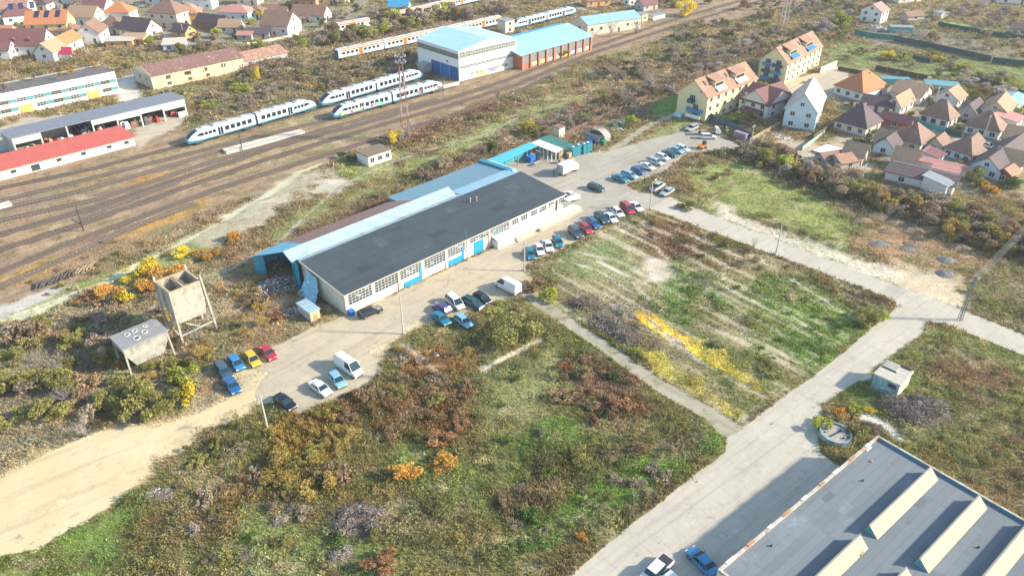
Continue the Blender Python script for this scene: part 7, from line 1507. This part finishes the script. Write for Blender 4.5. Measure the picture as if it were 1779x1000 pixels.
# scattered individuals, by patch
def inside(P,x,y): return float(sdf(P,np.array([x]),np.array([y]))[0])>0
ALLR=[p for k_,v in ROADS.items() if k_!='weedy_track_bed' for p in v]
def near_road(x,y,m=1.2):
    a,b=np.array([x]),np.array([y])
    return any(float(sdf(P,a,b)[0])>-m for P in ALLR if min(q[0] for q in P)-3<x<max(q[0] for q in P)+3 and min(q[1] for q in P)-3<y<max(q[1] for q in P)+3)
BLK=[]   # building footprints kept clear
for o in list(D.objects):
    if o.parent is None and o.type=='EMPTY' and o.children and o.get('category') not in ('bush','tree','railway track','wires','fence'):
        M=Matrix.Translation(o.location)@Matrix.Rotation(o.rotation_euler.z,4,'Z'); xs=[];ys=[]
        for ch in o.children:
            if ch.type=='MESH' and ch.name.split('.')[0] in ('wall','front_wall','roof','platform_slab','body','car_body','roof_front','roof_back','roof_strip'):
                for c in ch.bound_box: xs.append(c[0]+ch.location.x); ys.append(c[1]+ch.location.y)
        if xs:
            c=[M@Vector(q) for q in ((min(xs),min(ys),0),(max(xs),min(ys),0),(max(xs),max(ys),0),(min(xs),max(ys),0))]; BLK.append([(q.x,q.y) for q in c])
def blocked(x,y,m=.8):
    a,b=np.array([x]),np.array([y]); return any(abs(P[0][0]-x)<90 and float(sdf(P,a,b)[0])>-m for P in BLK)
PEND=[]
def scatter(poly,n,mix,hr,wr,where,group,seed,cat='bush',gap=1.6,road=1.2):
    P=pxw(poly); r=random.Random(seed); xs=[p[0] for p in P]; ys=[p[1] for p in P]; k=0; tries=0; pts=[]
    nm=dict(olive='olive',gold='dull golden',green='green',yellow='yellow',orange='orange',brown='brown',rusty='rust coloured',dark='dark green',grey='grey twiggy',ygreen='yellow green',tealg='blue green',drab='drab brown')
    while k<n and tries<n*40:
        tries+=1; x,y=r.uniform(min(xs),max(xs)),r.uniform(min(ys),max(ys))
        if not inside(P,x,y) or any((x-a)**2+(y-b)**2<gap*gap for a,b in pts) or near_road(x,y,road) or blocked(x,y): continue
        pts.append((x,y)); kd,c=r.choice(mix); h=r.uniform(*hr); w=h*r.uniform(*wr); q_=cat if cat=='bush' else ('tree' if kd!='bush' else 'bush')
        ad='leafless grey' if kd=='bare' else nm[c]
        PEND.append((q_,h*w/(x*x+y*y+5600),kd,c,(x,y),h,w,'%s %s %s'%(ad,q_,where),'%s %ss %s'%(ad,q_.replace('bush','bushe'),where))); k+=1
B=lambda *c:[('bush',q) for q in c]+[('sparse',c[0])]
scatter([(600,372),(680,330),(760,292),(850,252),(905,222),(1000,190),(1075,165),(1150,128),(1240,90),(1300,66),(1330,80),(1180,160),(1090,200),(980,238),(905,245),(830,275),(720,318),(640,355)],85,B('drab','brown','drab','olive','grey')+[('bare','grey')],(1.8,3.8),(1.0,1.5),'in the scrub belt between the tracks and the warehouse',0,11,gap=1.9)
scatter([(620,255),(760,210),(850,165),(895,185),(740,245),(640,268)],14,B('brown','rusty','drab'),(1.2,2.4),(1.2,1.8),'in the scrub around the floodlight mast',0,12,gap=2.4)
scatter([(1200,40),(1400,50),(1440,60),(1340,100),(1230,110),(1090,150),(980,155),(1100,108)],80,B('drab','brown','olive','dark','grey')+[('bare','grey')],(2.2,4.4),(1.0,1.5),'in the thicket beside the far tracks',0,13,gap=2.4)
scatter([(1260,258),(1330,258),(1400,285),(1500,330),(1600,352),(1720,385),(1850,420),(1850,465),(1720,440),(1600,395),(1470,350),(1330,292)],105,B('drab','olive','grey','brown','ygreen','dark')+[('tree','drab'),('tree','olive'),('bare','grey'),('tree','gold'),('tree','brown'),('tree','drab')],(3.0,5.4),(.9,1.3),'in the hedge thicket below the right village',0,14,gap=1.9)
scatter([(0,590),(110,560),(200,600),(190,650),(240,690),(200,730),(120,745),(0,800),(-40,800)],34,B('olive','brown','drab','olive')+[('tree','olive'),('bare','grey'),('sparse','olive')],(2.2,4.2),(1.0,1.5),'in the scrub at the left picture edge',0,15,gap=2.0)
scatter([(100,570),(270,500),(275,560),(200,600)],12,B('drab','brown','olive')+[('bare','grey')],(1.6,3.0),(1.1,1.5),'in the scrub left of the low hopper',0,16,gap=2)
scatter([(395,440),(440,440),(470,520),(500,560),(430,600),(400,590)],14,B('gold','brown','rusty','olive'),(1.0,2.0),(1.2,1.7),'in the scrub between tall hopper and warehouse',0,17,gap=1.6)
scatter([(270,520),(300,590),(380,600),(370,680),(300,700),(290,640),(230,680),(190,660)],14,B('olive','brown','ygreen')+[('sparse','gold')],(1.4,2.8),(1.1,1.5),'at the feet of the concrete hoppers',0,18,gap=1.7)
scatter([(465,740),(560,700),(620,740),(610,830),(540,870),(470,850)],22,B('gold','olive','gold','brown')+[('tree','gold'),('tree','olive')],(1.5,2.9),(1.1,1.6),'in the yellow brown shrubs below the black saloon',0,19,gap=1.6)
scatter([(630,680),(720,650),(810,670),(825,740),(780,790),(690,770),(640,740)],20,B('brown','rusty','drab','olive'),(1.2,2.2),(1.2,1.8),'in the brown patch of foreground scrub',0,20,gap=1.7)
scatter([(680,610),(760,600),(830,620),(790,650),(690,660)],9,B('gold','rusty','brown'),(.9,1.7),(1.2,1.8),'around the rubbish in the foreground scrub',0,21,gap=1.5)
scatter([(970,640),(1060,600),(1125,640),(1110,720),(1030,740),(975,690)],22,B('brown','rusty','brown','dark'),(1.0,1.9),(1.3,1.9),'in the reddish brown patch beside the lane',0,22,gap=1.7)
scatter([(860,870),(960,800),(1090,770),(1240,750),(1240,790),(1100,860),(960,950),(880,960)],26,B('drab','brown','olive','green'),(.8,1.6),(1.3,2.0),'in the scrub along the lower concrete road',0,23,gap=1.7)
scatter([(430,850),(560,880),(640,870),(700,900),(760,1000),(400,1010),(260,950)],24,B('olive','brown','drab','green','grey'),(.7,1.5),(1.2,1.9),'in the weeds at the bottom picture edge',0,24,gap=1.8)
scatter([(270,850),(310,780),(440,720),(460,760),(440,860),(330,880)],16,B('olive','drab','brown'),(.9,1.9),(1.2,1.7),'in the scrub below the narrow dirt track',0,25,gap=1.8)
scatter([(1090,385),(1200,385),(1310,420),(1400,455),(1540,520),(1500,540),(1380,480),(1290,470),(1130,430)],20,B('brown','olive','rusty','dark'),(.7,1.4),(1.3,2.0),'on the big field along the concrete road',0,26,gap=2.2)
scatter([(1130,470),(1260,480),(1400,520),(1500,590),(1400,650),(1300,700),(1200,600)],16,B('green','olive','ygreen'),(.5,1.0),(1.4,2.2),'in the green middle of the big field',0,27,gap=2.6)
scatter([(850,640),(1000,600),(980,740),(850,800),(760,820),(820,700)],12,B('olive','drab','green'),(.6,1.2),(1.3,2),'in the pale middle of the foreground plot',0,28,gap=2.4)
scatter([(1560,620),(1640,600),(1779,640),(1850,850),(1720,830),(1640,740),(1600,680)],18,B('olive','brown','green','rusty'),(.5,1.1),(1.3,2.0),'on the weedy plot at the right edge',0,29,gap=2.4)
scatter([(1190,270),(1300,265),(1330,300),(1250,320),(1180,300)],12,B('brown','olive','drab','rusty'),(1.0,2.2),(1.2,1.6),'behind the verge row of cars',0,30,gap=1.9)
scatter([(1440,80),(1520,75),(1640,100),(1779,130),(1850,200),(1700,165),(1560,125),(1460,105)],30,B('drab','olive','ygreen','grey')+[('tree','drab'),('tree','olive'),('bare','grey')],(2.2,4.2),(1.0,1.5),'in the gardens at the upper right',0,31,gap=3.4)
scatter([(1560,20),(1700,10),(1850,50),(1850,105),(1700,88),(1560,66)],34,B('drab','grey','grey','brown')+[('tree','drab'),('bare','grey'),('bare','grey')],(2.6,5),(1.0,1.6),'in the bare orchards at the top right',0,32,gap=3.6)
scatter([(1400,5),(1510,0),(1510,50),(1430,55)],14,B('drab','grey','brown')+[('tree','drab')],(3,6),(.9,1.3),'at the top left of the pink roofed house',0,33,gap=3.6)
scatter([(560,95),(585,78),(700,60),(738,52),(770,36),(720,34),(640,46),(560,60)],22,[('tree','ygreen'),('tree','drab'),('tree','drab'),('bush','brown'),('tree','olive')],(4,7),(.8,1.2),'behind the orange striped train',0,34,'tree',gap=3.4)
scatter([(640,30),(780,22),(900,18),(960,0),(870,30),(700,44)],26,[('tree','drab'),('tree','drab'),('tree','ygreen'),('tree','brown'),('tree','grey')],(4,7),(.8,1.2),'in the autumn wood beyond the depot',0,35,'tree',gap=3.8,road=.5)
scatter([(430,130),(520,110),(590,120),(730,95),(735,120),(600,150),(560,165),(540,150),(340,215),(330,180)],75,B('drab','brown','grey','olive')+[('sparse','ygreen'),('bush','drab')],(1.8,3.4),(1.1,1.7),'in the scrub between the ruined hall and the railcars',0,36,gap=2.1)
scatter([(250,75),(300,60),(420,82),(540,55),(640,60),(560,90),(480,92),(400,90),(260,95)],28,[('tree','drab'),('tree','drab'),('bush','olive'),('tree','ygreen'),('bush','drab'),('tree','grey')],(2.6,4.8),(1.0,1.4),'between the left village and the ruined halls',0,37,'tree',gap=3.2)
scatter([(10,128),(130,108),(240,95),(250,120),(200,125),(60,140)],16,B('drab','olive','gold','ygreen'),(1.6,3),(1.1,1.5),'between the office block and the left village',0,38,gap=2.4)
scatter([(10,60),(120,75),(250,70),(330,60),(330,10),(60,10)],22,[('tree','drab'),('tree','dark'),('bush','olive'),('tree','grey')],(2.5,4.5),(.8,1.2),'between the houses of the left village',0,39,'tree',gap=4)
scatter([(360,75),(600,45),(640,5),(560,0),(430,40)],20,[('tree','drab'),('tree','dark'),('bush','olive'),('tree','ygreen'),('tree','grey')],(3,5),(.8,1.2),'around the pink gabled house',0,40,'tree',gap=4)
scatter([(1445,180),(1640,160),(1779,230),(1779,330),(1660,330),(1540,280),(1480,250)],44,B('olive','drab','gold','dark','brown'),(1.2,2.8),(1.0,1.4),'between the houses of the right village',0,41,gap=1.8,road=.5)
scatter([(1620,130),(1779,180),(1779,200),(1690,190),(1640,165)],16,B('drab','olive','ygreen','orange')+[('tree','drab')],(2,3.6),(1,1.5),'in the gardens right of the crossed gables',0,42,gap=3)
scatter([(1120,0),(1330,-20),(1500,-10),(1500,20),(1400,25),(1300,40),(1250,25),(1150,22)],30,[('tree','drab'),('tree','grey'),('bush','brown'),('tree','olive')],(3.4,6.5),(.9,1.3),'in the thicket at the top middle',0,43,'tree',gap=4)
scatter([(-60,690),(60,480),(140,430),(240,405),(200,470),(60,540)],14,B('brown','drab','olive'),(.6,1.3),(1.3,1.8),'along the grey gravel strip by the sleepers',0,44,gap=2)
nb=len([o for o in D.objects if o.name.split('.')[0]=='bush'])+12
PEND.sort(key=lambda q:-q[1]); REST=[]; nt_=0
for q in PEND:
    if q[0]=='tree':
        nt_+=1
        if nt_>225: REST.append(q); continue
    if q[0]=='bush':
        if nb>=296: REST.append(q); continue
        nb+=1
    plant(q[2],q[3],q[4],q[5],q[6],q[7],q[0],group=q[8],world=True)
CB=dict(gold=(.38,.28,.08),olive=(.22,.21,.07),green=(.10,.17,.035),yellow=(.6,.48,.05),orange=(.5,.27,.06),brown=(.25,.17,.095),rusty=(.32,.17,.08),dark=(.08,.10,.04),grey=(.36,.30,.25),ygreen=(.32,.34,.06),tealg=(.05,.13,.1),drab=(.30,.235,.16))
VV=[];CC=[]
for q in REST:
    k=random.randrange(4); me=PR['bush'][k][1]; n=len(me.vertices); a=np.empty(n*3,np.float32); me.vertices.foreach_get('co',a); a=a.reshape(-1,3)[:n//6*3]
    t=random.uniform(0,6.28); h,w=q[5],q[6]; X=(a[:,0]*math.cos(t)-a[:,1]*math.sin(t))*w*1.05+q[4][0]; Y=(a[:,0]*math.sin(t)+a[:,1]*math.cos(t))*w*1.05+q[4][1]
    VV.append(np.stack([X,Y,a[:,2]*h],1)); CC.append(np.repeat(np.array(CB[q[3]])[None,:]*random.uniform(.85,1.25),len(X),0))
if VV:
    V=np.concatenate(VV); o=link('scrub_bushes',np_mesh('scrub_bushes',V,np.arange(len(V)).reshape(-1,3),MATS.setdefault('cov0',attrmat('scrub_leaves',False,.3)),np.concatenate(CC))); o['kind']='stuff'; o['label']='smallest bushes of the distant scrub belts, too many to tell apart'; o['category']='scrub'
print('bushes',nb,'rest',len(REST))
# small plants growing on the office roof
for k,(x,y,c) in enumerate(((6,15,'orange'),(10,17,'orange'),(18,18,'drab'),(16,22,'orange'),(29,20,'drab'),(34,16,'rusty'),(44,21,'drab'),(54,20,'orange'),(62,22,'orange'),(25,15,'rusty'),(50,16,'rusty'))):
    q=WP(-42+x,147+y); plant('sparse',c,(q.x,q.y),random.uniform(1.4,3.2),random.uniform(1.0,2.2),'self sown %s shrub rooted on the office block roof'%{'orange':'orange','drab':'dry brown','rusty':'rusty'}[c],'bush',group='%s shrubs on the office block roof'%c,world=True,z=6.72)
q=WP(-30,146); plant('tree','yellow',(q.x,q.y),4.2,2.6,'small yellow tree before the white office block front','tree',world=True)
# ------------------------------------------------------------ ground cover
def cover(name,label,y0,y1,dens,size,seed,hs=1):
    r=np.random.default_rng(seed); W=lambda y:y*.62+32
    n=int(dens*(W(y0)+W(y1))*(y1-y0)); y=r.uniform(y0,y1,n); x=(r.random(n)*2-1)*W(y1); k=np.abs(x)<W(y); x,y=x[k],y[k]
    col,h,den=field(x,y); keep=r.random(len(x))<den*.95
    for P in ALLR:
        xs=[q[0] for q in P]; ys=[q[1] for q in P]; s=np.nonzero((x>min(xs)-1)&(x<max(xs)+1)&(y>min(ys)-1)&(y<max(ys)+1))[0]
        if len(s): keep[s]&=(sdf(P,x[s],y[s])+(fbm(x[s],y[s],1.5,50)-.56)*.7)<0
    for P in BLK:
        xs=[q[0] for q in P]; ys=[q[1] for q in P]; s=np.nonzero((x>min(xs))&(x<max(xs))&(y>min(ys))&(y<max(ys)))[0]
        if len(s): keep[s]&=sdf(P,x[s],y[s])<0
    x,y,col,h=x[keep],y[keep],col[keep],h[keep]; n=len(x); h=np.clip(h*(.5+.9*r.random(n)),.06,2)*hs
    t_=r.random((n,1)); v_=r.random((n,1)); col=col*(1.3+1.15*t_**1.3)*(1+(v_-.5)*np.array([[.30,.05,-.30]])); 
    # each tuft: three leaning blades
    V=[];
    for b in range(3):
        a=r.uniform(0,2*np.pi,n); w=size*(.5+.8*r.random(n))*(.6+.5*np.clip(h,0,1)); lean=r.uniform(.1,.7,n)*(.15+h*.5); dx,dy=np.cos(a),np.sin(a); jx,jy=r.normal(0,size*.5,n),r.normal(0,size*.5,n)
        base=np.stack([x+jx,y+jy],1)
        p0=np.stack([base[:,0]-dy*w*.5,base[:,1]+dx*w*.5,h*.05],1); p1=np.stack([base[:,0]+dy*w*.5,base[:,1]-dx*w*.5,h*.15],1); p2=np.stack([base[:,0]+dx*lean,base[:,1]+dy*lean,h*(.6+.5*r.random(n))],1)
        V.append(np.stack([p0,p1,p2],1))
    V=np.concatenate(V,0); Cc=np.repeat(np.concatenate([col]*3,0),3,0); V=V.reshape(-1,3)
    me=np_mesh(name,V,np.arange(len(V)).reshape(-1,3),MATS.setdefault('cover',None) or cov,Cc)
    o=link(name,me); o['label']=label; o['category']='ground cover'; o['kind']='stuff'; return n
cov=attrmat('grass_and_weed_blades',False,.35)
T=0
T+=cover('grass_and_weeds','rough grass and weeds over the nearest plots',52,105,26,.17,1,.8)
T+=cover('grass_and_weeds','rough grass and weeds over the middle fields and scrub',105,175,12,.26,2,.8)
T+=cover('grass_and_weeds','dry grass and scrub along the tracks and gardens',175,280,3.6,.45,3,.9)
T+=cover('grass_and_weeds','dry scrub of the distant gardens and thickets',280,460,1.2,.8,4,1.1)
print('tufts',T)
# low tangled scrub: clumps of twigs and leaves, coloured like the patch they grow in
def clumps(y0,y1,dens,seed,rr,hh_,nt,ls):
    r=np.random.default_rng(seed); W=lambda y:y*.62+32; n=int(dens*2*W((y0+y1)/2)*(y1-y0)); y=r.uniform(y0,y1,n); x=(r.random(n)*2-1)*W(y1); k=np.abs(x)<W(y); x,y=x[k],y[k]
    col,h,den=field(x,y); k=(den>.85)&(h>.30)&(fbm(x,y,7,61)>.42); x,y,col,h=x[k],y[k],col[k],h[k]; keep=np.ones(len(x),bool)
    for P in ALLR+BLK:
        xs=[q[0] for q in P]; ys=[q[1] for q in P]; s=np.nonzero((x>min(xs)-2)&(x<max(xs)+2)&(y>min(ys)-2)&(y<max(ys)+2))[0]
        if len(s): keep[s]&=sdf(P,x[s],y[s])<-.9
    x,y,col,h=x[keep],y[keep],col[keep],h[keep]; n=len(x)
    R=rr*(.5+r.random(n))*(.6+np.clip(h,0,1)); H=hh_*(.5+.9*r.random(n))*(.4+np.clip(h,0,1.1)); el=.7+.7*r.random(n); ro=r.uniform(0,6.28,n)
    d=r.normal(size=(n,nt,3)); d/=np.linalg.norm(d,axis=2)[:,:,None]; d[:,:,2]=np.abs(d[:,:,2]); d*=(.35+.65*r.random((n,nt,1))**.5)*(1+.35*np.sin(3*np.arctan2(d[:,:,1],d[:,:,0])+ro[:,None]))[:,:,None]
    px=x[:,None]+R[:,None]*(d[:,:,0]*np.cos(ro)[:,None]*el[:,None]-d[:,:,1]*np.sin(ro)[:,None]/el[:,None]); py=y[:,None]+R[:,None]*(d[:,:,0]*np.sin(ro)[:,None]*el[:,None]+d[:,:,1]*np.cos(ro)[:,None]/el[:,None]); pz=.05+H[:,None]*d[:,:,2]
    P=np.stack([px,py,pz],2).reshape(-1,3); m=len(P); a=r.normal(size=(m,3)); a[:,2]*=.7; a/=np.linalg.norm(a,axis=1)[:,None]; b=np.cross(a,r.normal(size=(m,3))); b/=np.linalg.norm(b,axis=1)[:,None]; s=(ls*(.5+r.random(m)))[:,None]
    V=np.stack([P-b*s*.35,P+b*s*.35,P+a*s*1.7],1).reshape(-1,3)
    c=np.repeat(col*(1.4+.8*r.random((n,1)))*(1+(r.random((n,1))-.5)*np.array([[.3,0,-.3]])),nt,0); c=np.repeat(c*(.75+.5*r.random((m,1))),3,0)
    o=link('low_scrub',np_mesh('low_scrub',V,np.arange(len(V)).reshape(-1,3),cov,c)); o['kind']='stuff'; o['category']='scrub'; o['label']='tangled low scrub of dry stems and weeds over the plots'; print('clumps',n,len(V)//3)
clumps(52,110,.30,91,1.1,1.0,150,.17)
clumps(110,190,.20,92,1.3,1.2,80,.24)
clumps(190,330,.09,93,1.8,1.6,50,.42)
# ------------------------------------------------------------ air, light, camera
import os
HAZE=0.0002
hz=MB().box(-700,700,-80,900,-1.0,110).build('haze',None) if False else None
if HAZE:
    m=D.materials.new('haze'); m.use_nodes=True; nt=m.node_tree; nt.nodes.remove(nt.nodes['Principled BSDF']); pv=nt.nodes.new('ShaderNodeVolumePrincipled'); pv.inputs['Color'].default_value=(.92,.95,1,1); pv.inputs['Density'].default_value=HAZE; pv.inputs['Anisotropy'].default_value=.2
    nt.links.new(pv.outputs[0],nt.nodes['Material Output'].inputs['Volume'])
    o=MB().box(-4500,4500,-120,4200,-1.0,90).build('haze',m); o['kind']='stuff'; o['label']='thin pale autumn haze over the whole place'; o['category']='haze'
SE=math.radians(26.5); SX,SY=.9985,-.055
w=D.worlds.new('World'); bpy.context.scene.world=w; w.use_nodes=True; nt=w.node_tree; bg=nt.nodes['Background']; sk=nt.nodes.new('ShaderNodeTexSky'); sk.sky_type='NISHITA'; sk.sun_disc=False; sk.sun_elevation=SE; sk.sun_rotation=math.atan2(SX,SY); sk.air_density=1.3; sk.dust_density=.6; sk.ozone_density=2.5
nt.links.new(sk.outputs[0],bg.inputs[0]); bg.inputs[1].default_value=.145
sl=D.lights.new('sun','SUN'); sl.energy=4.2; sl.angle=math.radians(2.5); sl.color=(1,.90,.74); so=D.objects.new('sun',sl); C.objects.link(so)
dv=Vector((SX*math.cos(SE),SY*math.cos(SE),math.sin(SE))); so.rotation_euler=dv.to_track_quat('Z','Y').to_euler(); so.location=(80,-40,120)
cd=D.cameras.new('camera'); cam=D.objects.new('camera',cd); C.objects.link(cam); cam.location=(0,0,CH); cam.rotation_euler=(math.pi/2-PITCH,0,0); cd.sensor_width=36; cd.lens=F/1779*36; cd.clip_end=20000; cd.clip_start=.5
sc=bpy.context.scene; sc.camera=cam; sc.view_settings.view_transform='Standard'; sc.view_settings.look='None'; sc.view_settings.exposure=.98; sc.view_settings.gamma=1; sc.view_settings.use_curve_mapping=False
sc.cycles.max_bounces=5; sc.cycles.diffuse_bounces=2; sc.cycles.volume_bounces=0; sc.cycles.transparent_max_bounces=4
